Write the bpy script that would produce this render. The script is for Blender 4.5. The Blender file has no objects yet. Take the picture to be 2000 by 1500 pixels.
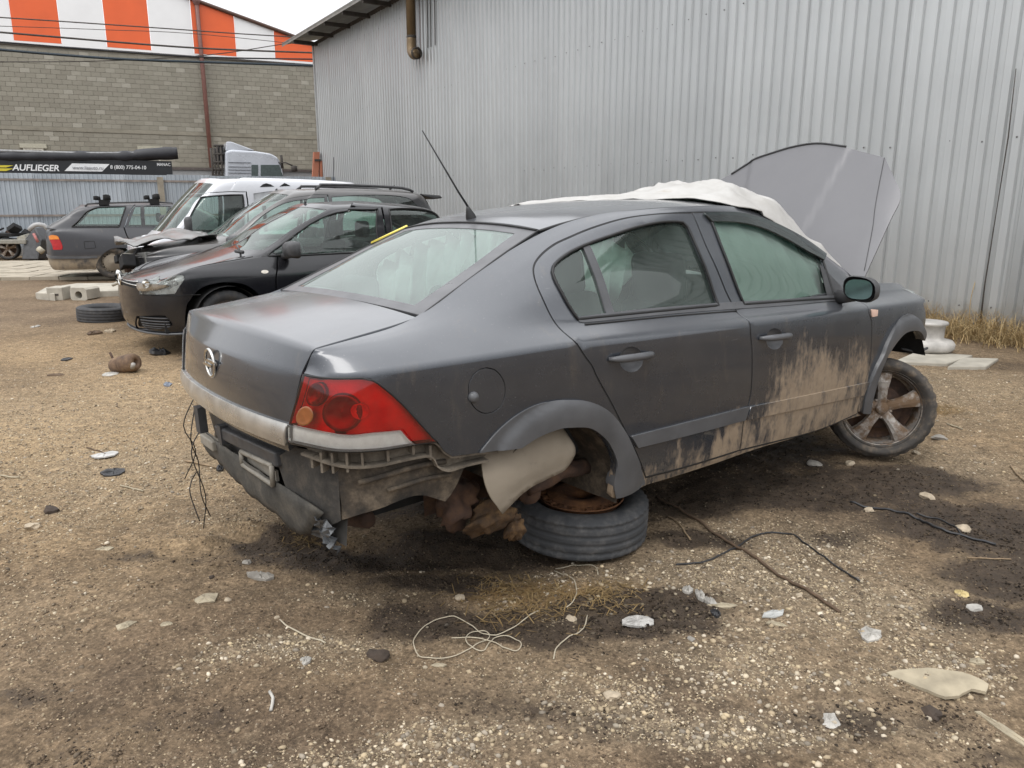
import bpy, bmesh, math, random
import numpy as np
from mathutils import Vector, Matrix, geometry
SC = bpy.context.scene
COL = SC.collection
R_ = math.radians

# ------------------------------------------------------------------ camera
CAM_H = 1.49
cam_data = bpy.data.cameras.new('camera')
cam_data.sensor_width = 36.0
cam_data.lens = 36.0*1500/2000
cam_data.clip_start = 0.05
cam_data.clip_end = 2000
cam = bpy.data.objects.new('camera', cam_data)
COL.objects.link(cam)
cam.location = (0, 0, CAM_H)
PITCH = math.atan2(351, 1500)
cam.rotation_euler = (math.pi/2-PITCH, 0, 0)
SC.camera = cam

# ------------------------------------------------------------------ sky, sun, exposure
SUN_EL, SUN_AZ = R_(58), R_(215)
world = bpy.data.worlds.new('World'); SC.world = world; world.use_nodes = True
wn, wl = world.node_tree.nodes, world.node_tree.links
wn.clear()
sky = wn.new('ShaderNodeTexSky'); sky.sky_type = 'NISHITA'; sky.sun_disc = False
sky.sun_elevation = SUN_EL; sky.sun_rotation = SUN_AZ; sky.air_density = 1.0; sky.dust_density = 4.0; sky.ozone_density = 1.0
hs = wn.new('ShaderNodeHueSaturation'); hs.inputs['Saturation'].default_value = .10; hs.inputs['Value'].default_value = 1.0
wmix = wn.new('ShaderNodeMixRGB'); wmix.inputs[0].default_value = .80
# even cloud layer, brighter overhead than at the horizon as every closed overcast is (1 + 2 sin h)
wtc = wn.new('ShaderNodeTexCoord'); wsx = wn.new('ShaderNodeSeparateXYZ'); wl.new(wtc.outputs['Generated'], wsx.inputs[0])
wcl = wn.new('ShaderNodeMapRange'); wcl.inputs[1].default_value = 0; wcl.inputs[2].default_value = 1; wcl.inputs[3].default_value = 7.2; wcl.inputs[4].default_value = 17.5
wl.new(wsx.outputs[2], wcl.inputs[0])
wcc = wn.new('ShaderNodeMixRGB'); wcc.blend_type = 'MULTIPLY'; wcc.inputs[0].default_value = 1; wcc.inputs[1].default_value = (.985, 1.0, 1.03, 1); wl.new(wcl.outputs[0], wcc.inputs[2]); wl.new(wcc.outputs[0], wmix.inputs[2])
wbg = wn.new('ShaderNodeBackground'); wbg.inputs['Strength'].default_value = .12
wout = wn.new('ShaderNodeOutputWorld')
wl.new(sky.outputs[0], hs.inputs['Color']); wl.new(hs.outputs[0], wmix.inputs[1])
wl.new(wmix.outputs[0], wbg.inputs['Color']); wl.new(wbg.outputs[0], wout.inputs['Surface'])
sun_d = bpy.data.lights.new('sun', 'SUN'); sun_d.energy = .8; sun_d.angle = R_(25); sun_d.color = (1, .965, .92)
sun = bpy.data.objects.new('sun', sun_d); COL.objects.link(sun)
sd = Vector((math.sin(SUN_AZ)*math.cos(SUN_EL), math.cos(SUN_AZ)*math.cos(SUN_EL), math.sin(SUN_EL)))
sun.rotation_euler = sd.to_track_quat('Z', 'Y').to_euler()
SC.view_settings.view_transform = 'Standard'; SC.view_settings.look = 'None'
SC.view_settings.exposure = 0.30; SC.view_settings.gamma = 1.0
SC.view_settings.use_curve_mapping = False
SC.render.engine = 'CYCLES'
SC.cycles.max_bounces = 8; SC.cycles.transparent_max_bounces = 16; SC.cycles.caustics_reflective = False; SC.cycles.caustics_refractive = False
SC.cycles.use_denoising = True

# ------------------------------------------------------------------ helpers
def tag(o, label=None, cat=None, group=None, kind=None):
    if label: o['label'] = label
    if cat: o['category'] = cat
    if group: o['group'] = group
    if kind: o['kind'] = kind
    return o
def empty(name, loc=(0, 0, 0), rz=0.0, rot=None):
    o = bpy.data.objects.new(name, None); COL.objects.link(o); o.location = loc
    o.rotation_euler = rot if rot else (0, 0, rz); o.empty_display_size = .2
    return o
def mobj(name, verts, faces, mat=None, parent=None, smooth=False, normals=None, mats=None, midx=None):
    me = bpy.data.meshes.new(name)
    me.from_pydata([tuple(map(float, v)) for v in verts], [], [tuple(int(i) for i in f) for f in faces])
    me.update()
    if smooth:
        me.polygons.foreach_set('use_smooth', [True]*len(me.polygons))
    if mats:
        for m in mats: me.materials.append(m)
        if midx is not None: me.polygons.foreach_set('material_index', [int(i) for i in midx])
    elif mat: me.materials.append(mat)
    if normals is not None:
        me.normals_split_custom_set_from_vertices([tuple(map(float, n)) for n in normals])
    o = bpy.data.objects.new(name, me); COL.objects.link(o)
    if parent is not None: o.parent = parent
    return o
def link_mesh(name, me, parent=None, loc=(0, 0, 0), rot=(0, 0, 0), scale=(1, 1, 1)):
    o = bpy.data.objects.new(name, me); COL.objects.link(o); o.location = loc; o.rotation_euler = rot; o.scale = scale
    if parent is not None: o.parent = parent
    return o
class MB:
    """collects shapes into one mesh"""
    def __init__(s): s.v = []; s.f = []; s.sm = []
    def add(s, v, f, smooth=False):
        k = len(s.v); s.v += [tuple(map(float, p)) for p in v]; s.f += [tuple(i+k for i in q) for q in f]; s.sm += [smooth]*len(f); return s
    def box(s, lo, hi, M=None):
        x0, y0, z0 = lo; x1, y1, z1 = hi
        v = [(x0, y0, z0), (x1, y0, z0), (x1, y1, z0), (x0, y1, z0), (x0, y0, z1), (x1, y0, z1), (x1, y1, z1), (x0, y1, z1)]
        if M is not None: v = [tuple(M @ Vector(p)) for p in v]
        return s.add(v, [(0, 3, 2, 1), (4, 5, 6, 7), (0, 1, 5, 4), (1, 2, 6, 5), (2, 3, 7, 6), (3, 0, 4, 7)])
    def tube(s, pts, r, n=8, cap=True, closed=False, smooth=True):
        pts = [Vector(p) for p in pts]; m = len(pts); rr = r if hasattr(r, '__len__') else [r]*m
        up = Vector((0, 0, 1)); V = []; prev = None
        for i, p in enumerate(pts):
            if closed: t = pts[(i+1) % m]-pts[i-1]
            else: t = pts[min(i+1, m-1)]-pts[max(i-1, 0)]
            t = t.normalized() if t.length > 1e-9 else Vector((1, 0, 0))
            if prev is None:
                a = t.cross(up)
                if a.length < .1: a = t.cross(Vector((1, 0, 0)))
                a.normalize()
            else:
                a = prev-t*prev.dot(t); a.normalize()
            b = t.cross(a); prev = a
            for k in range(n):
                q = 2*math.pi*k/n; V.append(p+(a*math.cos(q)+b*math.sin(q))*rr[i])
        F = []
        for i in range(m if closed else m-1):
            j = (i+1) % m
            for k in range(n):
                F.append((i*n+k, i*n+(k+1) % n, j*n+(k+1) % n, j*n+k))
        if cap and not closed:
            F.append(tuple(range(n-1, -1, -1))); F.append(tuple((m-1)*n+k for k in range(n)))
        return s.add(V, F, smooth)
    def lathe(s, prof, n=32, M=None, a0=0, a1=2*math.pi, smooth=True):
        # prof: (r, h) pairs, axis = local z
        full = abs(a1-a0-2*math.pi) < 1e-6; m = len(prof); V = []
        cols = n if full else n+1
        for k in range(cols):
            a = a0+(a1-a0)*k/n
            for r, h in prof: V.append(Vector((r*math.cos(a), r*math.sin(a), h)))
        if M is not None: V = [M @ v for v in V]
        F = []
        for k in range(n):
            k2 = (k+1) % cols
            for j in range(m-1): F.append((k*m+j, k2*m+j, k2*m+j+1, k*m+j+1))
        return s.add(V, F, smooth)
    def prism(s, poly, d, M=None):
        # poly: (x, y) outline, extruded from z=0 to z=d
        n = len(poly); V = [Vector((x, y, 0)) for x, y in poly]+[Vector((x, y, d)) for x, y in poly]
        if M is not None: V = [M @ v for v in V]
        return s.add(V, [tuple(range(n-1, -1, -1)), tuple(range(n, 2*n))]+[(i, (i+1) % n, n+(i+1) % n, n+i) for i in range(n)])
    def build(s, name, mat, parent=None):
        o = mobj(name, s.v, s.f, mat, parent)
        o.data.polygons.foreach_set('use_smooth', s.sm); return o
def bevel(o, w=.01, seg=2, ang=35):
    m = o.modifiers.new('bevel', 'BEVEL'); m.width = w; m.segments = seg; m.limit_method = 'ANGLE'; m.angle_limit = R_(ang)
    return o
def ground_at(px, py, z=0.0):
    c = (px-1000, py-750, 1500.0)
    Y = -math.sin(PITCH)*c[1]+math.cos(PITCH)*c[2]; Z = -math.cos(PITCH)*c[1]-math.sin(PITCH)*c[2]
    s = (z-CAM_H)/Z
    return Vector((c[0]*s, Y*s, z))
def catmull(pts, step=.02, closed=False):
    P = [np.array(p, float) for p in pts]; n = len(P); out = []
    for i in range(n if closed else n-1):
        p0 = P[i-1] if (closed or i > 0) else 2*P[0]-P[1]
        p1 = P[i]; p2 = P[(i+1) % n]
        p3 = P[(i+2) % n] if (closed or i < n-2) else 2*P[-1]-P[-2]
        k = max(1, int(np.linalg.norm(p2-p1)/step))
        for j in range(k):
            t = j/k
            out.append(.5*((2*p1)+(-p0+p2)*t+(2*p0-5*p1+4*p2-p3)*t*t+(-p0+3*p1-3*p2+p3)*t**3))
    if not closed: out.append(P[-1])
    return out

# ------------------------------------------------------------------ value noise for geometry
def _hash2(ix, iy, seed):
    h = (ix.astype(np.int64)*374761393+iy.astype(np.int64)*668265263+seed*1442695041) & 0x7fffffff
    h = ((h ^ (h >> 13))*1274126177) & 0x7fffffff
    return ((h ^ (h >> 16)) & 0xffff)/65535.0
def vnoise(x, y, seed=0):
    x = np.asarray(x, float); y = np.asarray(y, float); ix = np.floor(x); iy = np.floor(y); fx = x-ix; fy = y-iy
    fx = fx*fx*(3-2*fx); fy = fy*fy*(3-2*fy)
    a = _hash2(ix, iy, seed); b = _hash2(ix+1, iy, seed); c = _hash2(ix, iy+1, seed); d = _hash2(ix+1, iy+1, seed)
    return (a*(1-fx)+b*fx)*(1-fy)+(c*(1-fx)+d*fx)*fy
def fbm(x, y, seed=0, octv=4, gain=.5):
    s = 0; a = 1; t = 0
    for o in range(octv):
        s = s+a*vnoise(np.asarray(x)*2**o+17.3*o, np.asarray(y)*2**o-9.1*o, seed+o); t += a; a *= gain
    return s/t

# ------------------------------------------------------------------ materials
class NT:
    def __init__(s, name):
        s.m = bpy.data.materials.new(name); s.m.use_nodes = True; s.n = s.m.node_tree.nodes; s.l = s.m.node_tree.links
        s.b = s.n['Principled BSDF']; s.out = s.n['Material Output']; s._c = None
    def coord(s, kind='Object'):
        if s._c is None: s._c = s.n.new('ShaderNodeTexCoord')
        return s._c.outputs[kind]
    def map(s, scale=(1, 1, 1), kind='Object', loc=(0, 0, 0), rot=(0, 0, 0)):
        n = s.n.new('ShaderNodeMapping'); n.inputs['Scale'].default_value = scale; n.inputs['Location'].default_value = loc; n.inputs['Rotation'].default_value = rot
        s.l.new(s.coord(kind), n.inputs[0]); return n.outputs[0]
    def noise(s, scale=5, detail=4, rough=.55, vec=None, dist=0):
        n = s.n.new('ShaderNodeTexNoise'); n.inputs['Scale'].default_value = scale; n.inputs['Detail'].default_value = detail; n.inputs['Roughness'].default_value = rough; n.inputs['Distortion'].default_value = dist
        s.l.new(vec if vec is not None else s.coord(), n.inputs['Vector']); return n.outputs['Fac']
    def voro(s, scale=5, vec=None, feature='F1', out='Distance'):
        n = s.n.new('ShaderNodeTexVoronoi'); n.feature = feature; n.inputs['Scale'].default_value = scale
        s.l.new(vec if vec is not None else s.coord(), n.inputs['Vector']); return n.outputs[out]
    def ramp(s, fac, stops, interp='LINEAR'):
        n = s.n.new('ShaderNodeValToRGB'); cr = n.color_ramp; cr.interpolation = interp
        while len(cr.elements) > 1: cr.elements.remove(cr.elements[-1])
        for i, (p, c) in enumerate(stops):
            e = cr.elements[0] if i == 0 else cr.elements.new(p)
            e.position = p; c = (c, c, c) if not hasattr(c, '__len__') else c; e.color = (*c[:3], 1)
        s.l.new(fac, n.inputs[0]); return n.outputs[0]
    def math(s, op, a, b=None, clamp=False):
        n = s.n.new('ShaderNodeMath'); n.operation = op; n.use_clamp = clamp
        for i, q in enumerate((a, b)):
            if q is None: continue
            if hasattr(q, 'links'): s.l.new(q, n.inputs[i])
            else: n.inputs[i].default_value = q
        return n.outputs[0]
    def mrange(s, v, a, b, c=0, d=1):
        n = s.n.new('ShaderNodeMapRange'); n.interpolation_type = 'SMOOTHSTEP'
        n.inputs[1].default_value = a; n.inputs[2].default_value = b; n.inputs[3].default_value = c; n.inputs[4].default_value = d
        s.l.new(v, n.inputs[0]); return n.outputs[0]
    def mix(s, fac, a, b, mode='MIX'):
        n = s.n.new('ShaderNodeMixRGB'); n.blend_type = mode
        for i, q in enumerate((fac, a, b)):
            if hasattr(q, 'links'): s.l.new(q, n.inputs[i])
            elif i == 0: n.inputs[0].default_value = q
            else: n.inputs[i].default_value = (*(q if hasattr(q, '__len__') else (q, q, q))[:3], 1)
        return n.outputs[0]
    def xyz(s, vec=None):
        n = s.n.new('ShaderNodeSeparateXYZ'); s.l.new(vec if vec is not None else s.coord(), n.inputs[0]); return n.outputs
    def attr(s, name):
        n = s.n.new('ShaderNodeAttribute'); n.attribute_name = name; return n.outputs['Color']
    def set(s, **k):
        for a, v in k.items():
            i = s.b.inputs[{'base': 'Base Color', 'metal': 'Metallic', 'rough': 'Roughness', 'coat': 'Coat Weight', 'coatr': 'Coat Roughness', 'spec': 'Specular IOR Level', 'trans': 'Transmission Weight', 'alpha': 'Alpha', 'ior': 'IOR', 'sheen': 'Sheen Weight', 'normal': 'Normal', 'sss': 'Subsurface Weight'}[a]]
            if hasattr(v, 'links'): s.l.new(v, i)
            elif a == 'base': i.default_value = (*v[:3], 1)
            else: i.default_value = v
        return s
    def bump(s, h, strength=.3, dist=.01):
        n = s.n.new('ShaderNodeBump'); n.inputs['Strength'].default_value = strength; n.inputs['Distance'].default_value = dist
        s.l.new(h, n.inputs['Height']); s.l.new(n.outputs[0], s.b.inputs['Normal']); return s
def simple(name, col, rough=.6, metal=0, var=.25, scale=12, bump=0, **k):
    t = NT(name); f = t.noise(scale, 5)
    lo = tuple(c*(1-var) for c in col); hi = tuple(min(1, c*(1+var)) for c in col)
    t.set(base=t.ramp(f, [(.3, lo), (.7, hi)]), rough=t.ramp(t.noise(scale*.6, 3), [(.3, max(0, rough-.08)), (.7, min(1, rough+.08))]), metal=metal, **k)
    if bump: t.bump(t.noise(scale*4, 5), bump, .01)
    return t.m
# =================================================================== ground
def stretch(lo, hi, fine_lo, fine_hi, fine, grow=1.12, mx=6.0):
    a = list(np.arange(fine_lo, fine_hi, fine)); s = fine; x = fine_lo; L = []
    while x > lo: s = min(s*grow, mx); x -= s; L.append(x)
    s = fine; x = a[-1]; H = []
    while x < hi: s = min(s*grow, mx); x += s; H.append(x)
    return np.array(L[::-1]+a+H)
def gmask(X, Y, spots, seed, warp=.35):
    wx = (fbm(X*1.3, Y*1.3, seed, 4)-.5)*2*warp; wy = (fbm(X*1.3+40, Y*1.3, seed+7, 4)-.5)*2*warp; m = np.zeros_like(X)
    for px, py, rx, ry, w in spots:
        g = ground_at(px, py); d = ((X+wx-g.x)/rx)**2+((Y+wy-g.y)/ry)**2; m = np.maximum(m, w*np.exp(-d))
    return m
TAN = [(120, 830, 1.3, 1.3, 1), (260, 760, 1.1, 1.4, .95), (60, 960, .9, .7, .8), (330, 960, .55, .45, .85), (200, 680, 1.6, 1.6, .7), (1950, 840, .9, .8, .45), (1880, 760, 1.0, .8, .5)]
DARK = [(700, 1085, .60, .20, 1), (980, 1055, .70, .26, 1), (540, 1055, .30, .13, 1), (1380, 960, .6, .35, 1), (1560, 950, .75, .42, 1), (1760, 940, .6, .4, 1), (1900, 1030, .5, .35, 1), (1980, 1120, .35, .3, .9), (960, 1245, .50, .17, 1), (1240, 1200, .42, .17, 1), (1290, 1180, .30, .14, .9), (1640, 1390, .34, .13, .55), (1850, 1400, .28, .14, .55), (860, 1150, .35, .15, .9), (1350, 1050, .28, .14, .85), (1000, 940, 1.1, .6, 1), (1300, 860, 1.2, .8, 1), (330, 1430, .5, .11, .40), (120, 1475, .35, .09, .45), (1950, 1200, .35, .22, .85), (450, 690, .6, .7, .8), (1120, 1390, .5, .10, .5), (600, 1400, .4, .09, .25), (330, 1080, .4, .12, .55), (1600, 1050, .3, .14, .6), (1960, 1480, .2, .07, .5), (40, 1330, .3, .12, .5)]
BRN = [(420, 1250, .8, .35, .8), (800, 1420, .9, .22, .8), (250, 1350, .7, .3, .7), (1150, 1380, .6, .2, .6), (60, 600, 2.0, 2.2, .8), (100, 560, 2, 2.5, .8)]
OCH = [(1000, 1150, .22, .09, 1), (1090, 1170, .2, .09, .9), (1190, 1160, .13, .09, .95), (1020, 1210, .2, .07, .7), (600, 1050, .16, .06, .8), (1830, 795, .18, .14, .6)]
GRV = [(1480, 1150, .55, .30, 1), (1330, 1260, .45, .16, 1), (1150, 1290, .35, .09, .8), (1500, 1350, .45, .12, .7), (1420, 1460, .5, .10, 1), (1750, 1180, .45, .25, .85), (1700, 1480, .4, .08, .8), (560, 1340, .22, .08, 1), (700, 1330, .25, .06, .7), (1880, 1300, .3, .15, .6), (1480, 1060, .5, .25, .8), (1900, 900, .6, .6, .6), (1850, 760, 1.2, .9, .8), (870, 1500, .6, .06, .6), (480, 1020, .4, .2, .4), (300, 900, 1.0, .9, .55), (150, 800, 1.6, 1.6, .5), (1180, 1120, .15, .08, .6), (800, 1180, .4, .12, .5)]
def height(X, Y):
    X = np.asarray(X, float); Y = np.asarray(Y, float)
    near = np.clip((9-np.hypot(X, Y-3))/6, .25, 1)
    h = .055*(fbm(X*.45, Y*.45, 1, 3)-.5)+near*(.036*(fbm(X*2.6, Y*2.6, 2, 4)-.5)+.022*(fbm(X*11, Y*11, 3, 3)-.5)+.013*(fbm(X*30, Y*30, 4, 2)-.5))
    dk = gmask(X, Y, DARK, 32, .25); h = h+near*dk*(.030*np.abs(fbm(X*7, Y*7, 6, 3)-.5)*2-.012+.020*(fbm(X*18, Y*18, 8, 2)-.5))
    d = gmask(X, Y, [(760, 1085, .55, .13, 1), (1000, 1075, .45, .16, 1), (1060, 1000, .6, .4, .8)], 21, .2); h = h-.055*d
    b = gmask(X, Y, [(520, 1035, .24, .05, 1), (400, 1068, .25, .06, .6)], 22, .12); h = h+.060*b
    return h
gx = stretch(-90, 90, -4.6, 5.4, .032, 1.10); gy = stretch(-6, 160, 1.55, 7.2, .026, 1.09, 5.0)
GX, GY = np.meshgrid(gx, gy); GH = height(GX, GY); far = np.clip((np.hypot(GX, GY)-22)/8, 0, 1); GH *= (1-far)
ny_, nx_ = GX.shape; gv = np.stack([GX, GY, GH], -1).reshape(-1, 3); ii = np.arange(ny_*nx_).reshape(ny_, nx_)
gf = np.stack([ii[:-1, :-1], ii[:-1, 1:], ii[1:, 1:], ii[1:, :-1]], -1).reshape(-1, 4)
me = bpy.data.meshes.new('ground'); me.vertices.add(len(gv)); me.vertices.foreach_set('co', gv.ravel()); me.loops.add(gf.size); me.loops.foreach_set('vertex_index', gf.ravel().astype(np.int32)); me.polygons.add(len(gf)); me.polygons.foreach_set('loop_start', np.arange(0, gf.size, 4, dtype=np.int32)); me.update(); me.polygons.foreach_set('use_smooth', np.ones(len(gf), bool))
X, Y = gv[:, 0], gv[:, 1]
tan = gmask(X, Y, TAN, 31, .7); drk = gmask(X, Y, DARK, 32, .25); brn = gmask(X, Y, BRN, 33, .5); och = gmask(X, Y, OCH, 34, .12); grv = gmask(X, Y, GRV, 35, .4)
n1 = fbm(X*1.7, Y*1.7, 41, 5)[:, None]; n2 = fbm(X*7, Y*7, 42, 4)[:, None]
def mixc(c, m, k): m = np.clip(m, 0, 1)[:, None] if m.ndim == 1 else np.clip(m, 0, 1); return c*(1-m)+np.array(k)*m
c = np.tile(np.array((.175, .127, .084)), (len(X), 1))
c = mixc(c, np.clip((n1-.42)*4, 0, 1)*.55, (.255, .195, .135)); c = mixc(c, np.clip((.47-n1)*6, 0, 1)*.65, (.085, .062, .045))
c = mixc(c, tan*.95, (.34, .245, .148)); c = mixc(c, brn*.6, (.160, .116, .082)); c = mixc(c, grv*.55, (.27, .225, .170))
c = mixc(c, np.clip(och*1.3*(n2[:, 0]*1.6-.2), 0, .9), (.22, .13, .04))
c *= (.82+.36*n2); c *= np.array((1.0, .965, .88))
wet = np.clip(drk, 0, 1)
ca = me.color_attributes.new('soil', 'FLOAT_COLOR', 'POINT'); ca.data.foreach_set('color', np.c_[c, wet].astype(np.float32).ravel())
t = NT('yard_soil'); a = t.n.new('ShaderNodeAttribute'); a.attribute_name = 'soil'
f0 = t.noise(3.2, 9, .68); f1 = t.noise(16, 8, .7); f2 = t.noise(70, 5, .65); f3 = t.noise(9, 6, .62)
base = t.mix(1.0, a.outputs['Color'], t.ramp(f1, [(.25, .42), (.42, .82), (.56, 1.08), (.75, 1.75)]), 'MULTIPLY')
base = t.mix(1.0, base, t.ramp(f2, [(.28, .45), (.5, 1.0), (.72, 1.6)]), 'MULTIPLY')
# churned wet soil: ragged patches and crumbs of it spilling over the edges
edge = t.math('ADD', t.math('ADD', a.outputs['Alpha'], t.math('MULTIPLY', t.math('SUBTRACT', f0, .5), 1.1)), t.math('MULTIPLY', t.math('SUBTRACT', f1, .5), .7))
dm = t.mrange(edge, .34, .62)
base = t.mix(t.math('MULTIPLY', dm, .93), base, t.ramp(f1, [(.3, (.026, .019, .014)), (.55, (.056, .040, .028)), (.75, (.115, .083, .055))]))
dry = t.math('SUBTRACT', 1.0, dm, True)
base = t.mix(t.math('MULTIPLY', t.mrange(f2, .58, .68, 0, .5), dry), base, (.40, .32, .215))
base = t.mix(t.math('MULTIPLY', t.mrange(f3, .58, .75, 0, .3), dry), base, (.30, .23, .15))
t.set(base=base, rough=t.math('SUBTRACT', .95, t.math('MULTIPLY', dm, .28)), spec=.3)
t.bump(t.math('ADD', t.math('MULTIPLY', f1, .65), t.math('MULTIPLY', f2, .35)), 1.0, .028)
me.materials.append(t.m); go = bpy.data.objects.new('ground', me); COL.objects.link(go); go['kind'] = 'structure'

# ------------------------------------------------------------------ gravel: uncountable grains as one object
def grains(name, N, smin, smax, region, dens, seed, template, cols, label, cat, power=2.2, sink=.35, wetdark=.6):
    rg = np.random.default_rng(seed); x0, x1, y0, y1 = region; P = np.zeros((0, 2))
    while len(P) < N:
        # more grains close to the camera, as picture density
        q = rg.random((N*2, 2)); yy = y0*(y1/y0)**q[:, 1]; xx = (q[:, 0]*2-1)*yy*.74
        k = (xx > x0) & (xx < x1); xx, yy = xx[k], yy[k]; keep = rg.random(len(xx)) < dens(xx, yy); P = np.r_[P, np.c_[xx[keep], yy[keep]]]
    P = P[:N]; h = height(P[:, 0], P[:, 1]); s = smin+(smax-smin)*rg.random(N)**power
    TV, TF = template; nv = len(TV); A = rg.random(N)*6.283; B = (rg.random(N)-.5)*1.4
    T = TV[None]*(.75+.5*rg.random((N, nv, 1)))*np.array([1, .8, .55])*s[:, None, None]
    ca_, sa_ = np.cos(A)[:, None], np.sin(A)[:, None]; cb, sb = np.cos(B)[:, None], np.sin(B)[:, None]
    x, y, z = T[..., 0], T[..., 1], T[..., 2]; y, z = y*cb-z*sb, y*sb+z*cb; x, y = x*ca_-y*sa_, x*sa_+y*ca_
    V = np.stack([x+P[:, :1], y+P[:, 1:], z+(h+s*.55*(1-sink)-.003)[:, None]], -1).reshape(-1, 3)
    F = (np.arange(N)[:, None, None]*nv+TF[None]).reshape(-1, 3)
    me = bpy.data.meshes.new(name); me.vertices.add(len(V)); me.vertices.foreach_set('co', V.ravel()); me.loops.add(F.size); me.loops.foreach_set('vertex_index', F.ravel().astype(np.int32)); me.polygons.add(len(F)); me.polygons.foreach_set('loop_start', np.arange(0, F.size, 3, dtype=np.int32)); me.update()
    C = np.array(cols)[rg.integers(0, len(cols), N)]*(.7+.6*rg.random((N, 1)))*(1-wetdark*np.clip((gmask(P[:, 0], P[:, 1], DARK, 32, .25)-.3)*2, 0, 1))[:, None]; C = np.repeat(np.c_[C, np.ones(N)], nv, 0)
    at = me.color_attributes.new('tint', 'FLOAT_COLOR', 'POINT'); at.data.foreach_set('color', C.astype(np.float32).ravel())
    m = bpy.data.materials.get('grain_stone')
    if m is None: t = NT('grain_stone'); t.set(base=t.attr('tint'), rough=.95, spec=.2); m = t.m
    me.materials.append(m); o = bpy.data.objects.new(name, me); COL.objects.link(o); tag(o, label, cat, kind='stuff'); return o
OCT = (np.array([(1, 0, 0), (-1, 0, 0), (0, 1, 0), (0, -1, 0), (0, 0, 1), (0, 0, -1)], float), np.array([(0, 2, 4), (2, 1, 4), (1, 3, 4), (3, 0, 4), (2, 0, 5), (1, 2, 5), (3, 1, 5), (0, 3, 5)]))
bm = bmesh.new(); bmesh.ops.create_icosphere(bm, subdivisions=1, radius=1); ICO = (np.array([v.co[:] for v in bm.verts]), np.array([[v.index for v in f.verts] for f in bm.faces])); bm.free()
def dens_g(x, y):
    g = gmask(x, y, GRV, 35, .4); d = gmask(x, y, DARK, 32, .25); n = fbm(x*3, y*3, 51, 3); return np.clip(.05+1.1*g-.75*d+.5*(n-.5), .01, 1)
def dens_t(x, y): return np.clip(.55*gmask(x, y, TAN, 31, .7)+.95*gmask(x, y, GRV, 35, .4)+.02-.8*gmask(x, y, DARK, 32, .25)+.6*(fbm(x*2.2, y*2.2, 52, 4)-.5), .015, 1)
CREAM = [(.43, .345, .225), (.36, .285, .19), (.31, .247, .165), (.24, .195, .14), (.48, .405, .295), (.165, .128, .09)]
grains('soil_crumbs', 90000, .0022, .0075, (-9, 9, 1.7, 10), lambda x, y: np.clip(.35+.9*(fbm(x*4, y*4, 53, 4)-.5)+.5*gmask(x, y, DARK, 32, .25), .05, 1), 15, OCT, [(.17, .125, .085), (.13, .095, .065), (.10, .073, .05), (.22, .165, .112), (.26, .20, .135)], 'loose brown crumbs of soil covering the yard', 'soil', 1.6)
grains('fine_gravel', 115000, .0026, .0066, (-9, 9, 1.7, 10.5), dens_t, 5, OCT, CREAM, 'loose pale fine gravel strewn over the muddy yard', 'gravel', 1.3)
grains('coarse_gravel', 9000, .0045, .0125, (-9, 9, 1.7, 11), dens_g, 6, ICO, CREAM+[(.28, .24, .19), (.52, .45, .35), (.14, .11, .08)], 'coarse mixed gravel in pale patches around the wrecked saloon', 'gravel', 2.6)
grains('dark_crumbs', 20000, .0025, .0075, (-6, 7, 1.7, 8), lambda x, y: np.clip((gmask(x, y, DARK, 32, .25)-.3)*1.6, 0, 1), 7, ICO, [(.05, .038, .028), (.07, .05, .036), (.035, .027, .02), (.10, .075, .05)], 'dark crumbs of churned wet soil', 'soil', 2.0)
# =================================================================== buildings and fence
def on_plane(px, py, A, d):
    """point where the sight line through a picture point meets the upright plane through A along d -> (distance along d, height)"""
    c = (px-1000, py-750, 1500.0)
    Y = -math.sin(PITCH)*c[1]+math.cos(PITCH)*c[2]; Z = -math.cos(PITCH)*c[1]-math.sin(PITCH)*c[2]
    # s*(c0,Y) = A + k*d
    det = c[0]*(-d[1])+Y*d[0]; s = (A[0]*(-d[1])+A[1]*d[0])/det; k = (s*Y-A[1])/d[1] if abs(d[1]) > abs(d[0]) else (s*c[0]-A[0])/d[0]
    return k, CAM_H+Z*s
def galv(name, c=(.50, .515, .515), rough=.42, metal=.7, tint=(.455, .47, .472)):
    t = NT(name); oi = t.n.new('ShaderNodeObjectInfo')
    n = t.noise(1.3, 5, .6, t.map((1, 1, .35))); sp = t.voro(70, out='Color'); f = t.noise(7, 6, .6, t.map((1, 1, .12)))
    base = t.mix(t.mrange(n, .3, .7), c, tint)
    base = t.mix(t.math('MULTIPLY', t.mrange(f, .5, .75), .12), base, (.36, .36, .355))
    x_, y_, z_ = t.xyz(); spl = t.math('MULTIPLY', t.mrange(t.math('ADD', z_, t.math('MULTIPLY', t.noise(6, 6, .65), .5)), .75, .25), .7); base = t.mix(spl, base, (.24, .205, .16))
    val = t.math('ADD', t.math('MULTIPLY', oi.outputs['Random'], .12), .92); base = t.mix(1.0, base, val, 'MULTIPLY')
    rg = t.math('ADD', t.math('ADD', t.math('MULTIPLY', n, .12), t.math('MULTIPLY', oi.outputs['Random'], .10)), rough-.08)
    t.set(base=base, rough=rg, metal=metal); t.bump(t.noise(1.1, 3, .5, t.map((1.5, 1, .8))), .25, .03)
    return t.m
M_ = {}
M_['galv'] = galv('galvanised_sheet')
M_['galv_fence'] = galv('galvanised_fence_sheet', (.44, .48, .52), .5, .45, (.34, .38, .42))
M_['roof'] = simple('weathered_roof_sheet', (.24, .24, .22), .5, metal=.4, var=.2, scale=4)
M_['timber'] = simple('dark_rafter', (.06, .052, .045), .8, var=.3, scale=8)
M_['pipe'] = rust_mat_early = None
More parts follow.
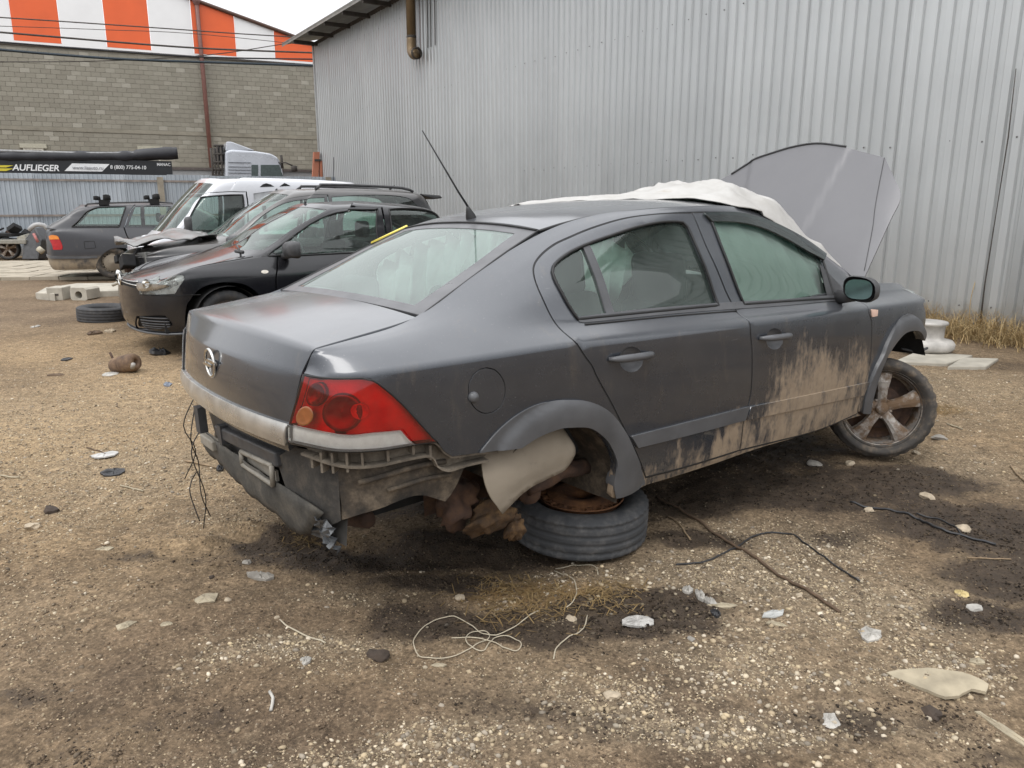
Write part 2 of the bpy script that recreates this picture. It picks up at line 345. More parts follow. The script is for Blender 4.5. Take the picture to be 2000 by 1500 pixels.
t = NT('brown_flue'); t.set(base=t.ramp(t.noise(3, 6, .6, t.map((1, 1, .3))), [(.3, (.10, .065, .035)), (.55, (.20, .14, .075)), (.7, (.28, .21, .12))]), rough=.5, metal=.35); M_['pipe'] = t.m
def rib_profile(n, pitch, depth):
    P = []
    for k in range(n):
        x = k*pitch
        P += [(x, 0), (x+pitch*.36, 0), (x+pitch*.46, depth), (x+pitch*.90, depth)]
    P.append((n*pitch, 0)); return P
def sheet_mesh(name, n, pitch, depth, h, mat, rows=10, dent=.004, seed=0, hem=0.012):
    """upright ribbed sheet: x along, -y towards the viewer, z up; overlap hem at the far edge"""
    P = rib_profile(n, pitch, depth)
    P = [(0, 0)]+P[1:]+[(n*pitch+.02, .006), (n*pitch+.035, .004)]
    V = []; F = []; m = len(P); rnd = random.Random(seed)
    for j in range(rows+1):
        z = h*j/rows
        for i, (x, d) in enumerate(P):
            V.append((x, -d-dent*(vnoise(x*1.1+seed*7.7, z*.7+seed, 3)-.5)*2-dent*1.5*(vnoise(x*.4+seed, z*.35, 9)-.5), z))
    for j in range(rows):
        for i in range(m-1): F.append((j*m+i, j*m+i+1, (j+1)*m+i+1, (j+1)*m+i))
    me = bpy.data.meshes.new(name); me.from_pydata(V, [], F); me.materials.append(mat); return me
WD = Vector((-.5316, .8470)); WD.normalize(); WN = Vector((-WD.y, -(-WD.x)))  # along wall, outward (towards the yard)
WN = Vector((-.8470, -.5316)).normalized()
W0 = Vector((5.63, 8.41))
wh = empty('metal_warehouse', (W0.x, W0.y, 0), math.atan2(WD.y, WD.x)); tag(wh, 'tall warehouse clad in ribbed galvanised sheets along the right', 'warehouse')
# local frame of the building: x along the wall (away), y: +y is to the left of x = outward towards the yard
PITCHW, NR = .18, 8; SW = PITCHW*NR; HW = 6.86
k0 = 3.08-SW*6; nsheet = int(math.ceil((23.35-k0)/SW))
rnd = random.Random(3)
for i in range(nsheet):
    x0 = k0+i*SW; nr = NR if x0+SW < 23.4 else max(1, int(round((23.35-x0)/PITCHW)))
    me = sheet_mesh('cladding_sheet', nr, PITCHW, .030, HW, M_['galv'], 14, .008, i)
    o = link_mesh('cladding_sheet', me, wh, (x0, .0+rnd.uniform(-.004, .004), 0), (rnd.uniform(-.0018, .0018), 0, rnd.uniform(-.004, .004)), (1, -1, 1))
    o.data.flip_normals()
# screws: rows at two rails
mb = MB()
for zz in (.35, 2.187, 4.298, 6.3):
    k = k0+PITCHW*.68
    while k < 23.3:
        if zz != .35 or rnd.random() < .8:
            mb.lathe([(.0, .008), (.006, .006), (.010, .002), (.011, 0)], 8, Matrix.Translation((k+rnd.uniform(-.01, .01), .030, zz+rnd.uniform(-.02, .02))) @ Matrix.Rotation(R_(-90), 4, 'X'))
        k += PITCHW*2
o = mb.build('cladding_screws', simple('screw_heads', (.16, .16, .16), .5, metal=.5), wh); o['kind'] = 'stuff'
# a long open joint between two sheets near the right
mb = MB(); mb.tube([(.42, .032, 2.9), (.40, .034, 2.2), (.415, .034, 1.4), (.43, .033, .6), (.42, .03, .05)], [.004, .007, .005, .008, .009], 6); mb.build('open_joint', M_['timber'], wh)
# end wall, inner volume
mb = MB(); mb.add([(23.36, .02, 0), (23.36, .02, HW), (23.36, -14, HW), (23.36, -14, 0)], [(0, 1, 2, 3)]); mb.build('end_wall', M_['galv'], wh)
mb = MB(); mb.box((23.30, -.01, 0), (23.42, .035, HW)); mb.build('corner_trim', M_['galv'], wh)
# roof overhang with rafters
mb = MB()
mb.add([(k0, .85, HW-.04), (24.1, .85, HW-.04), (24.1, -12, HW+3.0), (k0, -12, HW+3.0)], [(0, 1, 2, 3)])
mb.add([(k0, .87, HW-.02), (24.12, .87, HW-.02), (24.12, -12, HW+3.05), (k0, -12, HW+3.05)], [(3, 2, 1, 0)])
mb.add([(k0, .86, HW-.10), (24.11, .86, HW-.10), (24.11, .86, HW+.02), (k0, .86, HW+.02)], [(0, 1, 2, 3)])
rf = mb.build('roof', M_['roof'], wh)
k = 22.9
while k > 13:
    mb = MB(); mb.box((k-.035, .0, HW-.17), (k+.035, .83, HW-.06)); mb.build('rafter', M_['timber'], rf); k -= 1.55
mb = MB(); mb.box((k0, .01, HW-.12), (23.4, .05, HW-.02)); mb.build('wall_plate', M_['timber'], rf)
# flue pipe with elbow
mb = MB(); xk = 15.02; mb.tube([(xk, .24, 9), (xk, .24, 5.62)], .115, 16)
mb.tube(catmull([(xk, .24, 5.62), (xk, .245, 5.44), (xk-.05, .26, 5.27), (xk-.22, .28, 5.17), (xk-.34, .28, 5.19)], .05), .118, 16); fp_ = mb.build('flue_pipe', M_['pipe'], wh)
mb = MB(); mb.lathe([(.10, 0), (.145, .005), (.15, .05), (.12, .055)], 16, Matrix.Translation((xk-.34, .28, 5.19)) @ Matrix.Rotation(R_(-95), 4, 'Y')); mb.build('flue_collar', M_['timber'], fp_)
mb = MB(); mb.lathe([(.119, 0), (.124, .01), (.124, .05), (.119, .06)], 16, Matrix.Translation((xk, .24, 5.6))); mb.build('flue_collar', M_['timber'], fp_)
for dx in (-.55, -.72, -.95):
    mb = MB(); mb.tube([(xk+dx, .05, 9), (xk+dx-.02, .05, 6.2), (xk+dx, .05, 5.3)], .012, 6); mb.build('wall_cable', M_['timber'], wh)

# ------------------------------------------------------------------ block building with striped gable
BA = Vector((-22.3, 36.0)); BD = Vector((12.2, 5.5)).normalized(); BZ = 8.32
bb = empty('block_building', (BA.x, BA.y, 0), math.atan2(BD.y, BD.x)); tag(bb, 'large block-walled building with orange and white striped gable behind the fence', 'building')
def bx(px, py): return on_plane(px, py, BA, BD)
kL = bx(0, 85)[0]-14; kR = bx(640, 130)[0]+3
def block_mat():
    t = NT('concrete_block'); oi = t.n.new('ShaderNodeObjectInfo'); a = t.n.new('ShaderNodeAttribute'); a.attribute_name = 'tone'
    n = t.noise(2.0, 5, .6); r = t.math('ADD', oi.outputs['Random'], a.outputs['Fac'])
    r = t.math('FRACT', r)
    base = t.ramp(r, [(0, (.235, .217, .178)), (.35, (.27, .25, .207)), (.6, (.255, .238, .195)), (.88, (.295, .275, .228)), (1, (.35, .33, .28))])
    base = t.mix(t.mrange(n, .35, .75, 0, .35), base, (.19, .185, .145)); t.set(base=base, rough=.95); return t.m
M_['block'] = block_mat(); M_['mortar'] = simple('mortar', (.25, .234, .197), .95, var=.2, scale=3)
mb = MB(); mb.box((kL, .02, 0), (kR, .5, BZ)); mb.build('wall_core', M_['mortar'], bb)
me1 = None; bw, bh = .40, .205
def block_box(w, h): return [(0, 0, 0), (w, 0, 0), (w, .03, 0), (0, .03, 0), (0, 0, h), (w, 0, h), (w, .03, h), (0, .03, h)]
BF = [(0, 1, 5, 4), (0, 4, 7, 3), (1, 2, 6, 5), (4, 5, 6, 7), (0, 3, 2, 1)]
mb = MB(); mb.add(block_box(bw-.010, bh-.010), BF); tmp = mb.build('block', M_['block']); bme = tmp.data; bpy.data.objects.remove(tmp)
nrow = int(BZ/bh); V = []; F = []; tone = []; cnt = 0; rnd = random.Random(11); vis0 = bx(0, 200)[0]
cand = []
for r in range(nrow):
    x = kL+(bw/2 if r % 2 else 0)
    while x < kR-bw:
        cand.append((x, r)); x += bw
show = sorted([c for c in cand if c[0] > vis0-.1 and 4.0 < c[1]*bh < BZ-.35], key=lambda c: c[0])[:296]; showset = set(show)
for x, r in cand:
    z = r*bh+.007; y = rnd.uniform(-.006, .004)
    if (x, r) in showset:
        o = link_mesh('block', bme, bb, (x, y-.008, z))
    else:
        k = len(V); V += [(a+x, b+y-.008, c+z) for a, b, c in block_box(bw-.010, bh-.010)]; F += [tuple(i+k for i in f) for f in BF]; tone += [rnd.random()]*8
o = mobj('block_courses', V, F, M_['block'], bb); o['kind'] = 'stuff'
at = o.data.attributes.new('tone', 'FLOAT', 'POINT'); at.data.foreach_set('value', tone)
# belt course, coping flashing
zc_ = bx(200, 255)[1]; mb = MB(); mb.box((kL, -.03, zc_-.09), (kR, .0, zc_+.09)); mb.build('belt_course', simple('pale_belt_course', (.25, .23, .185), .9, var=.2, scale=2), bb)
mb = MB(); mb.box((kL, -.06, BZ-.02), (kR, .02, BZ+.06)); mb.build('flashing', M_['timber'], bb)
# striped gable cladding
def gable_top(k):
    ka, za = bx(372, 0); kb, zb_ = bx(612, 88)
    s = (zb_-za)/(kb-ka)
    return za+(k-ka)*s
edges = [-170, -65, 28, 122, 210, 297, 380, 463, 538, 612, 690]; cols = {'o': simple('orange_cladding', (.72, .115, .025), .45, var=.06, scale=1), 'w': simple('white_cladding', (.78, .78, .78), .4, var=.04, scale=1)}
ks = [bx(e, 85+e*.07)[0] for e in edges]
for i in range(len(ks)-1):
    a, b = ks[i]+.012, ks[i+1]-.012; c = cols['o' if i % 2 == 0 else 'w']; mb = MB()
    if i % 2 == 0 and False: pass
    za, zb2 = min(gable_top(a), 14.5), min(gable_top(b), 14.5); z0 = BZ+.06 if i % 2 else BZ+.16
    V = [(a, -.05, z0), (b, -.05, z0), (b, -.05, zb2), (a, -.05, za), (a, .05, z0), (b, .05, z0), (b, .05, zb2), (a, .05, za)]
    mb.add(V, [(0, 1, 2, 3), (0, 4, 5, 1), (1, 5, 6, 2), (2, 6, 7, 3), (3, 7, 4, 0)]); mb.build('gable_panel', c, bb)
mb = MB(); mb.box((ks[0], -.045, BZ+.06), (ks[-1], .0, BZ+.17)); mb.build('drip_strip', cols['w'], bb)
ka, kb = ks[3], ks[-1]; mb = MB(); mb.tube([(ka-6, -.1, gable_top(ka-6)+.05), (kb, -.1, gable_top(kb)+.05)], .09, 6); mb.build('gable_verge', simple('brown_verge', (.10, .055, .04), .6), bb)
mb = MB(); P = []
for px_, py_ in ((384, 15), (394, 112), (413, 265), (420, 335)): kk, zz = bx(px_, py_); P.append((kk, -.22, zz))
P = [(P[0][0], -.2, P[0][2]+.3), (P[0][0]+.02, -.2, P[1][2]), (P[0][0]+.05, -.2, 0)]
mb.tube(P, .10, 10); mb.build('downpipe', simple('brown_downpipe', (.17, .075, .06), .5, var=.15), bb)
mb = MB(); kk, zz = bx(384, 15); mb.lathe([(.1, -.25), (.17, -.1), (.19, .05), (.1, .06)], 10, Matrix.Translation((P[0][0], -.2, P[0][2]))); mb.build('hopper', simple('brown_hopper', (.15, .07, .06), .5), bb)
for a, b, y0, y1 in ((38, 92, 280, 290), (268, 318, 285, 293)):
    k1, z1 = bx(a, y0); k2, z2 = bx(b, y1); lt = MB(); lt.box((k1, -.10, z2), (k2, .02, z1)); lo_ = lt.build('window_lintel', simple('pale_lintel', (.42, .40, .32), .85, var=.1), bb)
    fr = MB()
    for kk in (k1+.12, k2-.22): fr.box((kk, -.07, z2-1.3), (kk+.08, .0, z2))
    fr.box((k1+.2, -.065, z2-.09), (k2-.22, .0, z2-.003)); fr.build('window_frame', simple('pale_window_frame', (.55, .53, .46), .6), lo_)
    fr = MB(); fr.add([(k1+.2, -.03, z2-1.3), (k2-.2, -.03, z2-1.3), (k2-.2, -.03, z2-.08), (k1+.2, -.03, z2-.08)], [(0, 1, 2, 3)]); fr.build('window_pane', simple('dusty_pane', (.20, .19, .16), .4), lo_)

# ------------------------------------------------------------------ ribbed fence
FA = Vector((-14.6, 23.0)); FD = BD.copy(); FZ = on_plane(0, 337, FA, FD)[1]
fe_ = empty('sheet_metal_fence', (FA.x, FA.y, 0), math.atan2(FD.y, FD.x)); tag(fe_, 'blue-grey ribbed metal fence in front of the block building', 'fence')
fk0 = on_plane(0, 337, FA, FD)[0]-4; fk1 = 11.0; fm = [sheet_mesh('fence_sheet', 10, .12, .018, FZ, M_['galv_fence'], 4, .01, q) for q in range(4)]
k = fk0; i = 0
while k < fk1:
    link_mesh('fence_sheet', fm[i % 4], fe_, (k, rnd.uniform(-.01, .01), rnd.uniform(-.015, .01)), (rnd.uniform(-.006, .006), 0, rnd.uniform(-.004, .004))); k += 1.2; i += 1
for py_ in (351, 421):
    kk, zz = on_plane(60, py_, FA, FD); mb = MB(); mb.box((fk0, -.05, zz-.03), (fk1, -.026, zz+.03)); mb.build('fence_rail', simple('rusty_rail', (.22, .19, .17), .8, var=.3, scale=5), fe_)
for px_ in (312, -90, 640):
    kk, zz = on_plane(px_, 346, FA, FD); mb = MB(); mb.box((kk-.09, -.14, 0), (kk+.09, -.055, zz)); mb.build('fence_post', simple('weathered_post', (.28, .25, .20), .85, var=.25, scale=4), fe_)

# ------------------------------------------------------------------ trailer with banner, lorry cab and orange steelwork behind the fence
TA = FA+Vector((FD.y, -FD.x))*-3.2
tr = empty('banner_trailer', (TA.x, TA.y, 0), math.atan2(FD.y, FD.x)); tag(tr, 'trailer with black advertising banner and rolled tarpaulin behind the fence', 'trailer')
tp = lambda px, py: on_plane(px, py, TA, FD)
def banner_mat():
    return simple('black_banner', (.012, .013, .016), .5, var=.2, scale=2)
k1, z1 = tp(-120, 309); k2, z2 = tp(337, 336); zt_ = tp(150, 311)[1]; zb_ = tp(150, 337)[1]-.15
mb = MB(); mb.box((k1, 0, zb_), (k2, .12, zt_)); mb.build('banner', banner_mat(), tr)
V = []; n = 60; P = []; rr = []
for i in range(n+1):
    q = i/n; kk = k1+(tp(347, 300)[0]-k1)*q; px_ = -120+467*q; zz = tp(max(px_, 0), 305 if px_ < 240 else 305-6*math.sin((px_-240)/100*1.5))[1]; P.append((kk, .1, zz)); rr.append(.14+.06*vnoise(i*.35, 0, 4)+(.05 if px_ > 260 else 0))
mb = MB(); mb.tube(P, rr, 10); mb.build('rolled_tarpaulin', simple('black_tarpaulin', (.022, .022, .026), .55, var=.3, scale=3, bump=.2), tr)
mb = MB(); mb.tube([(k1, .02, tp(100, 299)[1]+.05), (k2*.4, .02, tp(100, 300)[1]+.03), (k2-1.0, .02, tp(240, 298)[1])], .05, 6); mb.build('tarpaulin_fold', simple('grey_tarpaulin', (.28, .28, .28), .6), tr)
def text(body, size, loc, mat, parent, name='lettering', shear=.0, bold=0.0, sx=1.0):
    cu = bpy.data.curves.new(name, 'FONT'); cu.body = body; cu.size = size; cu.shear = shear; cu.offset = bold; cu.extrude = .004; cu.align_y = 'BOTTOM'
    o = bpy.data.objects.new(name, cu); COL.objects.link(o); bpy.context.view_layer.update()
    me = bpy.data.meshes.new_from_object(o.evaluated_get(bpy.context.evaluated_depsgraph_get())); bpy.data.objects.remove(o); me.materials.clear(); me.materials.append(mat)
    return link_mesh(name, me, parent, loc, (R_(90), 0, 0), (sx, 1, 1))
wt = simple('white_print', (.8, .8, .8), .5, var=.03)
def fit_text(s, px0, px1, pyb, pyt, shear=0, bold=.0, mat=wt):
    ka, za = tp(px0, pyb); kb, _ = tp(px1, pyb); zt2 = tp(px0, pyt)[1]; o = text(s, 1.0, (0, 0, 0), mat, tr, 'lettering', shear, bold)
    bpy.context.view_layer.update(); X = [v.co.x for v in o.data.vertices]; Yv = [v.co.y for v in o.data.vertices]
    sx = (kb-ka)/(max(X)-min(X)); sy = (zt2-za)/(max(Yv)-min(Yv)); o.scale = (sx, sy, 1); o.location = (ka-min(X)*sx, -.012, za-min(Yv)*sy); return o
fit_text('AUFLIEGER', 24, 116, 333.2, 320.5, .22, .02)
ka, za = tp(126, 334); kb, zb3 = tp(214, 320.5); mb = MB(); d = .25; mb.add([(ka, -.012, za), (kb-d, -.012, za), (kb, -.012, zb3), (ka+d, -.012, zb3)], [(0, 1, 2, 3)]); mb.build('web_address_plate', wt, tr)
fit_text('www.liaauto.ru', 142, 202, 330.5, 323.5, .1, .0, simple('grey_print', (.25, .25, .27), .5)).location.y = -.026
fit_text('8 (800) 775-04-10', 216, 286, 332, 322.5, .1, .01)
fit_text('MANAC', 307, 333, 324, 318, .0, .01)
for a, b in ((323, 326), (329, 333)):
    mb = MB(); ka, za = tp(-60, b); kb, zb3 = tp(18, a); mb.add([(ka, -.012, za), (kb-.1, -.012, za), (kb+.12, -.012, zb3), (ka, -.012, zb3)], [(0, 1, 2, 3)]); mb.build('yellow_stripe', simple('yellow_print', (.62, .52, .04), .5, var=.05), tr)
mb = MB()
for kk in (k1+2, k2-1): mb.box((kk-.1, .15, 0), (kk+.1, .35, zb_))
mb.box((k1, .15, zb_-.5), (k2, 2.4, zb_-.35)); mb.build('chassis', M_['timber'], tr)
# grey low wall seen above the fence
LA = FA+Vector((FD.y, -FD.x))*-5.5; lp_ = lambda px, py: on_plane(px, py, LA, FD)
mb = MB(); k1, z1 = lp_(200, 327); k2, _ = lp_(700, 332); zz = lp_(380, 327)[1]; lw = empty('low_wall', (LA.x, LA.y, 0), math.atan2(FD.y, FD.x)); tag(lw, 'low grey wall with dark coping showing just above the fence', 'wall')
mb.box((k1, 0, 0), (k2, .2, zz-.1)); mb.build('wall_body', simple('grey_render', (.36, .36, .36), .8, var=.1), lw); mb = MB(); mb.box((k1, -.04, zz-.1), (k2, .24, zz)); mb.build('coping', simple('dark_coping', (.12, .10, .09), .7), lw)
# lorry cab, seen from its right side: nose to the right
CA = FA+Vector((FD.y, -FD.x))*-4.4; cp = lambda px, py: on_plane(px, py, CA, FD)
lc = empty('lorry_cab', (CA.x, CA.y, 0), math.atan2(FD.y, FD.x)); tag(lc, 'silver lorry cab with roof spoiler behind the fence', 'lorry')
silver = simple('silver_lorry_paint', (.52, .54, .58), .28, metal=.35, var=.08, scale=2)
side_px = [(440, 352), (440, 295), (452, 292), (500, 295), (530, 300), (543, 308), (550, 322), (556, 352)]
def extr(name, pts, y0, y1, mat, parent, inset=.0, bev=.05):
    a = [cp(*p) for p in pts]; V = [(k, y0, z) for k, z in a]+[(k, y1, z) for k, z in a]; n = len(a)
    F = [tuple(range(n)), tuple(range(2*n-1, n-1, -1))]+[(i, n+i, n+(i+1) % n, (i+1) % n) for i in range(n)]
    o = mobj(name, V, F, mat, parent); bevel(o, bev, 3, 20); return o
zlow = -.0
cabb = [(440, 372)]+side_px[1:-1]+[(558, 372)]
extr('cab_body', cabb, 0, 2.4, silver, lc, bev=.08)
extr('roof_spoiler', [(441, 294), (443, 276), (452, 276), (498, 293)], .15, 2.25, silver, lc, bev=.03)
mb = MB()
for px_ in (418, 424, 430, 437):
    k_, z_ = cp(px_, 352); mb.tube([(k_, .3, z_-.5), (k_, .3, cp(px_, 283 if px_ > 428 else 288)[1])], .045, 6)
for py_ in (283, 300, 316, 330, 342):
    a_, z_ = cp(418, py_); b_, _ = cp(438, py_); mb.tube([(a_, .3, z_), (b_, .3, z_)], .05, 6)
o = mb.build('rear_rack', M_['timber'], lc)
extr('rack_cover', [(422, 318), (422, 288), (438, 280), (438, 318)], .4, 1.6, simple('dark_rack_cover', (.05, .05, .055), .6), lc, bev=.02)
pane = simple('lorry_window', (.06, .085, .08), .12, var=.2)
def flat(name, pts, y, mat, parent):
    a = [cp(*p) for p in pts]; b = MB(); n = len(a); V = [(k, y, z) for k, z in a]+[(k, y+.02, z) for k, z in a]; b.add(V, [tuple(range(n))]+[(i, n+i, n+(i+1) % n, (i+1) % n) for i in range(n)]); return b.build(name, mat, parent)
flat('side_window', [(491, 322), (504, 322), (504, 372), (491, 372)], -.022, pane, lc); flat('door_window', [(509, 322), (545, 322), (553, 345), (553, 372), (509, 372)], -.022, pane, lc)
for py_ in (316.5, 325, 331, 337):
    flat('side_trim', [(446, py_), (490, py_+.8), (490, py_+2.2), (446, py_+1.4)], -.03, simple('cab_trim', (.16, .17, .19), .4), lc)
mb = MB(); k_, z_ = cp(556, 318); mb.tube([(k_-.25, .05, z_), (k_, -.25, z_), (k_+.25, -.3, z_-.12)], .03, 6); mb.lathe([(.001, .1), (.11, .08), (.12, -.12), (.001, -.14)], 10, Matrix.Translation((k_+.3, -.3, z_-.2))); mb.build('mirror_arm', M_['timber'], lc)
mb = MB(); k_, z_ = cp(551, 316); mb.tube([(k_, .0, z_-.25), (k_-.02, .0, z_+.25)], .05, 6); mb.build('sun_visor', M_['timber'], lc)
mb = MB(); a_, _ = cp(440, 350); b_, _ = cp(556, 350); mb.box((a_, .3, 0), (b_, 2.1, cp(480, 371)[1])); mb.build('cab_chassis', M_['timber'], lc)
OA = FA+Vector((FD.y, -FD.x))*-1.2; op = lambda px, py: on_plane(px, py, OA, FD)
os_ = empty('orange_steelwork', (OA.x, OA.y, 0), math.atan2(FD.y, FD.x)); tag(os_, 'leaning orange steel frame beside the warehouse corner', 'steel frame')
orange = simple('faded_orange_steel', (.45, .17, .10), .6, var=.15, scale=2)
for nm, pts in (('frame_leg', [(606, 420), (613, 297), (624, 297), (617, 420)]), ('frame_leg', [(625, 420), (624, 314), (629, 314), (632, 420)]), ('cross_bar', [(614, 311), (626, 311), (626, 315), (614, 315)])):
    a = [op(*p) for p in pts]; mb = MB(); n = 4; y0 = -.05 if nm == 'frame_leg' else -.08; V = [(k, y0, z) for k, z in a]+[(k, .15, z) for k, z in a]; mb.add(V, [(0, 1, 2, 3), (7, 6, 5, 4)]+[(i, 4+i, 4+(i+1) % 4, (i+1) % 4) for i in range(4)]); mb.build(nm, orange if nm == 'frame_leg' else M_['timber'], os_)

# ------------------------------------------------------------------ overhead cables
KA = Vector((-18.0, 29.5)); KD = FD
def cable(pts, r, label, mat=None):
    P = []
    for px_, py_ in pts: kk, zz = on_plane(px_, py_, KA, KD); P.append((KA.x+KD.x*kk, KA.y+KD.y*kk, zz))
    mb = MB(); mb.tube(catmull(P, .6), r, 6); tag(mb.build('overhead_cable', mat or M_['timber']), label, 'cable', 'overhead cables')
cable([(-260, 20), (0, 34), (300, 54), (470, 66), (640, 76)], .022, 'uppermost thin cable crossing the striped gable')
cable([(-260, 44), (0, 51), (200, 58), (380, 66), (640, 92)], .012, 'faint thin cable just under the uppermost one')
cable([(-260, 42), (0, 63), (300, 88), (450, 97), (640, 104)], .035, 'thick cable crossing the lower part of the gable stripes')
cable([(-260, 62), (0, 82), (300, 106), (450, 113), (640, 116)], .03, 'black cable running along the foot of the striped gable', simple('black_cable', (.012, .012, .014), .5))
cable([(-260, 72), (0, 97), (130, 108), (250, 116), (420, 122), (640, 129)], .05, 'thickest blue-black cable bundle across the top of the block wall', simple('blue_black_cable', (.018, .03, .04), .5))
cable([(-260, 122), (0, 121), (200, 119), (400, 108), (540, 88), (640, 70)], .018, 'thin cable rising to the right across the block wall')
# ---- smooth tensor surface through a grid of points (pure numpy)
def nat_cubic(t, P, q):
    # natural cubic spline, t (n,), P (n,k), q (m,) -> (m,k)
    t = np.asarray(t, float); n = len(t); P = np.asarray(P, float)
    sh = P.shape[1:]; P = P.reshape(n, -1); h = np.diff(t)
    A = np.eye(n); B = np.zeros_like(P)
    for i in range(1, n - 1):
        A[i, i-1] = h[i-1]; A[i, i] = 2*(h[i-1] + h[i]); A[i, i+1] = h[i]
        B[i] = 6*((P[i+1]-P[i])/h[i] - (P[i]-P[i-1])/h[i-1])
    M = np.linalg.solve(A, B)
    q = np.asarray(q, float); k = np.clip(np.searchsorted(t, q, 'right')-1, 0, n-2)
    a = ((t[k+1]-q)/h[k])[:, None]; b = ((q-t[k])/h[k])[:, None]; hk = h[k][:, None]
    r = a*P[k]+b*P[k+1]+((a**3-a)*M[k]+(b**3-b)*M[k+1])*hk*hk/6
    return r.reshape((len(q),)+sh)
def cr_tan(t, P):
    # finite difference tangents for a non-uniform Catmull-Rom, harmonic-limited
    n = len(t); h = np.diff(t); d = (P[1:]-P[:-1])/h.reshape((-1,)+(1,)*(P.ndim-1))
    T = np.empty_like(P); T[0] = d[0]; T[-1] = d[-1]
    for i in range(1, n-1):
        w = h[i-1]/(h[i]+h[i-1]); T[i] = w*d[i-1]+(1-w)*d[i]      # long spans keep their slope, short ones take the bend
    return T
class Surf:
    """rows[j][i] : control points, u along i (knots U), v along j (knots V)."""
    def __init__(s, G, U, V):
        s.G = np.asarray(G, float); s.U = np.asarray(U, float); s.V = np.asarray(V, float)
        nu = 30*len(U); s.uu = np.linspace(s.U[0], s.U[-1], nu)
        s.C = np.stack([nat_cubic(s.U, row, s.uu) for row in s.G])   # (rows, nu, 3)
        s.T = cr_tan(s.V, s.C)
    def __call__(s, u, v):
        u = np.atleast_1d(np.asarray(u, float)); v = np.atleast_1d(np.asarray(v, float))
        f = np.clip((u-s.uu[0])/(s.uu[-1]-s.uu[0])*(len(s.uu)-1), 0, len(s.uu)-1.0001); i = f.astype(int); w = (f-i)[:, None]
        j = np.clip(np.searchsorted(s.V, v, 'right')-1, 0, len(s.V)-2)
        h = (s.V[j+1]-s.V[j]); b = ((v-s.V[j])/h)[:, None]; h = h[:, None]
        def at(A, jj): return A[jj, i]*(1-w)+A[jj, i+1]*w
        p0, p1, t0, t1 = at(s.C, j), at(s.C, j+1), at(s.T, j), at(s.T, j+1)
        b2, b3 = b*b, b*b*b
        return (2*b3-3*b2+1)*p0+(b3-2*b2+b)*h*t0+(-2*b3+3*b2)*p1+(b3-b2)*h*t1
    def normal(s, u, v, e=2e-3):
        a = s(np.asarray(u)+e, v)-s(np.asarray(u)-e, v); b = s(u, np.asarray(v)+e)-s(u, np.asarray(v)-e)
        n = np.cross(a, b); return n/np.maximum(np.linalg.norm(n, axis=1), 1e-9)[:, None]
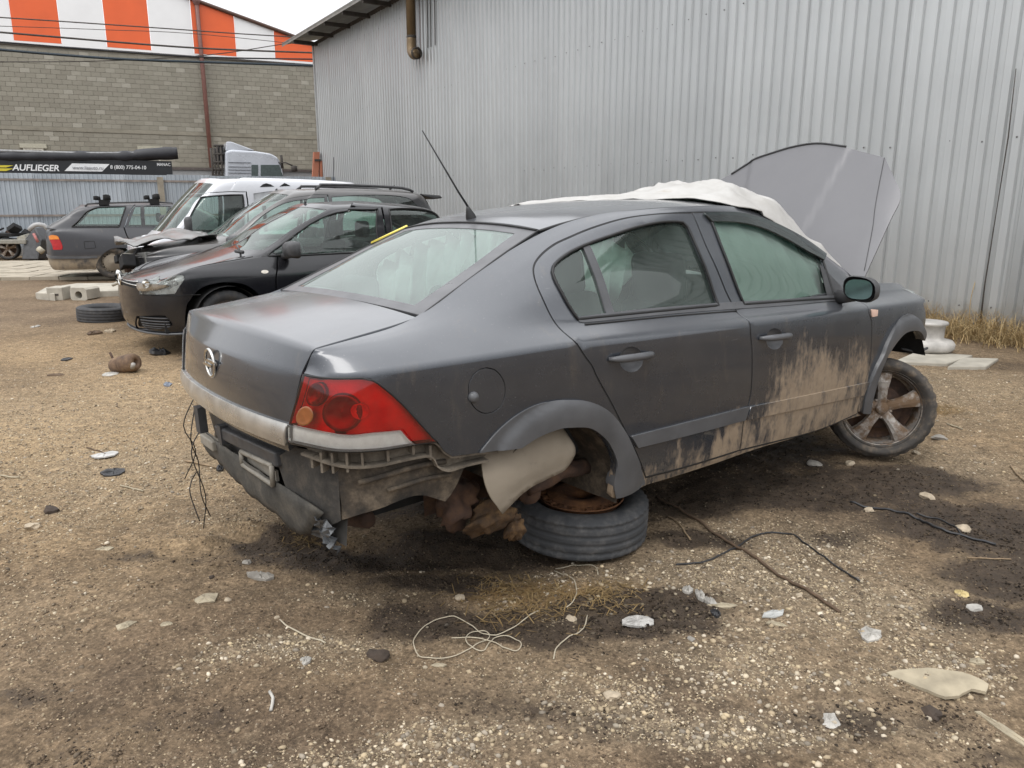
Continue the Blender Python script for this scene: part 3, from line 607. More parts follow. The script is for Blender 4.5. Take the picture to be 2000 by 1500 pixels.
# ---- sedan body side: rows from sill to roof edge, columns from tail-lamp seam to nose; Y is the half width
SU = [-1.03, -.86, -.70, -.5, -.25, 0, .35, .75, 1.15, 1.6, 2.05, 2.45, 2.75, 3.05, 3.3]
SV = [.22, .29, .43, .62, .80, .938, .951, 1.02, 1.16, 1.32, 1.40]
def sedan_grid():
    zc = lambda x: .947-(.0535 if x > 0 else .024)*x
    zb = lambda x: 1.008-.0615*x
    #       u0     u1     u2    u3    u4    u5   u6   u7 ...
    X = [-.955, -.865, -.72, -.5, -.25, 0, .35, .75, 1.15, 1.6, 2.05, 2.45, 2.75, 3.05, 3.27]
    W = [.605, .765, .842, .868, .876, .880, .880, .880, .880, .878, .872, .866, .856, .815, .70]   # widest half width
    sill_z = [.27, .26, .25, .24, .235, .225, .212, .2, .19, .175, .165, .155, .15, .16, .18]
    rows = []
    def row(f): rows.append([f(i, X[i], W[i]) for i in range(15)])
    row(lambda i, x, w: (x, w-.065, sill_z[i]))
    row(lambda i, x, w: (x, w-.034, .285-.032*x if i > 3 else .30))
    row(lambda i, x, w: (x, w-.012, .45-.02*x))
    row(lambda i, x, w: (x, w-.002, .64-.025*x))
    row(lambda i, x, w: (x+(.012 if i == 0 else 0), w-.001, .81-.03*x if i else .80))
    row(lambda i, x, w: (x+(.045 if i == 0 else .012 if i == 1 else 0), w-.0045+(.035 if i == 0 else 0), zc(x)-.006-(.016, .012, .004, 0)[min(i, 3)]))
    row(lambda i, x, w: (x+(.055 if i == 0 else .02 if i == 1 else 0), w-.0125+(.040 if i == 0 else 0), zc(x)+.006-(.016, .012, .004, 0)[min(i, 3)]))
    r7 = [(-.885, .655, 1.003), (-.835, .725, 1.003), (-.70, .79, 1.006), (-.5, .803, 1.008), (-.25, .805, 1.015)] + \
         [(X[i], (.803, .802, .802, .802, .80, .795, .78, .76, .715, .61)[i-5], zb(X[i])+(.0 if i < 11 else (-.01, .0, .0, .0)[i-11])) for i in range(5, 15)]
    rows.append(r7)
    r8 = [(-.876, .664, 1.016), (-.838, .702, 1.020), (-.70, .745, 1.030), (-.5, .752, 1.042), (-.25, .742, 1.070), (0, .742, 1.115), (.35, .722, 1.165), (.75, .716, 1.175),
          (1.15, .716, 1.17), (1.6, .716, 1.15), (2.05, .732, 1.0), (2.45, .742, .895), (2.75, .728, .868), (3.05, .68, .835), (3.27, .575, .775)]
    r9 = [(-.870, .671, 1.024), (-.838, .690, 1.029), (-.70, .708, 1.041), (-.5, .698, 1.063), (-.25, .674, 1.121), (0, .653, 1.208), (.35, .625, 1.318), (.75, .606, 1.366),
          (1.15, .604, 1.371), (1.6, .614, 1.318), (2.05, .665, 1.122), (2.45, .718, .925), (2.75, .71, .885), (3.05, .66, .848), (3.27, .56, .783)]
    r10 = [(-.866, .677, 1.029), (-.836, .679, 1.033), (-.70, .674, 1.047), (-.5, .646, 1.075), (-.25, .600, 1.171), (0, .557, 1.270), (.35, .545, 1.374), (.75, .558, 1.405),
           (1.15, .556, 1.409), (1.6, .556, 1.367), (2.05, .610, 1.175), (2.45, .690, .955), (2.75, .69, .905), (3.05, .64, .862), (3.27, .54, .79)]
    rows += [r8, r9, r10]
    return Surf(rows, SU, SV)
SEDAN_UV = {
    'quarter': [(-0.966,1.4,1),(-0.999,1.014,0),(-1.005,0.942,1),(-0.86,0.934,0),(-0.759,0.926,0),(-0.728,0.914,0),(-0.699,0.884,0),(-0.656,0.828,0),(-0.61,0.758,0),(-0.548,0.663,1),(-0.523,0.619,0),(-0.495,0.596,1),(-0.392,0.587,1),(-0.218,0.579,1),(-0.14,0.605,0),(-0.043,0.617,0),(0.018,0.611,0),(0.116,0.589,0),(0.197,0.532,0),(0.251,0.465,0),(0.282,0.4,0),(0.277,0.337,0),(0.279,0.277,1),(0.306,0.262,1),(0.488,0.28,1),(0.477,0.317,1),(0.386,0.443,0),(0.332,0.523,0),(0.252,0.655,0),(0.172,0.783,0),(0.145,0.836,0),(0.105,0.887,0),(0.062,0.954,0),(0.035,1.028,0),(0.019,1.103,0),(0.015,1.176,0),(0.026,1.257,0),(0.053,1.306,0),(0.106,1.329,0),(0.193,1.339,0),(0.3,1.336,0),(0.467,1.336,0),(0.646,1.341,0),(0.827,1.338,0),(1.055,1.331,0),(1.302,1.328,0),(1.418,1.331,0),(1.601,1.331,0),(1.822,1.35,0),(2.095,1.382,0),(2.264,1.394,0),(2.353,1.344,1),(2.33,1.4,1),(2.05,1.4,0),(1.6,1.4,0),(1.15,1.4,0),(0.75,1.4,0),(0.35,1.4,0),(0.17,1.4,0),(0,1.4,0),(-0.25,1.4,0),(-0.48,1.4,1),(-0.7,1.4,0),(-0.84,1.4,0)],
    'rear_door': [(1.128,1.028,1),(1.092,1.093,0),(1.055,1.197,0),(1.06,1.317,1),(1.052,1.327,1),(0.827,1.338,0),(0.646,1.341,0),(0.467,1.336,0),(0.3,1.336,0),(0.193,1.339,0),(0.106,1.329,0),(0.053,1.306,0),(0.026,1.257,0),(0.015,1.176,0),(0.019,1.103,0),(0.035,1.028,0),(0.062,0.954,0),(0.105,0.887,0),(0.145,0.836,0),(0.172,0.783,0),(0.252,0.655,0),(0.332,0.523,0),(0.386,0.443,0),(0.477,0.317,1),(0.725,0.308,0),(0.935,0.306,0),(1.134,0.306,1),(1.135,0.343,0),(1.133,0.419,0),(1.151,0.477,0),(1.168,0.574,0),(1.16,0.754,0),(1.144,0.875,0),(1.14,0.968,0)],
    'rear_dlo': [(0.152,1.033,1),(0.12,1.106,0),(0.105,1.18,0),(0.112,1.235,0),(0.13,1.257,0),(0.173,1.271,0),(0.243,1.279,0),(0.35,1.28,0),(0.496,1.282,0),(0.645,1.291,0),(0.835,1.297,0),(0.958,1.288,0),(0.976,1.272,0),(0.982,1.186,0),(0.999,1.114,0),(1.015,1.037,1)],
    'rear_glass': [(0.343,1.04,1),(0.348,1.275,1),(0.496,1.282,0),(0.645,1.291,0),(0.835,1.297,0),(0.958,1.288,0),(0.976,1.272,0),(0.982,1.186,0),(0.999,1.114,0),(1.015,1.037,1)],
    'rear_qglass': [(0.153,1.036,1),(0.12,1.106,0),(0.105,1.18,0),(0.112,1.235,0),(0.13,1.257,0),(0.173,1.271,0),(0.243,1.279,0),(0.317,1.279,1),(0.319,1.039,1)],
    'rear_bar': [(0.315,1.282,1),(0.353,1.279,1),(0.36,1.039,1),(0.316,1.039,1)],
    'rear_beltseal': [(0.149,1.041,1),(0.51,1.045,0),(1.028,1.044,1),(1.141,1.043,1),(1.13,1.022,1),(0.619,1.023,0),(0.176,1.018,1),(0.154,1.022,1)],
    'front_door': [(1.128,1.028,1),(1.092,1.093,0),(1.055,1.197,0),(1.06,1.317,1),(1.06,1.329,1),(1.416,1.329,0),(1.601,1.331,0),(1.822,1.35,0),(2.095,1.382,0),(2.264,1.394,0),(2.306,1.363,1),(2.305,1.098,1),(2.253,0.999,1),(2.224,0.919,0),(2.262,0.804,0),(2.278,0.66,0),(2.281,0.512,0),(2.255,0.392,0),(2.23,0.327,0),(2.247,0.299,1),(1.85,0.278,0),(1.459,0.292,0),(1.134,0.306,1),(1.135,0.343,0),(1.133,0.419,0),(1.151,0.477,0),(1.168,0.574,0),(1.16,0.754,0),(1.144,0.875,0),(1.14,0.968,0)],
    'front_dlo': [(1.203,1.034,1),(1.157,1.16,0),(1.159,1.277,0),(1.161,1.302,1),(1.379,1.308,0),(1.562,1.305,0),(1.741,1.303,0),(1.907,1.304,0),(2.037,1.282,1),(2.017,1.118,0),(2.008,1.031,1)],
    'front_beltseal': [(1.148,1.043,1),(1.579,1.039,0),(2.043,1.05,1),(2.045,1.017,1),(1.559,1.019,0),(1.13,1.022,1)],
    'deflector': [(1.121,1.317,1),(1.408,1.323,0),(1.584,1.32,0),(1.793,1.328,0),(1.985,1.35,0),(2.118,1.363,1),(2.035,1.264,1),(1.865,1.243,0),(1.696,1.246,0),(1.502,1.264,0),(1.351,1.275,0),(1.155,1.281,1)],
    'fender': [(2.253,0.999,1),(2.224,0.919,0),(2.262,0.804,0),(2.278,0.66,0),(2.281,0.512,0),(2.255,0.392,0),(2.23,0.327,0),(2.25,0.304,1),(2.323,0.313,1),(2.353,0.381,0),(2.373,0.432,0),(2.406,0.501,0),(2.468,0.583,0),(2.553,0.647,0),(2.649,0.689,0),(2.771,0.689,0),(2.864,0.661,0),(2.935,0.599,1),(2.976,0.667,0),(2.99,0.753,0),(2.921,0.908,0),(3.016,0.994,0),(3.045,1.254,1),(3.0,1.4,1),(2.75,1.4,0),(2.45,1.4,1),(2.34,1.187,1)],
    'sill': [(0.306,0.262,1),(0.48,0.316,1),(0.725,0.308,0),(0.935,0.306,0),(1.134,0.306,0),(1.459,0.292,0),(1.85,0.278,0),(2.247,0.299,1),(2.308,0.278,1),(2.059,0.28,0),(1.654,0.275,0),(1.29,0.283,0),(0.974,0.275,0),(0.686,0.274,0),(0.485,0.278,1)],
    'flare_r': [(-0.392,0.591,1),(-0.307,0.659,0),(-0.206,0.709,0),(-0.103,0.73,0),(0.004,0.725,0),(0.116,0.698,0),(0.219,0.638,0),(0.305,0.542,0),(0.373,0.439,0),(0.443,0.345,1),(0.473,0.295,1),(0.3,0.276,1),(0.277,0.337,0),(0.282,0.4,0),(0.251,0.465,0),(0.197,0.532,0),(0.116,0.589,0),(0.018,0.611,0),(-0.043,0.617,0),(-0.14,0.605,0),(-0.218,0.579,1)],
    'flare_f': [(2.275,0.3,1),(2.269,0.362,0),(2.3,0.439,0),(2.348,0.517,0),(2.399,0.579,0),(2.439,0.652,0),(2.523,0.746,0),(2.603,0.799,0),(2.715,0.816,0),(2.806,0.769,0),(2.887,0.702,0),(2.95,0.643,0),(2.935,0.599,1),(2.864,0.661,0),(2.771,0.689,0),(2.649,0.689,0),(2.553,0.647,0),(2.468,0.583,0),(2.406,0.501,0),(2.373,0.432,0),(2.353,0.381,0),(2.341,0.337,0),(2.353,0.289,1)],
    'mold_r': [(0.359,0.502,1),(0.743,0.495,0),(1.155,0.488,1),(1.133,0.428,1),(0.75,0.435,0),(0.403,0.445,1)],
    'mold_f': [(1.167,0.485,1),(1.678,0.459,0),(2.298,0.429,1),(2.25,0.378,1),(1.694,0.401,0),(1.146,0.426,1)],
    'lamp': [(-1.003,0.94,1),(-0.86,0.934,0),(-0.759,0.926,0),(-0.728,0.914,0),(-0.699,0.884,0),(-0.656,0.828,0),(-0.61,0.758,0),(-0.548,0.663,1),(-0.615,0.668,0),(-0.713,0.666,0),(-0.81,0.668,0),(-0.897,0.675,0),(-1.03,0.7,1),(-1.03,0.77,0),(-1.013,0.858,0)],
    'lampred': [(-1.003,0.94,1),(-0.86,0.934,0),(-0.759,0.926,0),(-0.728,0.914,0),(-0.699,0.884,0),(-0.656,0.828,0),(-0.61,0.758,0),(-0.548,0.663,1),(-0.57,0.664,0),(-0.618,0.668,1),(-0.655,0.727,1),(-0.741,0.728,0),(-0.799,0.724,0),(-0.855,0.73,0),(-0.948,0.753,0),(-1.03,0.782,1),(-1.013,0.858,0)],
    'lampwhite': [(-1.03,0.782,1),(-0.948,0.753,0),(-0.855,0.73,0),(-0.799,0.724,0),(-0.741,0.728,0),(-0.655,0.727,1),(-0.618,0.668,1),(-0.713,0.666,0),(-0.81,0.668,0),(-0.897,0.675,0),(-1.03,0.7,1)],
    'fuel': [(-0.266,0.803,0),(-0.274,0.77,0),(-0.293,0.743,0),(-0.321,0.729,0),(-0.352,0.727,0),(-0.382,0.739,0),(-0.406,0.762,0),(-0.42,0.793,0),(-0.424,0.827,0),(-0.417,0.859,0),(-0.399,0.885,0),(-0.372,0.9,0),(-0.342,0.902,0),(-0.312,0.892,0),(-0.287,0.869,0),(-0.27,0.838,0)],
    'bracket': [(-1.03,0.692,1),(-0.897,0.672,0),(-0.81,0.665,0),(-0.713,0.663,0),(-0.615,0.666,0),(-0.55,0.658,1),(-0.523,0.619,0),(-0.495,0.594,0),(-0.392,0.585,0),(-0.304,0.573,1),(-0.345,0.549,0),(-0.441,0.55,0),(-0.508,0.547,0),(-0.545,0.572,0),(-0.564,0.612,0),(-0.638,0.617,0),(-0.724,0.611,0),(-0.81,0.612,0),(-0.891,0.624,0),(-0.945,0.637,0),(-0.992,0.648,1)],
    'panel_lo': [(-0.966,0.647,1),(-0.891,0.624,0),(-0.81,0.612,0),(-0.724,0.611,0),(-0.638,0.617,0),(-0.564,0.612,0),(-0.545,0.572,0),(-0.508,0.547,0),(-0.408,0.549,1),(-0.457,0.448,0),(-0.495,0.414,1),(-0.595,0.461,0),(-0.708,0.447,0),(-0.796,0.431,0),(-0.886,0.41,1),(-0.883,0.593,1),(-0.965,0.619,1)],
    'handle_r': [(0.24,0.86,0),(0.47,0.845,0)],
    'pocket_r': [(0.431,0.831,0),(0.421,0.803,0),(0.395,0.785,0),(0.36,0.783,0),(0.325,0.796,0),(0.299,0.82,0),(0.29,0.849,0),(0.3,0.877,0),(0.326,0.895,0),(0.361,0.899,0),(0.396,0.887,0),(0.421,0.862,0)],
    'pocket_f': [(1.408,0.807,0),(1.4,0.776,0),(1.375,0.758,0),(1.339,0.755,0),(1.303,0.767,0),(1.276,0.793,0),(1.265,0.826,0),(1.273,0.86,0),(1.298,0.883,0),(1.333,0.889,0),(1.369,0.874,0),(1.397,0.843,0)],
    'handles': [(0.251,0.852,0),(0.464,0.848,0),(1.229,0.831,0),(1.442,0.821,0)],
    'indicator': [(2.249,0.936,1),(2.317,0.923,1),(2.312,0.857,1),(2.255,0.855,1)],
}
# =================================================================== panels cut from a surface
def densify(poly, step=.016):
    P = [np.array(p[:2], float) for p in poly]; fl = [len(p) > 2 and p[2] for p in poly]
    if not any(fl): return np.array(catmull(P, step, True))
    k = fl.index(next(f for f in fl if f)); P = P[k:]+P[:k]; fl = fl[k:]+fl[:k]
    out = []; seg = [P[0]]
    for i in range(1, len(P)+1):
        p = P[i % len(P)]; seg.append(p)
        if fl[i % len(P)]:
            out += catmull(seg, step)[:-1] if len(seg) > 2 else catmull(seg, step)[:-1]
            seg = [p]
    return np.array(out)
def inside(poly, pts):
    x, y = pts[:, 0], pts[:, 1]; n = len(poly); r = np.zeros(len(pts), bool); j = n-1
    for i in range(n):
        xi, yi = poly[i]; xj, yj = poly[j]
        c = ((yi > y) != (yj > y)) & (x < (xj-xi)*(y-yi)/((yj-yi) if abs(yj-yi) > 1e-12 else 1e-12)+xi)
        r ^= c; j = i
    return r
def area2(p): return .5*np.sum(p[:, 0]*np.roll(p[:, 1], -1)-np.roll(p[:, 0], -1)*p[:, 1])
def shrink(p, g):
    # move every vertex inward by g (negative: outward)
    if g == 0: return p
    s = 1 if area2(p) > 0 else -1
    e0 = p-np.roll(p, 1, 0); e1 = np.roll(p, -1, 0)-p
    n0 = np.stack([-e0[:, 1], e0[:, 0]], 1); n1 = np.stack([-e1[:, 1], e1[:, 0]], 1)
    n0 /= np.maximum(np.linalg.norm(n0, axis=1), 1e-9)[:, None]; n1 /= np.maximum(np.linalg.norm(n1, axis=1), 1e-9)[:, None]
    n = n0+n1; n /= np.maximum(np.linalg.norm(n, axis=1), .5)[:, None]
    return p+n*g*s
def panel(name, surf, poly, mat, parent, holes=(), off=0.0, gap=.003, depth=.02, step=.035, side=1, label=None, bulge=None, dens=.016, flip=1):
    """a piece of a surface with real edges: outline and holes in (u, v), turned-in flanges of the given depth"""
    out = shrink(densify(poly, dens), gap); hs = [densify(h, dens) for h in holes]
    loops = [out]+hs; verts = []; edges = []; ranges = []
    for L in loops:
        k = len(verts); n = len(L); verts += [tuple(p) for p in L]; edges += [(k+i, k+(i+1) % n) for i in range(n)]; ranges.append((k, n))
    lo, hi = out.min(0), out.max(0)
    gu = np.arange(lo[0]+step*.5, hi[0], step); gv = np.arange(lo[1]+step*.5, hi[1], step*.8)
    if len(gu) and len(gv):
        G = np.stack(np.meshgrid(gu, gv), -1).reshape(-1, 2)
        ok = inside(out, G)
        for h in hs: ok &= ~inside(h, G)
        B = np.array(verts)
        G = G[ok]
        if len(G):
            d = np.full(len(G), 9.)
            for q in range(0, len(B), 400): d = np.minimum(d, np.sqrt(((G[:, None]-B[None, q:q+400])**2).sum(-1)).min(1))
            verts += [tuple(p) for p in G[d > step*.4]]
    r = geometry.delaunay_2d_cdt([Vector(v) for v in verts], edges, [], 0, 1e-7)
    V2 = np.array([tuple(v) for v in r[0]]); T = np.array([f for f in r[2] if len(f) == 3])
    cen = V2[T].mean(1); ok = inside(out, cen)
    for h in hs: ok &= ~inside(h, cen)
    T = T[ok]; orig = r[3]; mp = {}
    for i, o in enumerate(orig):
        for q in o: mp[q] = i
    u, v = V2[:, 0], V2[:, 1]; P = surf(u, v); N = surf.normal(u, v)*flip*surf.sgn
    o_ = off if bulge is None else off+bulge(V2)
    P = P+N*(o_ if np.ndim(o_) == 0 else o_[:, None])
    # orientation
    a = np.cross(P[T[:, 1]]-P[T[:, 0]], P[T[:, 2]]-P[T[:, 0]]); bad = (a*N[T].sum(1)).sum(1) < 0
    T[bad] = T[bad][:, ::-1]
    if bulge is not None:
        fn_ = np.cross(P[T[:, 1]]-P[T[:, 0]], P[T[:, 2]]-P[T[:, 0]]); N2 = np.zeros_like(P)
        for q in range(3): np.add.at(N2, T[:, q], fn_)
        l_ = np.linalg.norm(N2, axis=1); ok2 = l_ > 1e-12; N = N.copy(); N[ok2] = N2[ok2]/l_[ok2][:, None]
    V = [tuple(p) for p in P]; NN = [tuple(n) for n in N]; F = [tuple(t) for t in T]
    if depth:
        for (k, n), L, sg in zip(ranges, loops, [1]+[-1]*len(hs)):
            idx = [mp.get(k+i) for i in range(n)]
            if any(i is None for i in idx): continue
            b = len(V); ar = 1 if area2(np.array(L)) > 0 else -1
            Pc = P[idx]; Nc = N[idx]; tg = np.roll(Pc, -1, 0)-np.roll(Pc, 1, 0); sn = np.cross(tg, Nc)*ar*sg
            sn /= np.maximum(np.linalg.norm(sn, axis=1), 1e-9)[:, None]
            if np.dot(np.cross(surf(*(L[0]+[.002, 0]))[0]-surf(*L[0])[0], surf(*(L[0]+[0, .002]))[0]-surf(*L[0])[0]), Nc[0]) < 0: sn = -sn
            r_ = .0025
            # small rounded lip then the flange
            for q in range(n): V.append(tuple(Pc[q])); NN.append(tuple(Nc[q]))
            for q in range(n):
                V.append(tuple(Pc[q]+sn[q]*0-Nc[q]*r_)); m = sn[q]+Nc[q]*.35; NN.append(tuple(m/np.linalg.norm(m)))
            for q in range(n): V.append(tuple(Pc[q]-Nc[q]*depth)); NN.append(tuple(sn[q]))
            for q in range(n):
                q2 = (q+1) % n
                for lev in (0, 1):
                    f = (b+lev*n+q, b+lev*n+q2, b+(lev+1)*n+q2, b+(lev+1)*n+q)
                    A = np.array([V[i] for i in f]); nn = np.cross(A[1]-A[0], A[2]-A[0])
                    F.append(f if np.dot(nn, sn[q]) > 0 else f[::-1])
    V = np.array(V); NN = np.array(NN)
    V[:, 1] *= -side; NN[:, 1] *= -side
    if side > 0: F = [f[::-1] for f in F]
    ob = mobj(name, V, F, mat, parent, smooth=True, normals=NN)
    if label: ob['label'] = label
    return ob
def on(surf, uv, off=0.0, side=1):
    uv = np.atleast_2d(np.array([p[:2] for p in uv], float)); P = surf(uv[:, 0], uv[:, 1]); N = surf.normal(uv[:, 0], uv[:, 1])*surf.sgn
    P = P+N*off; P[:, 1] *= -side
    return P
def set_sgn(surf, u, v, d):
    surf.sgn = 1; surf.sgn = 1 if np.dot(surf.normal([u], [v])[0], d) > 0 else -1
    return surf

# =================================================================== paint, glass, rubber and so on
def car_paint(name, col, dust=(.36, .33, .29), dust_amt=.5, rough=.22, mud=None, coat=.8, flake=.3, duststrength=1.0):
    t = NT(name)
    n1 = t.noise(3.0, 6, .6); n2 = t.noise(40, 4, .6); n3 = t.noise(9, 8, .7, t.map((1, 1, 1)))
    geo = t.n.new('ShaderNodeNewGeometry'); nz = t.xyz(geo.outputs['Normal'])[2]
    up = t.mrange(nz, .1, .95)                                     # dust on level faces; on the wreck it also imitates sky reflection
    film = t.mrange(n3, .35, .75)
    d = t.math('MULTIPLY', t.math('ADD', t.math('MULTIPLY', up, .8), t.math('MULTIPLY', film, .10)), dust_amt, True)
    base = t.mix(d, col, dust)
    specks = t.math('MULTIPLY', t.mrange(t.noise(150, 2, .5), .68, .76), .22)
    base = t.mix(specks, base, dust)
    if mud:                                                        # fine scratches and a thin brown film of road dirt
        sc_ = t.mrange(t.noise(34, 3, .5, t.map((.22, .22, 2.6), rot=(0, R_(24), 0))), .72, .78, 0, .16); base = t.mix(sc_, base, (.30, .30, .30))
        base = t.mix(t.mrange(t.noise(11, 6, .7, t.map((1, 1, .3))), .56, .8, 0, .28), base, (.20, .165, .125))
    rg = t.math('ADD', t.math('MULTIPLY', d, .55), t.ramp(n1, [(.3, rough), (.7, rough+.1)]))
    if mud:
        base, rg = mud(t, base, rg)
    mt = t.math('MULTIPLY', t.math('SUBTRACT', 1.0, d), flake, True)
    if mud: mt = t.math('MULTIPLY', mt, t.math('SUBTRACT', 1.0, t.mudmask), True); coat = t.math('MULTIPLY', t.math('SUBTRACT', 1.0, t.mudmask), coat, True)
    t.set(base=base, rough=rg, metal=mt, coat=coat, spec=.5)
    cr = t.math('ADD', t.math('MULTIPLY', d, .45), .06); t.set(coatr=cr)
    t.bump(n2, .04, .002)
    return t.m
def sedan_mud(t, base, rg):
    x, y, z = t.xyz()
    wob = t.noise(2.6, 5, .6, t.map((1.2, 1, .8)))
    blot = t.noise(6.5, 7, .66, t.map((1.0, 1, .5)))               # big dried splashes
    streak = t.noise(17, 5, .62, t.map((1.0, 1, .14)))              # runs that follow the fall of the water
    fine = t.noise(60, 4, .65, t.map((1, 1, .5)))
    top = t.math('ADD', z, t.math('MULTIPLY', t.math('SUBTRACT', wob, .5), .5))
    fr = t.math('MULTIPLY', t.mrange(x, 1.17, 1.30), t.mrange(x, 2.5, 2.15))
    zf = t.mrange(t.math('ADD', top, t.math('MULTIPLY', t.math('ABSOLUTE', t.math('SUBTRACT', x, 1.78)), .30)), .90, .52)
    zr = t.math('MULTIPLY', t.mrange(top, .50, .30), .80)
    reg = t.math('MAXIMUM', t.math('MULTIPLY', fr, zf), zr)
    tex = t.math('ADD', t.math('ADD', t.math('MULTIPLY', blot, .62), t.math('MULTIPLY', streak, .5)), t.math('MULTIPLY', fine, .34))
    m = t.math('MULTIPLY', t.mrange(t.math('ADD', tex, t.math('MULTIPLY', reg, .30)), .82, 1.06), .92)
    m = t.math('MULTIPLY', m, t.mrange(reg, .02, .25))
    m = t.math('MAXIMUM', m, t.math('MULTIPLY', t.mrange(z, .36, .20), t.mrange(fine, .36, .6)), True)
    c = t.mix(t.noise(22, 5), (.20, .145, .095), (.38, .295, .205))
    t.mudmask = m; base = t.mix(m, base, c)
    rg = t.math('ADD', rg, t.math('MULTIPLY', m, .6), True)
    return base, rg
M = {}
M['paint'] = car_paint('graphite_paint', (.040, .046, .057), dust=(.34, .34, .345), dust_amt=.24, mud=sedan_mud, flake=.45, rough=.22, coat=1.0)
M['paint_hood'] = car_paint('graphite_bonnet_paint', (.15, .15, .158), dust=(.27, .265, .27), dust_amt=.5, flake=.6, rough=.42, coat=.2)
def dark(name, c=.02, rough=.5, **k): return simple(name, (c, c, c*1.03), rough, var=.3, scale=20, **k)
M['rubber_seal'] = dark('black_seal', .012, .5)
M['plastic'] = simple('grey_black_plastic', (.05, .05, .052), .55, var=.3, scale=14, bump=.08)
M['trim'] = simple('grey_arch_trim', (.085, .087, .092), .36, var=.22, scale=6, bump=.03)
M['inner'] = dark('dark_inner', .01, .9)
M['chrome'] = simple('satin_chrome', (.62, .61, .58), .2, metal=1, var=.1, scale=9)
M['silver_bar'] = simple('dull_silver_bar', (.60, .59, .56), .3, metal=.8, var=.15, scale=12)
def glass_mat(name, tint=(.62, .80, .72), dust=.14, rough=.02, dustc=(.40, .44, .42), streaks=False, soft=False):
    t = NT(name); t.n.remove(t.b)
    tr = t.n.new('ShaderNodeBsdfTransparent'); tr.inputs[0].default_value = (*tint, 1)
    gl = t.n.new('ShaderNodeBsdfGlossy'); gl.inputs['Roughness'].default_value = rough; gl.inputs['Color'].default_value = (.95, 1, .97, 1)
    df = t.n.new('ShaderNodeBsdfDiffuse'); df.inputs[0].default_value = (*dustc, 1)
    fr = t.n.new('ShaderNodeFresnel'); fr.inputs[0].default_value = 1.52
    f2 = t.math('ADD', t.math('MULTIPLY', fr.outputs[0], 1.0), .02, True)
    m1 = t.n.new('ShaderNodeMixShader'); t.l.new(f2, m1.inputs[0]); t.l.new(tr.outputs[0], m1.inputs[1]); t.l.new(gl.outputs[0], m1.inputs[2])
    n = t.noise(6, 7, .7) if not streaks else t.noise(5, 3, .5, t.map((1, 1, .25)))
    dn = t.math('MULTIPLY', t.mrange(t.noise(2.5, 3, .5), .3, .7, .8, 1.2) if soft else t.mrange(n, .25, .8, .5, 1.4), dust, True)
    m2 = t.n.new('ShaderNodeMixShader'); t.l.new(dn, m2.inputs[0]); t.l.new(m1.outputs[0], m2.inputs[1]); t.l.new(df.outputs[0], m2.inputs[2])
    t.l.new(m2.outputs[0], t.out.inputs['Surface'])
    return t.m
M['glass'] = glass_mat('side_glass', (.76, .94, .85), .085, streaks=True, dustc=(.40, .50, .45))
M['glass_rear'] = glass_mat('rear_glass', (.74, .93, .86), .17, dustc=(.50, .58, .55), soft=True)  # pale dust colour also stands in for the reflected sky
M['glass_far'] = glass_mat('car_glass', (.74, .88, .82), .06)
M['border'] = simple('glass_border_print', (.10, .10, .105), .35, var=.15, scale=10)
M['seat'] = simple('seat_cloth', (.035, .037, .04), .95, var=.2, scale=10, bump=.03)
M['trimlight'] = simple('headliner', (.50, .50, .48), .95, var=.1, scale=30)
t = NT('white_airbag_cloth'); tl = t.n.new('ShaderNodeBsdfTranslucent'); tl.inputs[0].default_value = (.85, .88, .86, 1); t.set(base=t.ramp(t.noise(9, 4), [(.3, (.66, .69, .67)), (.7, (.8, .82, .8))]), rough=.9); ms = t.n.new('ShaderNodeMixShader'); ms.inputs[0].default_value = .5; t.l.new(t.b.outputs[0], ms.inputs[1]); t.l.new(tl.outputs[0], ms.inputs[2]); t.l.new(ms.outputs[0], t.out.inputs['Surface']); M['airbag'] = t.m
def tyre_mat(name, col=(.033, .034, .036), dirt=(.16, .13, .10), amt=.35):
    t = NT(name); n = t.noise(14, 6, .65); f = t.mrange(n, .45, .75)
    t.set(base=t.mix(t.math('MULTIPLY', f, amt), col, dirt), rough=.82); t.bump(t.noise(90, 4), .15, .004); return t.m
M['tyre'] = tyre_mat('tyre_rubber'); M['tyre_grey'] = tyre_mat('weathered_tyre_rubber', (.048, .05, .053), (.17, .16, .15), .5); M['tyre_mud'] = tyre_mat('muddy_tyre_rubber', (.05, .045, .04), (.20, .155, .11), .8)
def rust_mat(name, a=(.16, .07, .03), b=(.05, .028, .018), c=(.27, .13, .05), scale=9):
    t = NT(name); t.set(base=t.ramp(t.noise(scale, 7, .7), [(.3, b), (.5, a), (.68, c)]), rough=.88); t.bump(t.noise(scale*6, 6, .7), .5, .008); return t.m
M['rust'] = rust_mat('rusty_steel'); M['rust_dark'] = rust_mat('dark_rust', (.07, .04, .028), (.03, .022, .018), (.12, .065, .035))
M['rust_ochre'] = rust_mat('ochre_rust', (.085, .048, .022), (.025, .017, .012), (.17, .10, .042), 16)
M['muddy'] = rust_mat('mud_caked_plastic', (.062, .049, .036), (.016, .015, .014), (.16, .125, .088), 11)
t = NT('muddy_beige_liner'); t.set(base=t.mix(t.mrange(t.noise(9, 7, .7), .52, .72, 0, .8), t.ramp(t.noise(3, 4), [(.3, (.18, .15, .112)), (.7, (.25, .212, .162))]), (.085, .066, .046)), rough=.85); t.bump(t.noise(26, 6, .65), .3, .006); M['liner'] = t.m
t = NT('rusty_alloy'); f_ = t.mrange(t.noise(9, 6, .68), .34, .58); t.set(base=t.mix(f_, (.48, .46, .43), (.15, .095, .055)), rough=t.mix(f_, .34, .85), metal=t.mix(f_, .8, .05)); M['alloy'] = t.m; 
def lens(name, tint, dust=.08, rough=.06):
    return glass_mat(name, tint, dust, rough, dustc=(tint[0]*.5+.1, tint[1]*.5+.08, tint[2]*.5+.08))
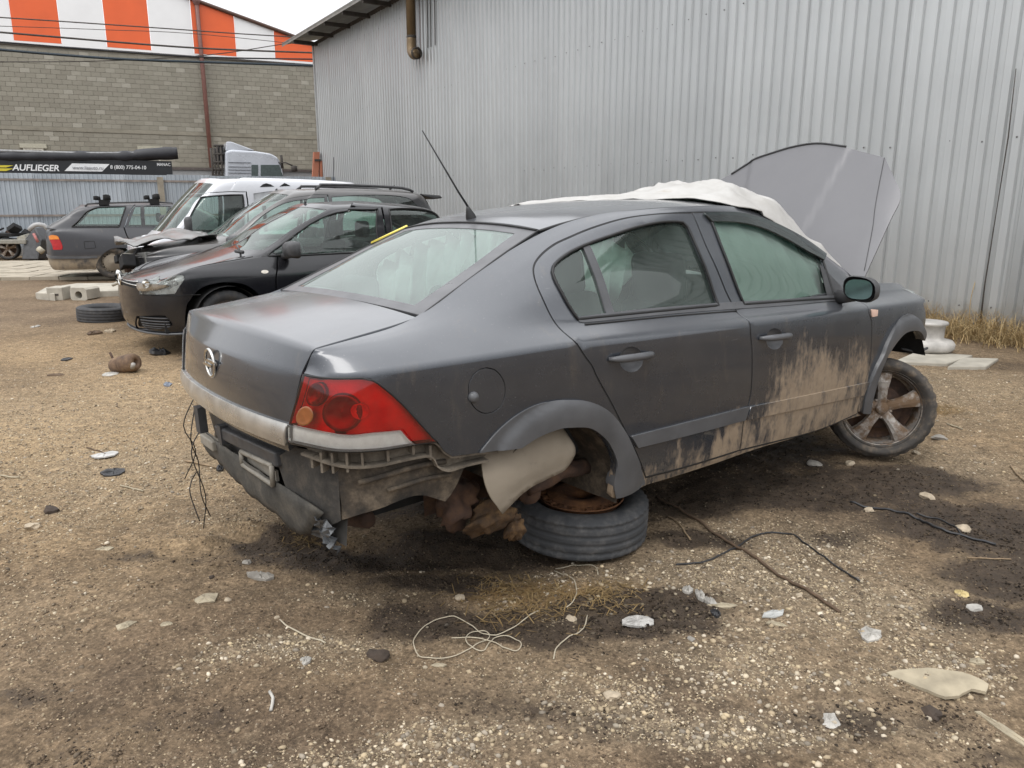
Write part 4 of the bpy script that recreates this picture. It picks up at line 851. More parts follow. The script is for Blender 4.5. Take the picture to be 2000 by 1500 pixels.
M['lens_red'] = lens('red_lens', (1.0, .075, .07), .03); M['lens_clear'] = lens('clear_lens', (.97, .96, .94), .10)
M['red_reflector'] = simple('red_reflector', (.80, .010, .014), .3, metal=.1, var=.25, scale=10)
M['dark_red'] = simple('dark_red_bowl', (.24, .010, .015), .15, metal=.5, var=.25)
M['amber'] = simple('amber_bulb', (.24, .085, .03), .25, var=.2, scale=30)
M['white_reflector'] = simple('white_reflector', (.92, .90, .86), .35, metal=.0, var=.12, scale=30)

# =================================================================== wheels
def tyre_mesh(name, R=.31, w=.2, rim=.2, n=96, tread=True, sag=0.0):
    """axis = local y, outer face towards -y"""
    h = w/2; prof = []
    prof += [(rim, -h*.72), (rim+.012, -h*.80), (rim+(R-rim)*.35, -h*.97), (rim+(R-rim)*.62, -h*.99), (R-.022, -h*.92), (R-.008, -h*.82)]
    nt = 21
    for k in range(nt):
        a = -.78+1.56*k/(nt-1); g = .008 if tread and (k % 5 == 2) else 0
        prof.append((R-.004*abs(a)**2-g, h*a))
    prof += [(R-.008, h*.82), (R-.022, h*.92), (rim+(R-rim)*.62, h*.99), (rim+(R-rim)*.35, h*.97), (rim+.012, h*.80), (rim, h*.72), (rim-.012, h*.6), (rim-.012, -h*.6)]
    m = len(prof); V = []; F = []
    for i in range(n):
        th = 2*math.pi*i/n
        for j, (r, y) in enumerate(prof):
            rr = r
            if tread and 4 <= j <= m-9 and abs(y) > h*.45 and i % 3 == 0: rr -= .006
            x, z = rr*math.cos(th), rr*math.sin(th)
            if sag and z < -(R-sag): z = -(R-sag)
            V.append((x, y, z))
    for i in range(n):
        i2 = (i+1) % n
        for j in range(m): F.append((i*m+j, i*m+(j+1) % m, i2*m+(j+1) % m, i2*m+j))
    return V, F
def alloy_wheel(parent, R=.31, w=.205, rim=.213, spokes=5, mats=('tyre', 'alloy'), hub=True, sag=0.0):
    V, F = tyre_mesh('tyre', R, w, rim, sag=sag); ty = mobj('tyre', V, F, M[mats[0]], parent, smooth=True)
    b = MB(); T = Matrix.Rotation(R_(90), 4, 'X')          # local z -> -y
    h = w/2
    b.lathe([(rim+.004, h*.80), (rim+.008, h*.72), (rim-.008, h*.66), (rim-.016, h*.4), (rim-.022, -h*.1), (rim-.03, -h*.7), (rim, -h*.8)], 56, T)
    rm = b.build('rim', M[mats[1]], parent)
    d_ = MB(); d_.lathe([(rim-.03, -h*.45), (.13, -h*.5), (.13, -h*.1), (.07, -h*.1), (.06, h*.2), (.001, h*.2)], 40, T); d_.build('brake_disc', M['rust_dark'], rm)
    for k in range(spokes):
        a = 2*math.pi*k/spokes+.3; s = MB()
        Ra = T @ Matrix.Rotation(a, 4, 'Z')
        sec = []
        for q, (r, hw, z) in enumerate([(.02, .036, .050), (.06, .032, .056), (.11, .033, .062), (.16, .044, .066), (rim-.010, .060, .058)]):
            sec.append([(r, -hw, z-.030), (r, -hw*.8, z-.004), (r, -hw*.3, z+.002), (r, hw*.3, z+.002), (r, hw*.8, z-.004), (r, hw, z-.030)])
        vv = [Ra @ Vector(p) for row in sec for p in row]; ff = []
        for i in range(len(sec)-1):
            for j in range(6): ff.append((i*6+j, i*6+(j+1) % 6, (i+1)*6+(j+1) % 6, (i+1)*6+j))
        s.add(vv, ff, False); o = s.build('spoke', M[mats[1]], rm)
    c = MB(); c.lathe([(.001, .068), (.03, .067), (.036, .058), (.04, .04)], 24, T)
    for k in range(5):
        a = 2*math.pi*k/5+.3+.63; c.lathe([(.001, .052), (.008, .052), (.009, .03)], 10, T @ Matrix.Translation((.055*math.cos(a), .055*math.sin(a), 0)))
    c.build('hub_cap', M[mats[1]], rm)
    return ty, rm

# =================================================================== the grey saloon
car = empty('wrecked_sedan'); tag(car, 'dark grey wrecked saloon with raised bonnet, missing its rear wheels and bumper', 'car')
def rodrigues(w):
    a = Vector(w); return Matrix.Rotation(a.length, 4, a.normalized())
car.matrix_world = Matrix.Translation((-0.32317, 3.45957, 0.03142)) @ rodrigues((-0.00519146, -0.0353496, 0.66391834))
CARM = car.matrix_world.copy()
S = set_sgn(sedan_grid(), 1.0, .6, (0, 1, 0))
UV = SEDAN_UV
body = M['paint']
rings = {}
def pocket(uvs, parent, side, name='handle_recess'):
    L = densify(uvs, .008); P = on(S, L, 0, side); c = P.mean(0); nrm = np.array([0, -side*1.0, 0]); n = len(P); V = list(P); F = []
    for k, (s_, d) in enumerate([(.86, .012), (.55, .022)]):
        V += [c+(p-c)*s_-nrm*d for p in P]
    V.append(c-nrm*.024)
    for k in range(2):
        for i in range(n): F.append((k*n+i, k*n+(i+1) % n, (k+1)*n+(i+1) % n, (k+1)*n+i))
    for i in range(n): F.append((2*n+i, 2*n+(i+1) % n, 3*n))
    return mobj(name, V, F, M['trim'], parent, smooth=True)
def handle(a, b, parent, side):
    A, B = on(S, [a, b], .0, side); n = np.array([0, -side*1.0, .05]); mb = MB(); P = []; rad = []
    for t in np.linspace(-.08, 1.08, 13):
        o = .034*(1-(2*abs(t-.5))**4*.55); P.append(A+(B-A)*t+n*o+np.array([0, 0, .004])); rad.append(.0155*(1-.45*max(0, abs(2*t-1)-.7)/.46))
    mb.tube(P, rad, 10); o = mb.build('door_handle', M['trim'], parent)
    return o
def seal(loop, parent, side, r=.0065, off=.004, name='window_seal', closed=True):
    L = densify(loop, .02) if closed else np.array(catmull([p[:2] for p in loop], .02)); mb = MB(); mb.tube(on(S, L, off, side), r, 6, closed=closed, cap=not closed); return mb.build(name, M['rubber_seal'], parent)
for side in (1, -1):
    q = panel('quarter_panel', S, UV['quarter'], body, car, holes=[UV['fuel']] if side > 0 else [], side=side, depth=.03)
    rd = panel('rear_door', S, UV['rear_door'], body, car, holes=[UV['rear_dlo'], UV['pocket_r']], side=side, depth=.03, gap=.0055)
    fd = panel('front_door', S, UV['front_door'], body, car, holes=[UV['front_dlo'], UV['pocket_f']], side=side, depth=.03, gap=.0055, label='front door caked with dried mud' if side > 0 else None)
    fe = panel('front_fender', S, UV['fender'], body, car, side=side, depth=.03)
    panel('sill', S, UV['sill'], body, car, side=side, depth=.05, off=-.004)
    for d, pk in ((rd, 'pocket_r'), (fd, 'pocket_f')): pocket(UV[pk], d, side)
    H = UV['handles']; handle(H[0], H[1], rd, side); handle(H[2], H[3], fd, side)
    def crown(cu, cv, r0, r1): return lambda V2: .016*np.sqrt(np.clip(1-((np.hypot(V2[:, 0]-cu, V2[:, 1]-cv)-r0)/(r1-r0)*1.25-.1-.45)**2*2.2, 0, 1))
    panel('wheel_arch_trim', S, UV['flare_r'], M['trim'], q, side=side, off=.008, gap=0, depth=.05, step=.016, bulge=crown(0.0, .29, .31, .44))
    panel('wheel_arch_trim', S, UV['flare_f'], M['trim'], fe, side=side, off=.008, gap=0, depth=.05, step=.016, bulge=crown(2.70, .36, .31, .44))
    panel('side_moulding', S, UV['mold_r'], M['trim'] if side > 0 else M['trim'], rd, side=side, off=.011, gap=0, depth=.014, step=.02)
    panel('side_moulding', S, UV['mold_f'], body, fd, side=side, off=.011, gap=0, depth=.014, step=.02)
    panel('window_glass', S, UV['rear_glass'], M['glass'], rd, side=side, off=-.008, gap=-.006, depth=0)
    panel('quarter_glass', S, UV['rear_qglass'], M['glass'], rd, side=side, off=-.008, gap=-.006, depth=0)
    panel('window_bar', S, UV['rear_bar'], M['trim'], rd, side=side, off=.0, gap=0, depth=.02, step=.02)
    panel('window_glass', S, UV['front_dlo'], M['glass'], fd, side=side, off=-.008, gap=-.006, depth=0)
    panel('belt_seal', S, UV['rear_beltseal'], M['rubber_seal'] if 0 else M['trim'], rd, side=side, off=.006, gap=0, depth=.012, step=.02)
    panel('belt_seal', S, UV['front_beltseal'], M['trim'], fd, side=side, off=.006, gap=0, depth=.012, step=.02)
    seal(UV['rear_dlo'], rd, side); seal(UV['front_dlo'], fd, side); seal(UV['rear_door'], rd, side, .0075, -.0085, 'door_gap_shade'); seal(UV['front_door'], fd, side, .0075, -.0085, 'door_gap_shade')  # black tubes inside the door gaps stand in for their shade
    seal([(p[0], p[1]-.007) for p in UV['rear_beltseal'][4:7]], rd, side, .004, .003, closed=False)  # thin black tube drawn as the shadow line under the belt trim
    if side > 0:
        panel('wind_deflector', S, UV['deflector'], glass_mat('smoked_deflector', (.06, .12, .12), .10, dustc=(.22, .24, .25)), fd, side=side, off=.016, gap=0, depth=.012, step=.02)
        fp = panel('fuel_flap', S, UV['fuel'], body, q, side=side, gap=.004, depth=.012, step=.02)
        mb = MB(); c = on(S, [(-.405, .80)], .006)[0]; mb.lathe([(.001, .012), (.014, .01), (.019, 0), (.019, -.01)], 16, Matrix.Translation(c) @ Matrix.Rotation(R_(90), 4, 'X')); mb.build('flap_catch', M['trim'], fp)
        mb = MB(); L = densify(UV['fuel'], .01); mb.tube(on(S, shrink(L, -.001), -.004), .0035, 6, closed=True); mb.build('flap_gap_seal', M['rubber_seal'], fp)
        panel('side_indicator', S, UV['indicator'], simple('faded_indicator_lens', (.65, .45, .36), .25), fe, side=side, off=.006, gap=0, depth=.01, step=.02)
    # lamps
    hz = panel('tail_lamp', S, UV['lamp'], M['red_reflector'], car, side=side, off=-.030, gap=.003, depth=.0, step=.025, label='red and clear wrap-around tail lamp')
    def blob(c, r, mat, nm, d0=-.028, h=.02, rim=.9):
        n = 28; L = np.array([(c[0]+r*1.0*math.cos(2*math.pi*k/n), c[1]+r*math.sin(2*math.pi*k/n)) for k in range(n)]); V = []; F = []
        for s_, d in ((1, d0), (.92, d0+h), (.75, d0+h*.6), (.4, d0+h*.2), (.02, d0+h*.35)):
            V += list(on(S, c+(L-c)*s_, d, side))
        for k in range(4):
            for i in range(n): F.append((k*n+i, k*n+(i+1) % n, (k+1)*n+(i+1) % n, (k+1)*n+i))
        return mobj(nm, V, F, mat, hz, smooth=True)
    if side > 0:
        blob(np.array((-.835, .800)), .072, M['dark_red'], 'reflector_bowl'); blob(np.array((-.935, .875)), .045, M['dark_red'], 'reflector_bowl')
        blob(np.array((-.775, .800)), .030, M['red_reflector'], 'reflector_bowl', -.02, .012); blob(np.array((-.962, .802)), .036, M['amber'], 'indicator_bulb', .0035, .0025)
    panel('lamp_lens', S, UV['lampred'], M['lens_red'], hz, side=side, off=.004, gap=.003, depth=.03, step=.025, holes=[])
    wl_ = panel('reversing_lens', S, UV['lampwhite'], M['white_reflector'], hz, side=side, off=-.012, gap=.004, depth=.0, step=.025)
    panel('clear_lens', S, UV['lampwhite'], M['lens_clear'], wl_, side=side, off=.008, gap=.003, depth=.012, step=.025)
    seal(UV['lamp'], hz, side, .0045, -.002, 'lamp_seal')
    # what the missing bumper leaves bare
    if side > 0:
        br = panel('bumper_bracket', S, UV['bracket'], rust_mat('dirty_beige_bracket', (.13, .108, .082), (.05, .042, .034), (.21, .178, .138), 10), car, side=side, off=-.045, gap=0, depth=.03, step=.02, label='dirty ribbed bumper bracket under the tail lamp')
        top = [p for p in UV['bracket'][:10]]; bot = UV['bracket'][10:]
        for r_, o in ((top, -.006), (bot[::-1], -.006)):
            L = np.array(catmull([p[:2] for p in r_], .02)); A = on(S, L, -.045, side); B = on(S, L, o, side); n = len(A); V = []
            for dz in (.004, -.004):
                V += [a+[0, 0, dz] for a in A]+[b+[0, 0, dz] for b in B]
            F = []
            for i in range(n-1): F += [(i, i+1, n+i+1, n+i), (2*n+i, 3*n+i, 3*n+i+1, 2*n+i+1), (n+i, n+i+1, 3*n+i+1, 3*n+i)]
            mobj('bracket_lip', V, F, br.data.materials[0], br)
        for u0, v0, v1 in [(-.955, .645, .60), (-.92, .66, .588), (-.88, .66, .59), (-.83, .66, .595), (-.78, .66, .605), (-.70, .66, .62), (-.62, .66, .63), (-.565, .65, .60), (-.46, .62, .58), (-.40, .615, .59)]:
            A = on(S, [(u0-.004, v0), (u0+.004, v0), (u0+.004, v1), (u0-.004, v1)], -.045, side); B = on(S, [(u0-.004, v0), (u0+.004, v0), (u0+.004, v1), (u0-.004, v1)], -.01, side)
            mobj('bracket_rib', list(A)+list(B), [(0, 1, 5, 4), (1, 2, 6, 5), (2, 3, 7, 6), (3, 0, 4, 7), (4, 5, 6, 7)], br.data.materials[0], br)
        panel('lower_quarter', S, UV['panel_lo'], M['muddy'], car, side=side, off=-.055, gap=0, depth=.04, step=.025, label='mud-caked bare lower quarter behind the wheel arch', bulge=lambda V2: .012*(fbm(V2[:, 0]*9, V2[:, 1]*9, 5)-.5)*2)
        mb = MB(); mb.tube(on(S, catmull([(-.80, .545), (-.72, .56), (-.60, .575), (-.5, .57)], .03), -.04, side), .010, 8); mb.tube(on(S, catmull([(-.70, .505), (-.58, .52), (-.48, .515)], .03), -.045, side), .008, 8); mb.build('panel_swage', M['muddy'], car)

# ---- boot lid
def sym_surf(rows, p=2.2, cols=(-1, -.85, -.6, -.3, 0, .3, .6, .85, 1)):
    """rows of (x_mid, z_mid, x_edge, z_edge, half_width); columns across the car, u = Y"""
    G = []; V = [0]; last = None
    for xm, zm, xe, ze, hw in rows:
        G.append([(xm+(xe-xm)*abs(a)**p, a*hw, zm+(ze-zm)*abs(a)**p) for a in cols])
        m = np.array((xm, zm))
        if last is not None: V.append(V[-1]+np.linalg.norm(m-last))
        last = m
    s = Surf(G, [a*.65 for a in cols], V); s.sgn = 1; s.rows_v = V
    return s
LID = sym_surf([(-.470, 1.106, -.462, 1.079, .638), (-.60, 1.097, -.58, 1.064, .655), (-.78, 1.080, -.76, 1.044, .668), (-.902, 1.0625, -.857, 1.0325, .673), (-.916, 1.0575, -.867, 1.029, .672),
                (-.925, 1.047, -.872, 1.022, .670), (-.970, .973, -.898, .961, .644), (-.976, .962, -.902, .951, .641), (-.994, .88, -.922, .87, .622), (-1.0, .790, -.942, .786, .601), (-1.0, .715, -.950, .712, .586), (-.985, .682, -.938, .676, .56)])
set_sgn(LID, 0, .2, (0, 0, 1))
def edge_poly(s, v0, v1, hw=.65, n=9, g=.0):
    U_ = np.linspace(-hw+g, hw-g, n)
    return [(u, v0, 1 if i in (0, n-1) else 0) for i, u in enumerate(U_)]+[(hw-g, v, 0) for v in np.linspace(v0, v1, 8)[1:-1]]+[(u, v1, 1 if i in (0, n-1) else 0) for i, u in enumerate(U_[::-1])]+[(-hw+g, v, 0) for v in np.linspace(v1, v0, 8)[1:-1]]
lv = LID.rows_v
lid = panel('boot_lid', LID, edge_poly(LID, lv[0]+.002, lv[-1]-.002), body, car, gap=.002, depth=.035, step=.03)
bar = panel('boot_trim_bar', LID, edge_poly(LID, lv[9]+.002, lv[10]+.002, .645), M['silver_bar'], lid, gap=0, depth=.012, off=.010, step=.02, bulge=lambda V2: .006*np.sin(np.clip((V2[:, 1]-lv[9])/(lv[10]-lv[9]), 0, 1)*math.pi))
# round badge with the bolt through it
mb = MB(); c = LID(0.0, lv[8]-.028)[0]; cx = float(c[0])-.008; cz = float(c[2])
ringp = [(cx, .052*math.cos(a), cz+.052*math.sin(a)) for a in np.linspace(0, 2*math.pi, 33)[:-1]]
mb.tube(ringp, .0062, 8, closed=True)
for pts in ([(.074, .012), (.050, .0145), (-.018, .0145), (-.030, .004), (.030, .002), (.074, .007)], [(-.074, -.012), (-.050, -.0145), (.018, -.0145), (.030, -.004), (-.030, -.002), (-.074, -.007)]):
    mb.prism(pts, .008, Matrix.Translation((cx+.002, 0, cz)) @ Matrix.Rotation(R_(-90), 4, 'Z') @ Matrix.Rotation(R_(90), 4, 'X'))
mb.build('badge', M['chrome'], lid)

# ---- rear window, roof, windscreen
RW = sym_surf([(-.452, 1.098, -.448, 1.083, .640), (-.24, 1.193, -.225, 1.175, .597), (-.02, 1.292, .0, 1.268, .556), (.17, 1.372, .19, 1.340, .527)]); set_sgn(RW, 0, .3, (0, 0, 1)); rv = RW.rows_v
hole = [(-.545, .045, 1), (.545, .045, 1), (.555, .20, 0), (.56, .42, 0), (.54, rv[-1]-.05, 1), (-.54, rv[-1]-.05, 1), (-.56, .42, 0), (-.555, .20, 0)]
full = edge_poly(RW, .0, rv[-1])
rw = panel('rear_window', RW, full, M['border'], car, holes=[hole], gap=.003, depth=.012, label='dusty pale green rear window with dark printed border')
panel('window_glass', RW, hole, M['glass_rear'], rw, gap=-.004, depth=0, off=-.003)
mb = MB(); mb.tube(on(RW, [(u, rv[-1]+.0) for u in np.linspace(-.64, .64, 20)], .003), .005, 6); mb.tube(on(RW, [(.652, v) for v in np.linspace(0, rv[-1], 16)], .0), .005, 6); mb.tube(on(RW, [(-.652, v) for v in np.linspace(0, rv[-1], 16)], .0), .005, 6); mb.build('window_seal', M['rubber_seal'], rw)
# third brake lamp seen through the glass
mb = MB(); mb.box((-.36, .33, 1.05), (-.30, .56, 1.095)); bevel(mb.build('brake_lamp_housing', M['plastic'], car), .008)
ROOF = sym_surf([(.180, 1.377, .195, 1.345, .527), (.30, 1.404, .31, 1.368, .538), (.50, 1.428, .50, 1.392, .547), (.90, 1.447, .90, 1.408, .552), (1.30, 1.441, 1.28, 1.401, .551), (1.55, 1.420, 1.50, 1.381, .551), (1.74, 1.392, 1.63, 1.356, .553)], 2.6); set_sgn(ROOF, 0, .6, (0, 0, 1)); fv = ROOF.rows_v
panel('roof', ROOF, edge_poly(ROOF, .002, fv[-1]), body, car, gap=.002, depth=.02, step=.04)
for sd in (1, -1):
    mb = MB(); mb.tube([(p[0], p[1], p[2]-.006) for p in on(ROOF, [(.655*sd, v) for v in np.linspace(.0, fv[-1], 30)])], .007, 6); mb.build('roof_ditch_seal', M['rubber_seal'], car)
WS = sym_surf([(1.75, 1.388, 1.64, 1.352, .55), (2.10, 1.23, 1.98, 1.19, .59), (2.40, 1.06, 2.24, 1.04, .64), (2.62, .93, 2.42, .945, .69)]); set_sgn(WS, 0, .3, (0, 0, 1)); sv = WS.rows_v
panel('windscreen', WS, edge_poly(WS, 0, sv[-1]), M['glass'], car, gap=.002, depth=0)
# antenna
mb = MB(); mb.lathe([(.026, 0), (.022, .018), (.012, .045), (.006, .06), (.001, .062)], 16, Matrix.Translation((.235, 0, 1.386)) @ Matrix.Rotation(R_(-18), 4, 'Y')); an = mb.build('antenna', M['rubber_seal'], car)
mb = MB(); mb.tube([(.228, 0, 1.43), (.17, 0, 1.51), (.0, 0, 1.767)], [.0055, .0045, .0026], 8); mb.build('antenna_rod', M['rubber_seal'], an)
# yellow reflection on the far roof pillar, built as a coloured strip
mb = MB(); P = [(.005, .548, 1.284), (.215, .540, 1.350), (.235, .585, 1.355), (.03, .600, 1.280)]; mb.add([(a_, b_, c_+.003) for a_, b_, c_ in P]+[(a_, b_, c_-.006) for a_, b_, c_ in P], [(0, 1, 2, 3), (0, 4, 5, 1), (1, 5, 6, 2), (2, 6, 7, 3), (3, 7, 4, 0)]); mb.build('yellow_reflection', simple('yellow_reflection_tone', (.75, .62, .10), .5, var=.1), car)

# ---- raised bonnet: s along the panel from the hinge, y across
HX, HZ, HDX, HDZ = 2.45, .93, .5, .866
def hood_pt(s, y, d=0.0):
    b = .045*(1-(y/.75)**2)-.022*max(0, (abs(y)-.60)/.14)**2*.6-.02*(1-s)**2
    e_ = min(1, max(0, (.20+.20*s-abs(y))/.05)); b += .012*e_*e_*(3-2*e_)                      # raised middle pressing
    return np.array((HX+s*HDX-(b+d)*HDZ, y, HZ+s*HDZ+(b+d)*HDX))
class HoodSurf:
    sgn = 1
    def __call__(s_, u, v): return np.array([hood_pt(b, -a) for a, b in zip(np.atleast_1d(u), np.atleast_1d(v))])*np.array([1, -1, 1])
    def normal(s_, u, v, e=2e-3):
        u = np.atleast_1d(u); v = np.atleast_1d(v); a = s_(u+e, v)-s_(u-e, v); b = s_(u, v+e)-s_(u, v-e); n = np.cross(a, b); return n/np.linalg.norm(n, axis=1)[:, None]
HS = HoodSurf(); set_sgn(HS, 0, .5, (-1, 0, .5))
hp = [(.69, .03, 1), (.725, .39, 0), (.738, .556, 0), (.665, .68, 0), (.58, .80, 1), (.333, .87, 0), (.13, .91, 0), (-.03, .90, 0), (-.17, .875, 0), (-.33, .83, 0), (-.476, .745, 0), (-.60, .68, 0), (-.70, .55, 1), (-.69, .03, 1)]
hd = panel('bonnet', HS, hp, M['paint_hood'], car, gap=0, depth=.012, step=.025, label='raised grey bonnet standing open above the windscreen')
mb = MB(); mb.tube([hood_pt(s_, y, .004) for s_, y in catmull([(.875, -.33+.0), (.91, -.13), (.90, .03), (.87, .17), (.825, .33), (.74, .476)], .03)], .006, 6); mb.tube([hood_pt(s_, y, .002) for s_, y in catmull([(.80, -.579), (.5, -.62), (.345, -.649), (.086, -.68)], .03)], .0018, 6); mb.build('bonnet_seal_crease', M['plastic'], hd)  # seal on the top edge; the thin second tube paints the crease dark
mb = MB(); mb.tube([(2.45, .55, .95), (2.85, .62, 1.35)], .006, 6); mb.build('bonnet_stay', M['plastic'], car)

# ---- mirror
for side in (1, -1):
    mr = MB(); c = np.array((1.955, -side*.945, .962)); n = 20
    prof = [(.0, .086, .062), (.012, .090, .066), (.05, .085, .061), (.09, .066, .046), (.115, .03, .02), (.12, .001, .001)]
    V = []; F = []
    for dx, hw, hh in prof:
        for k in range(n):
            a = 2*math.pi*k/n; ca, sa = math.cos(a), math.sin(a); e = .75
            V.append((c[0]+dx, c[1]+hw*abs(ca)**e*np.sign(ca), c[2]+hh*abs(sa)**e*np.sign(sa)-.01*ca*side*-1))
    for i in range(len(prof)-1):
        for k in range(n): F.append((i*n+k, i*n+(k+1) % n, (i+1)*n+(k+1) % n, (i+1)*n+k))
    mm = mobj('door_mirror', V, F, M['plastic'], car, smooth=True)
    g = [(c[0]-.002, c[1]+.086*math.cos(a), c[2]+.060*math.sin(a)) for a in np.linspace(0, 2*math.pi, 25)[:-1]]; g = [(x-.002, c[1]+.072*abs(math.cos(a))**.7*np.sign(math.cos(a)), c[2]+.05*abs(math.sin(a))**.7*np.sign(math.sin(a))) for (x, _, _), a in zip(g, np.linspace(0, 2*math.pi, 25)[:-1])]
    mobj('mirror_glass', g, [tuple(range(24))], simple('mirror_silver', (.16, .24, .23), .12, metal=.8, var=.1), mm)
    mb = MB(); mb.tube([(2.03, -side*.80, .905), (2.02, -side*.90, .92)], [.04, .03], 10); mb.build('mirror_arm', M['plastic'], mm)
    mb = MB(); A = on(S, [(1.93, 1.03), (2.15, 1.03), (2.13, 1.12), (1.98, 1.22)], .004, side); mb.add(A, [(0, 1, 2, 3)]); mb.build('mirror_sail', M['plastic'], mm)

# ---- underbody and wheel-arch
mb = MB(); mb.box((.40, -.70, .24), (2.35, .70, .30)); mb.box((-.62, -.42, .30), (-.05, .42, .36)); mb.box((2.2, -.55, .2), (3.1, .55, .42)); mb.build('floor_pan', M['inner'], car)
mb = MB(); mb.box((-.40, -.60, .55), (-.36, .60, 1.03)); mb.box((2.38, -.62, .3), (2.44, .62, .92)); mb.box((-.80, -.62, .50), (-.36, .62, .53)); mb.build('bulkhead', M['inner'], car)
def arch_liner(cx, cz, R, y0, y1, a0, a1, mat, nm):
    V = []; F = []; n = 22
    for i in range(n+1):
        a = R_(a0+(a1-a0)*i/n)
        for j, y in enumerate(np.linspace(y0, y1, 6)):
            r = R+.006*math.sin(9*a)+.004*math.sin(31*y)
            V.append((cx+r*math.cos(a), y, cz+r*math.sin(a)))
    for i in range(n):
        for j in range(5): F.append((i*6+j, i*6+j+1, (i+1)*6+j+1, (i+1)*6+j))
    return mobj(nm, V, F, mat, car, smooth=True)
for sd in (1, -1):
    arch_liner(-.01, .31, .335, -.845*sd, -.44*sd, -14, 150, M['muddy'], 'wheel_arch_liner')
    mb = MB(); mb.add([(-.37, -.44*sd, .24), (.34, -.44*sd, .24), (.34, -.44*sd, .68), (-.37, -.44*sd, .68)], [(0, 1, 2, 3)]); mb.build('inner_wing', M['rust_dark'], car)
    arch_liner(2.70, .33, .335, -.84*sd, -.48*sd, 20, 195, M['inner'], 'wheel_arch_liner')
# torn liner sheet hanging out of the rear arch: a curved beige plate
def sheet(name, pts, mat, parent, thick=.005, curve=.05, label=None):
    P = np.array(pts, float); c = P.mean(0); n = len(P); V = []; F = []
    u, s_, vt = np.linalg.svd(P-c); nr = vt[2]
    for k in np.linspace(1, 0, 6):
        V += [c+(p-c)*k+nr*curve*(1-k*k) for p in P]
    for i in range(5):
        for j in range(n): F.append((i*n+j, i*n+(j+1) % n, (i+1)*n+(j+1) % n, (i+1)*n+j))
    o = mobj(name, V, F, mat, parent, smooth=True); m = o.modifiers.new('s', 'SOLIDIFY'); m.thickness = thick
    if label: o['label'] = label
    return o
tp_ = catmull([(-.335, -.80, .597), (-.22, -.805, .622), (-.10, -.80, .636), (.0, -.79, .632), (.06, -.785, .60), (.09, -.785, .56)], .02); bt_ = catmull([(-.30, -.848, .372), (-.25, -.845, .398), (-.17, -.838, .428), (-.06, -.825, .438), (.03, -.815, .446), (.088, -.80, .478)], .02)
n = 26; tp_ = [tp_[int(i*(len(tp_)-1)/(n-1))] for i in range(n)]; bt_ = [bt_[int(i*(len(bt_)-1)/(n-1))] for i in range(n)]; V = []; F = []; m_ = 12
for j in range(m_+1):
    q = j/m_
    for i in range(n):
        p = tp_[i]*(1-q)+bt_[i]*q; V.append(p+np.array((-.045*math.sin(q*math.pi)*(1-i/n)**3, -.040*math.sin(min(1, q*1.05)*math.pi*.8)+.004*(vnoise(i*.5, j*.6, 3)-.5), 0)))
for j in range(m_):
    for i in range(n-1): F.append((j*n+i, j*n+i+1, (j+1)*n+i+1, (j+1)*n+i))
lo = mobj('torn_arch_liner', V, F, M['liner'], car, smooth=True); lo['label'] = 'torn beige plastic arch liner hanging out of the rear wheel arch'
m = lo.modifiers.new('s', 'SOLIDIFY'); m.thickness = .006
rnd = random.Random(4)
def lumpy(name, pts, rad, mat, parent, amp=.25, seed=1, n=12):
    mb = MB(); P = catmull(pts, .03); rr = np.interp(np.linspace(0, 1, len(P)), np.linspace(0, 1, len(rad)), rad); mb.tube(P, list(rr), n)
    V = np.array(mb.v); k = fbm(V[:, 0]*22+V[:, 2]*17, V[:, 1]*22+V[:, 2]*13, seed); C = np.repeat(np.array(P), n, 0); V = C+(V-C)*(1+amp*(k-.5)*2)[:, None]; mb.v = [tuple(v) for v in V]
    return mb.build(name, mat, parent)
lumpy('rear_axle', [(.0, -.66, .30), (.05, -.5, .30), (.10, -.2, .31), (.10, .2, .31), (.05, .5, .3), (.0, .66, .3)], [.05, .055, .05, .05, .055, .05], M['rust_dark'], car)
def crag(name, c, sz, mat, seed, amp=.5, sub_=3):
    bm = bmesh.new(); bmesh.ops.create_icosphere(bm, subdivisions=sub_, radius=1)
    for v in bm.verts:
        d = v.co.normalized(); k = 1+amp*(fbm(np.array([d.x*2.2+seed]), np.array([d.y*2.2+d.z*3.1]), seed, 4)[0]-.5)*2; v.co = Vector((d.x*sz[0]*k, d.y*sz[1]*k, d.z*sz[2]*k))
    me = bpy.data.meshes.new(name); bm.to_mesh(me); bm.free(); me.materials.append(mat); me.polygons.foreach_set('use_smooth', [True]*len(me.polygons)); return link_mesh(name, me, car, c)
crag('hub_carrier', (-.24, -.71, .295), (.11, .06, .075), M['rust_ochre'], 3, .55, 4); crag('hub_flange', (-.145, -.735, .225), (.04, .04, .06), M['rust_ochre'], 6, .5, 4); crag('mud_cake', (-.34, -.65, .37), (.09, .06, .10), M['rust_dark'], 9, .6, 4)
mb = MB(); mb.lathe([(.001, .10), (.06, .10), (.075, .085), (.115, .08), (.12, .06), (.12, -.02), (.06, -.03)], 28, Matrix.Translation((.03, -.50, .36)) @ Matrix.Rotation(R_(90), 4, 'X')); bd = mb.build('brake_drum', M['rust_dark'], car)
for k_ in range(5):
    a_ = k_*1.2566; mb = MB(); mb.lathe([(.001, .03), (.007, .03), (.008, 0)], 8, Matrix.Translation((.03+.045*math.cos(a_), -.60, .36+.045*math.sin(a_))) @ Matrix.Rotation(R_(90), 4, 'X')); mb.build('wheel_stud', M['rust'], bd)
mb = MB(); mb.tube([(.13+.055*math.cos(q*.55), -.50+.055*math.sin(q*.55), .32+.0042*q) for q in range(70)], .010, 8); mb.build('coil_spring', M['rust_dark'], car)
mb = MB(); mb.tube([(-.10, -.60, .26), (-.13, -.56, .45), (-.15, -.54, .62)], [.028, .028, .02], 12); mb.build('shock_absorber', M['rust_dark'], car)
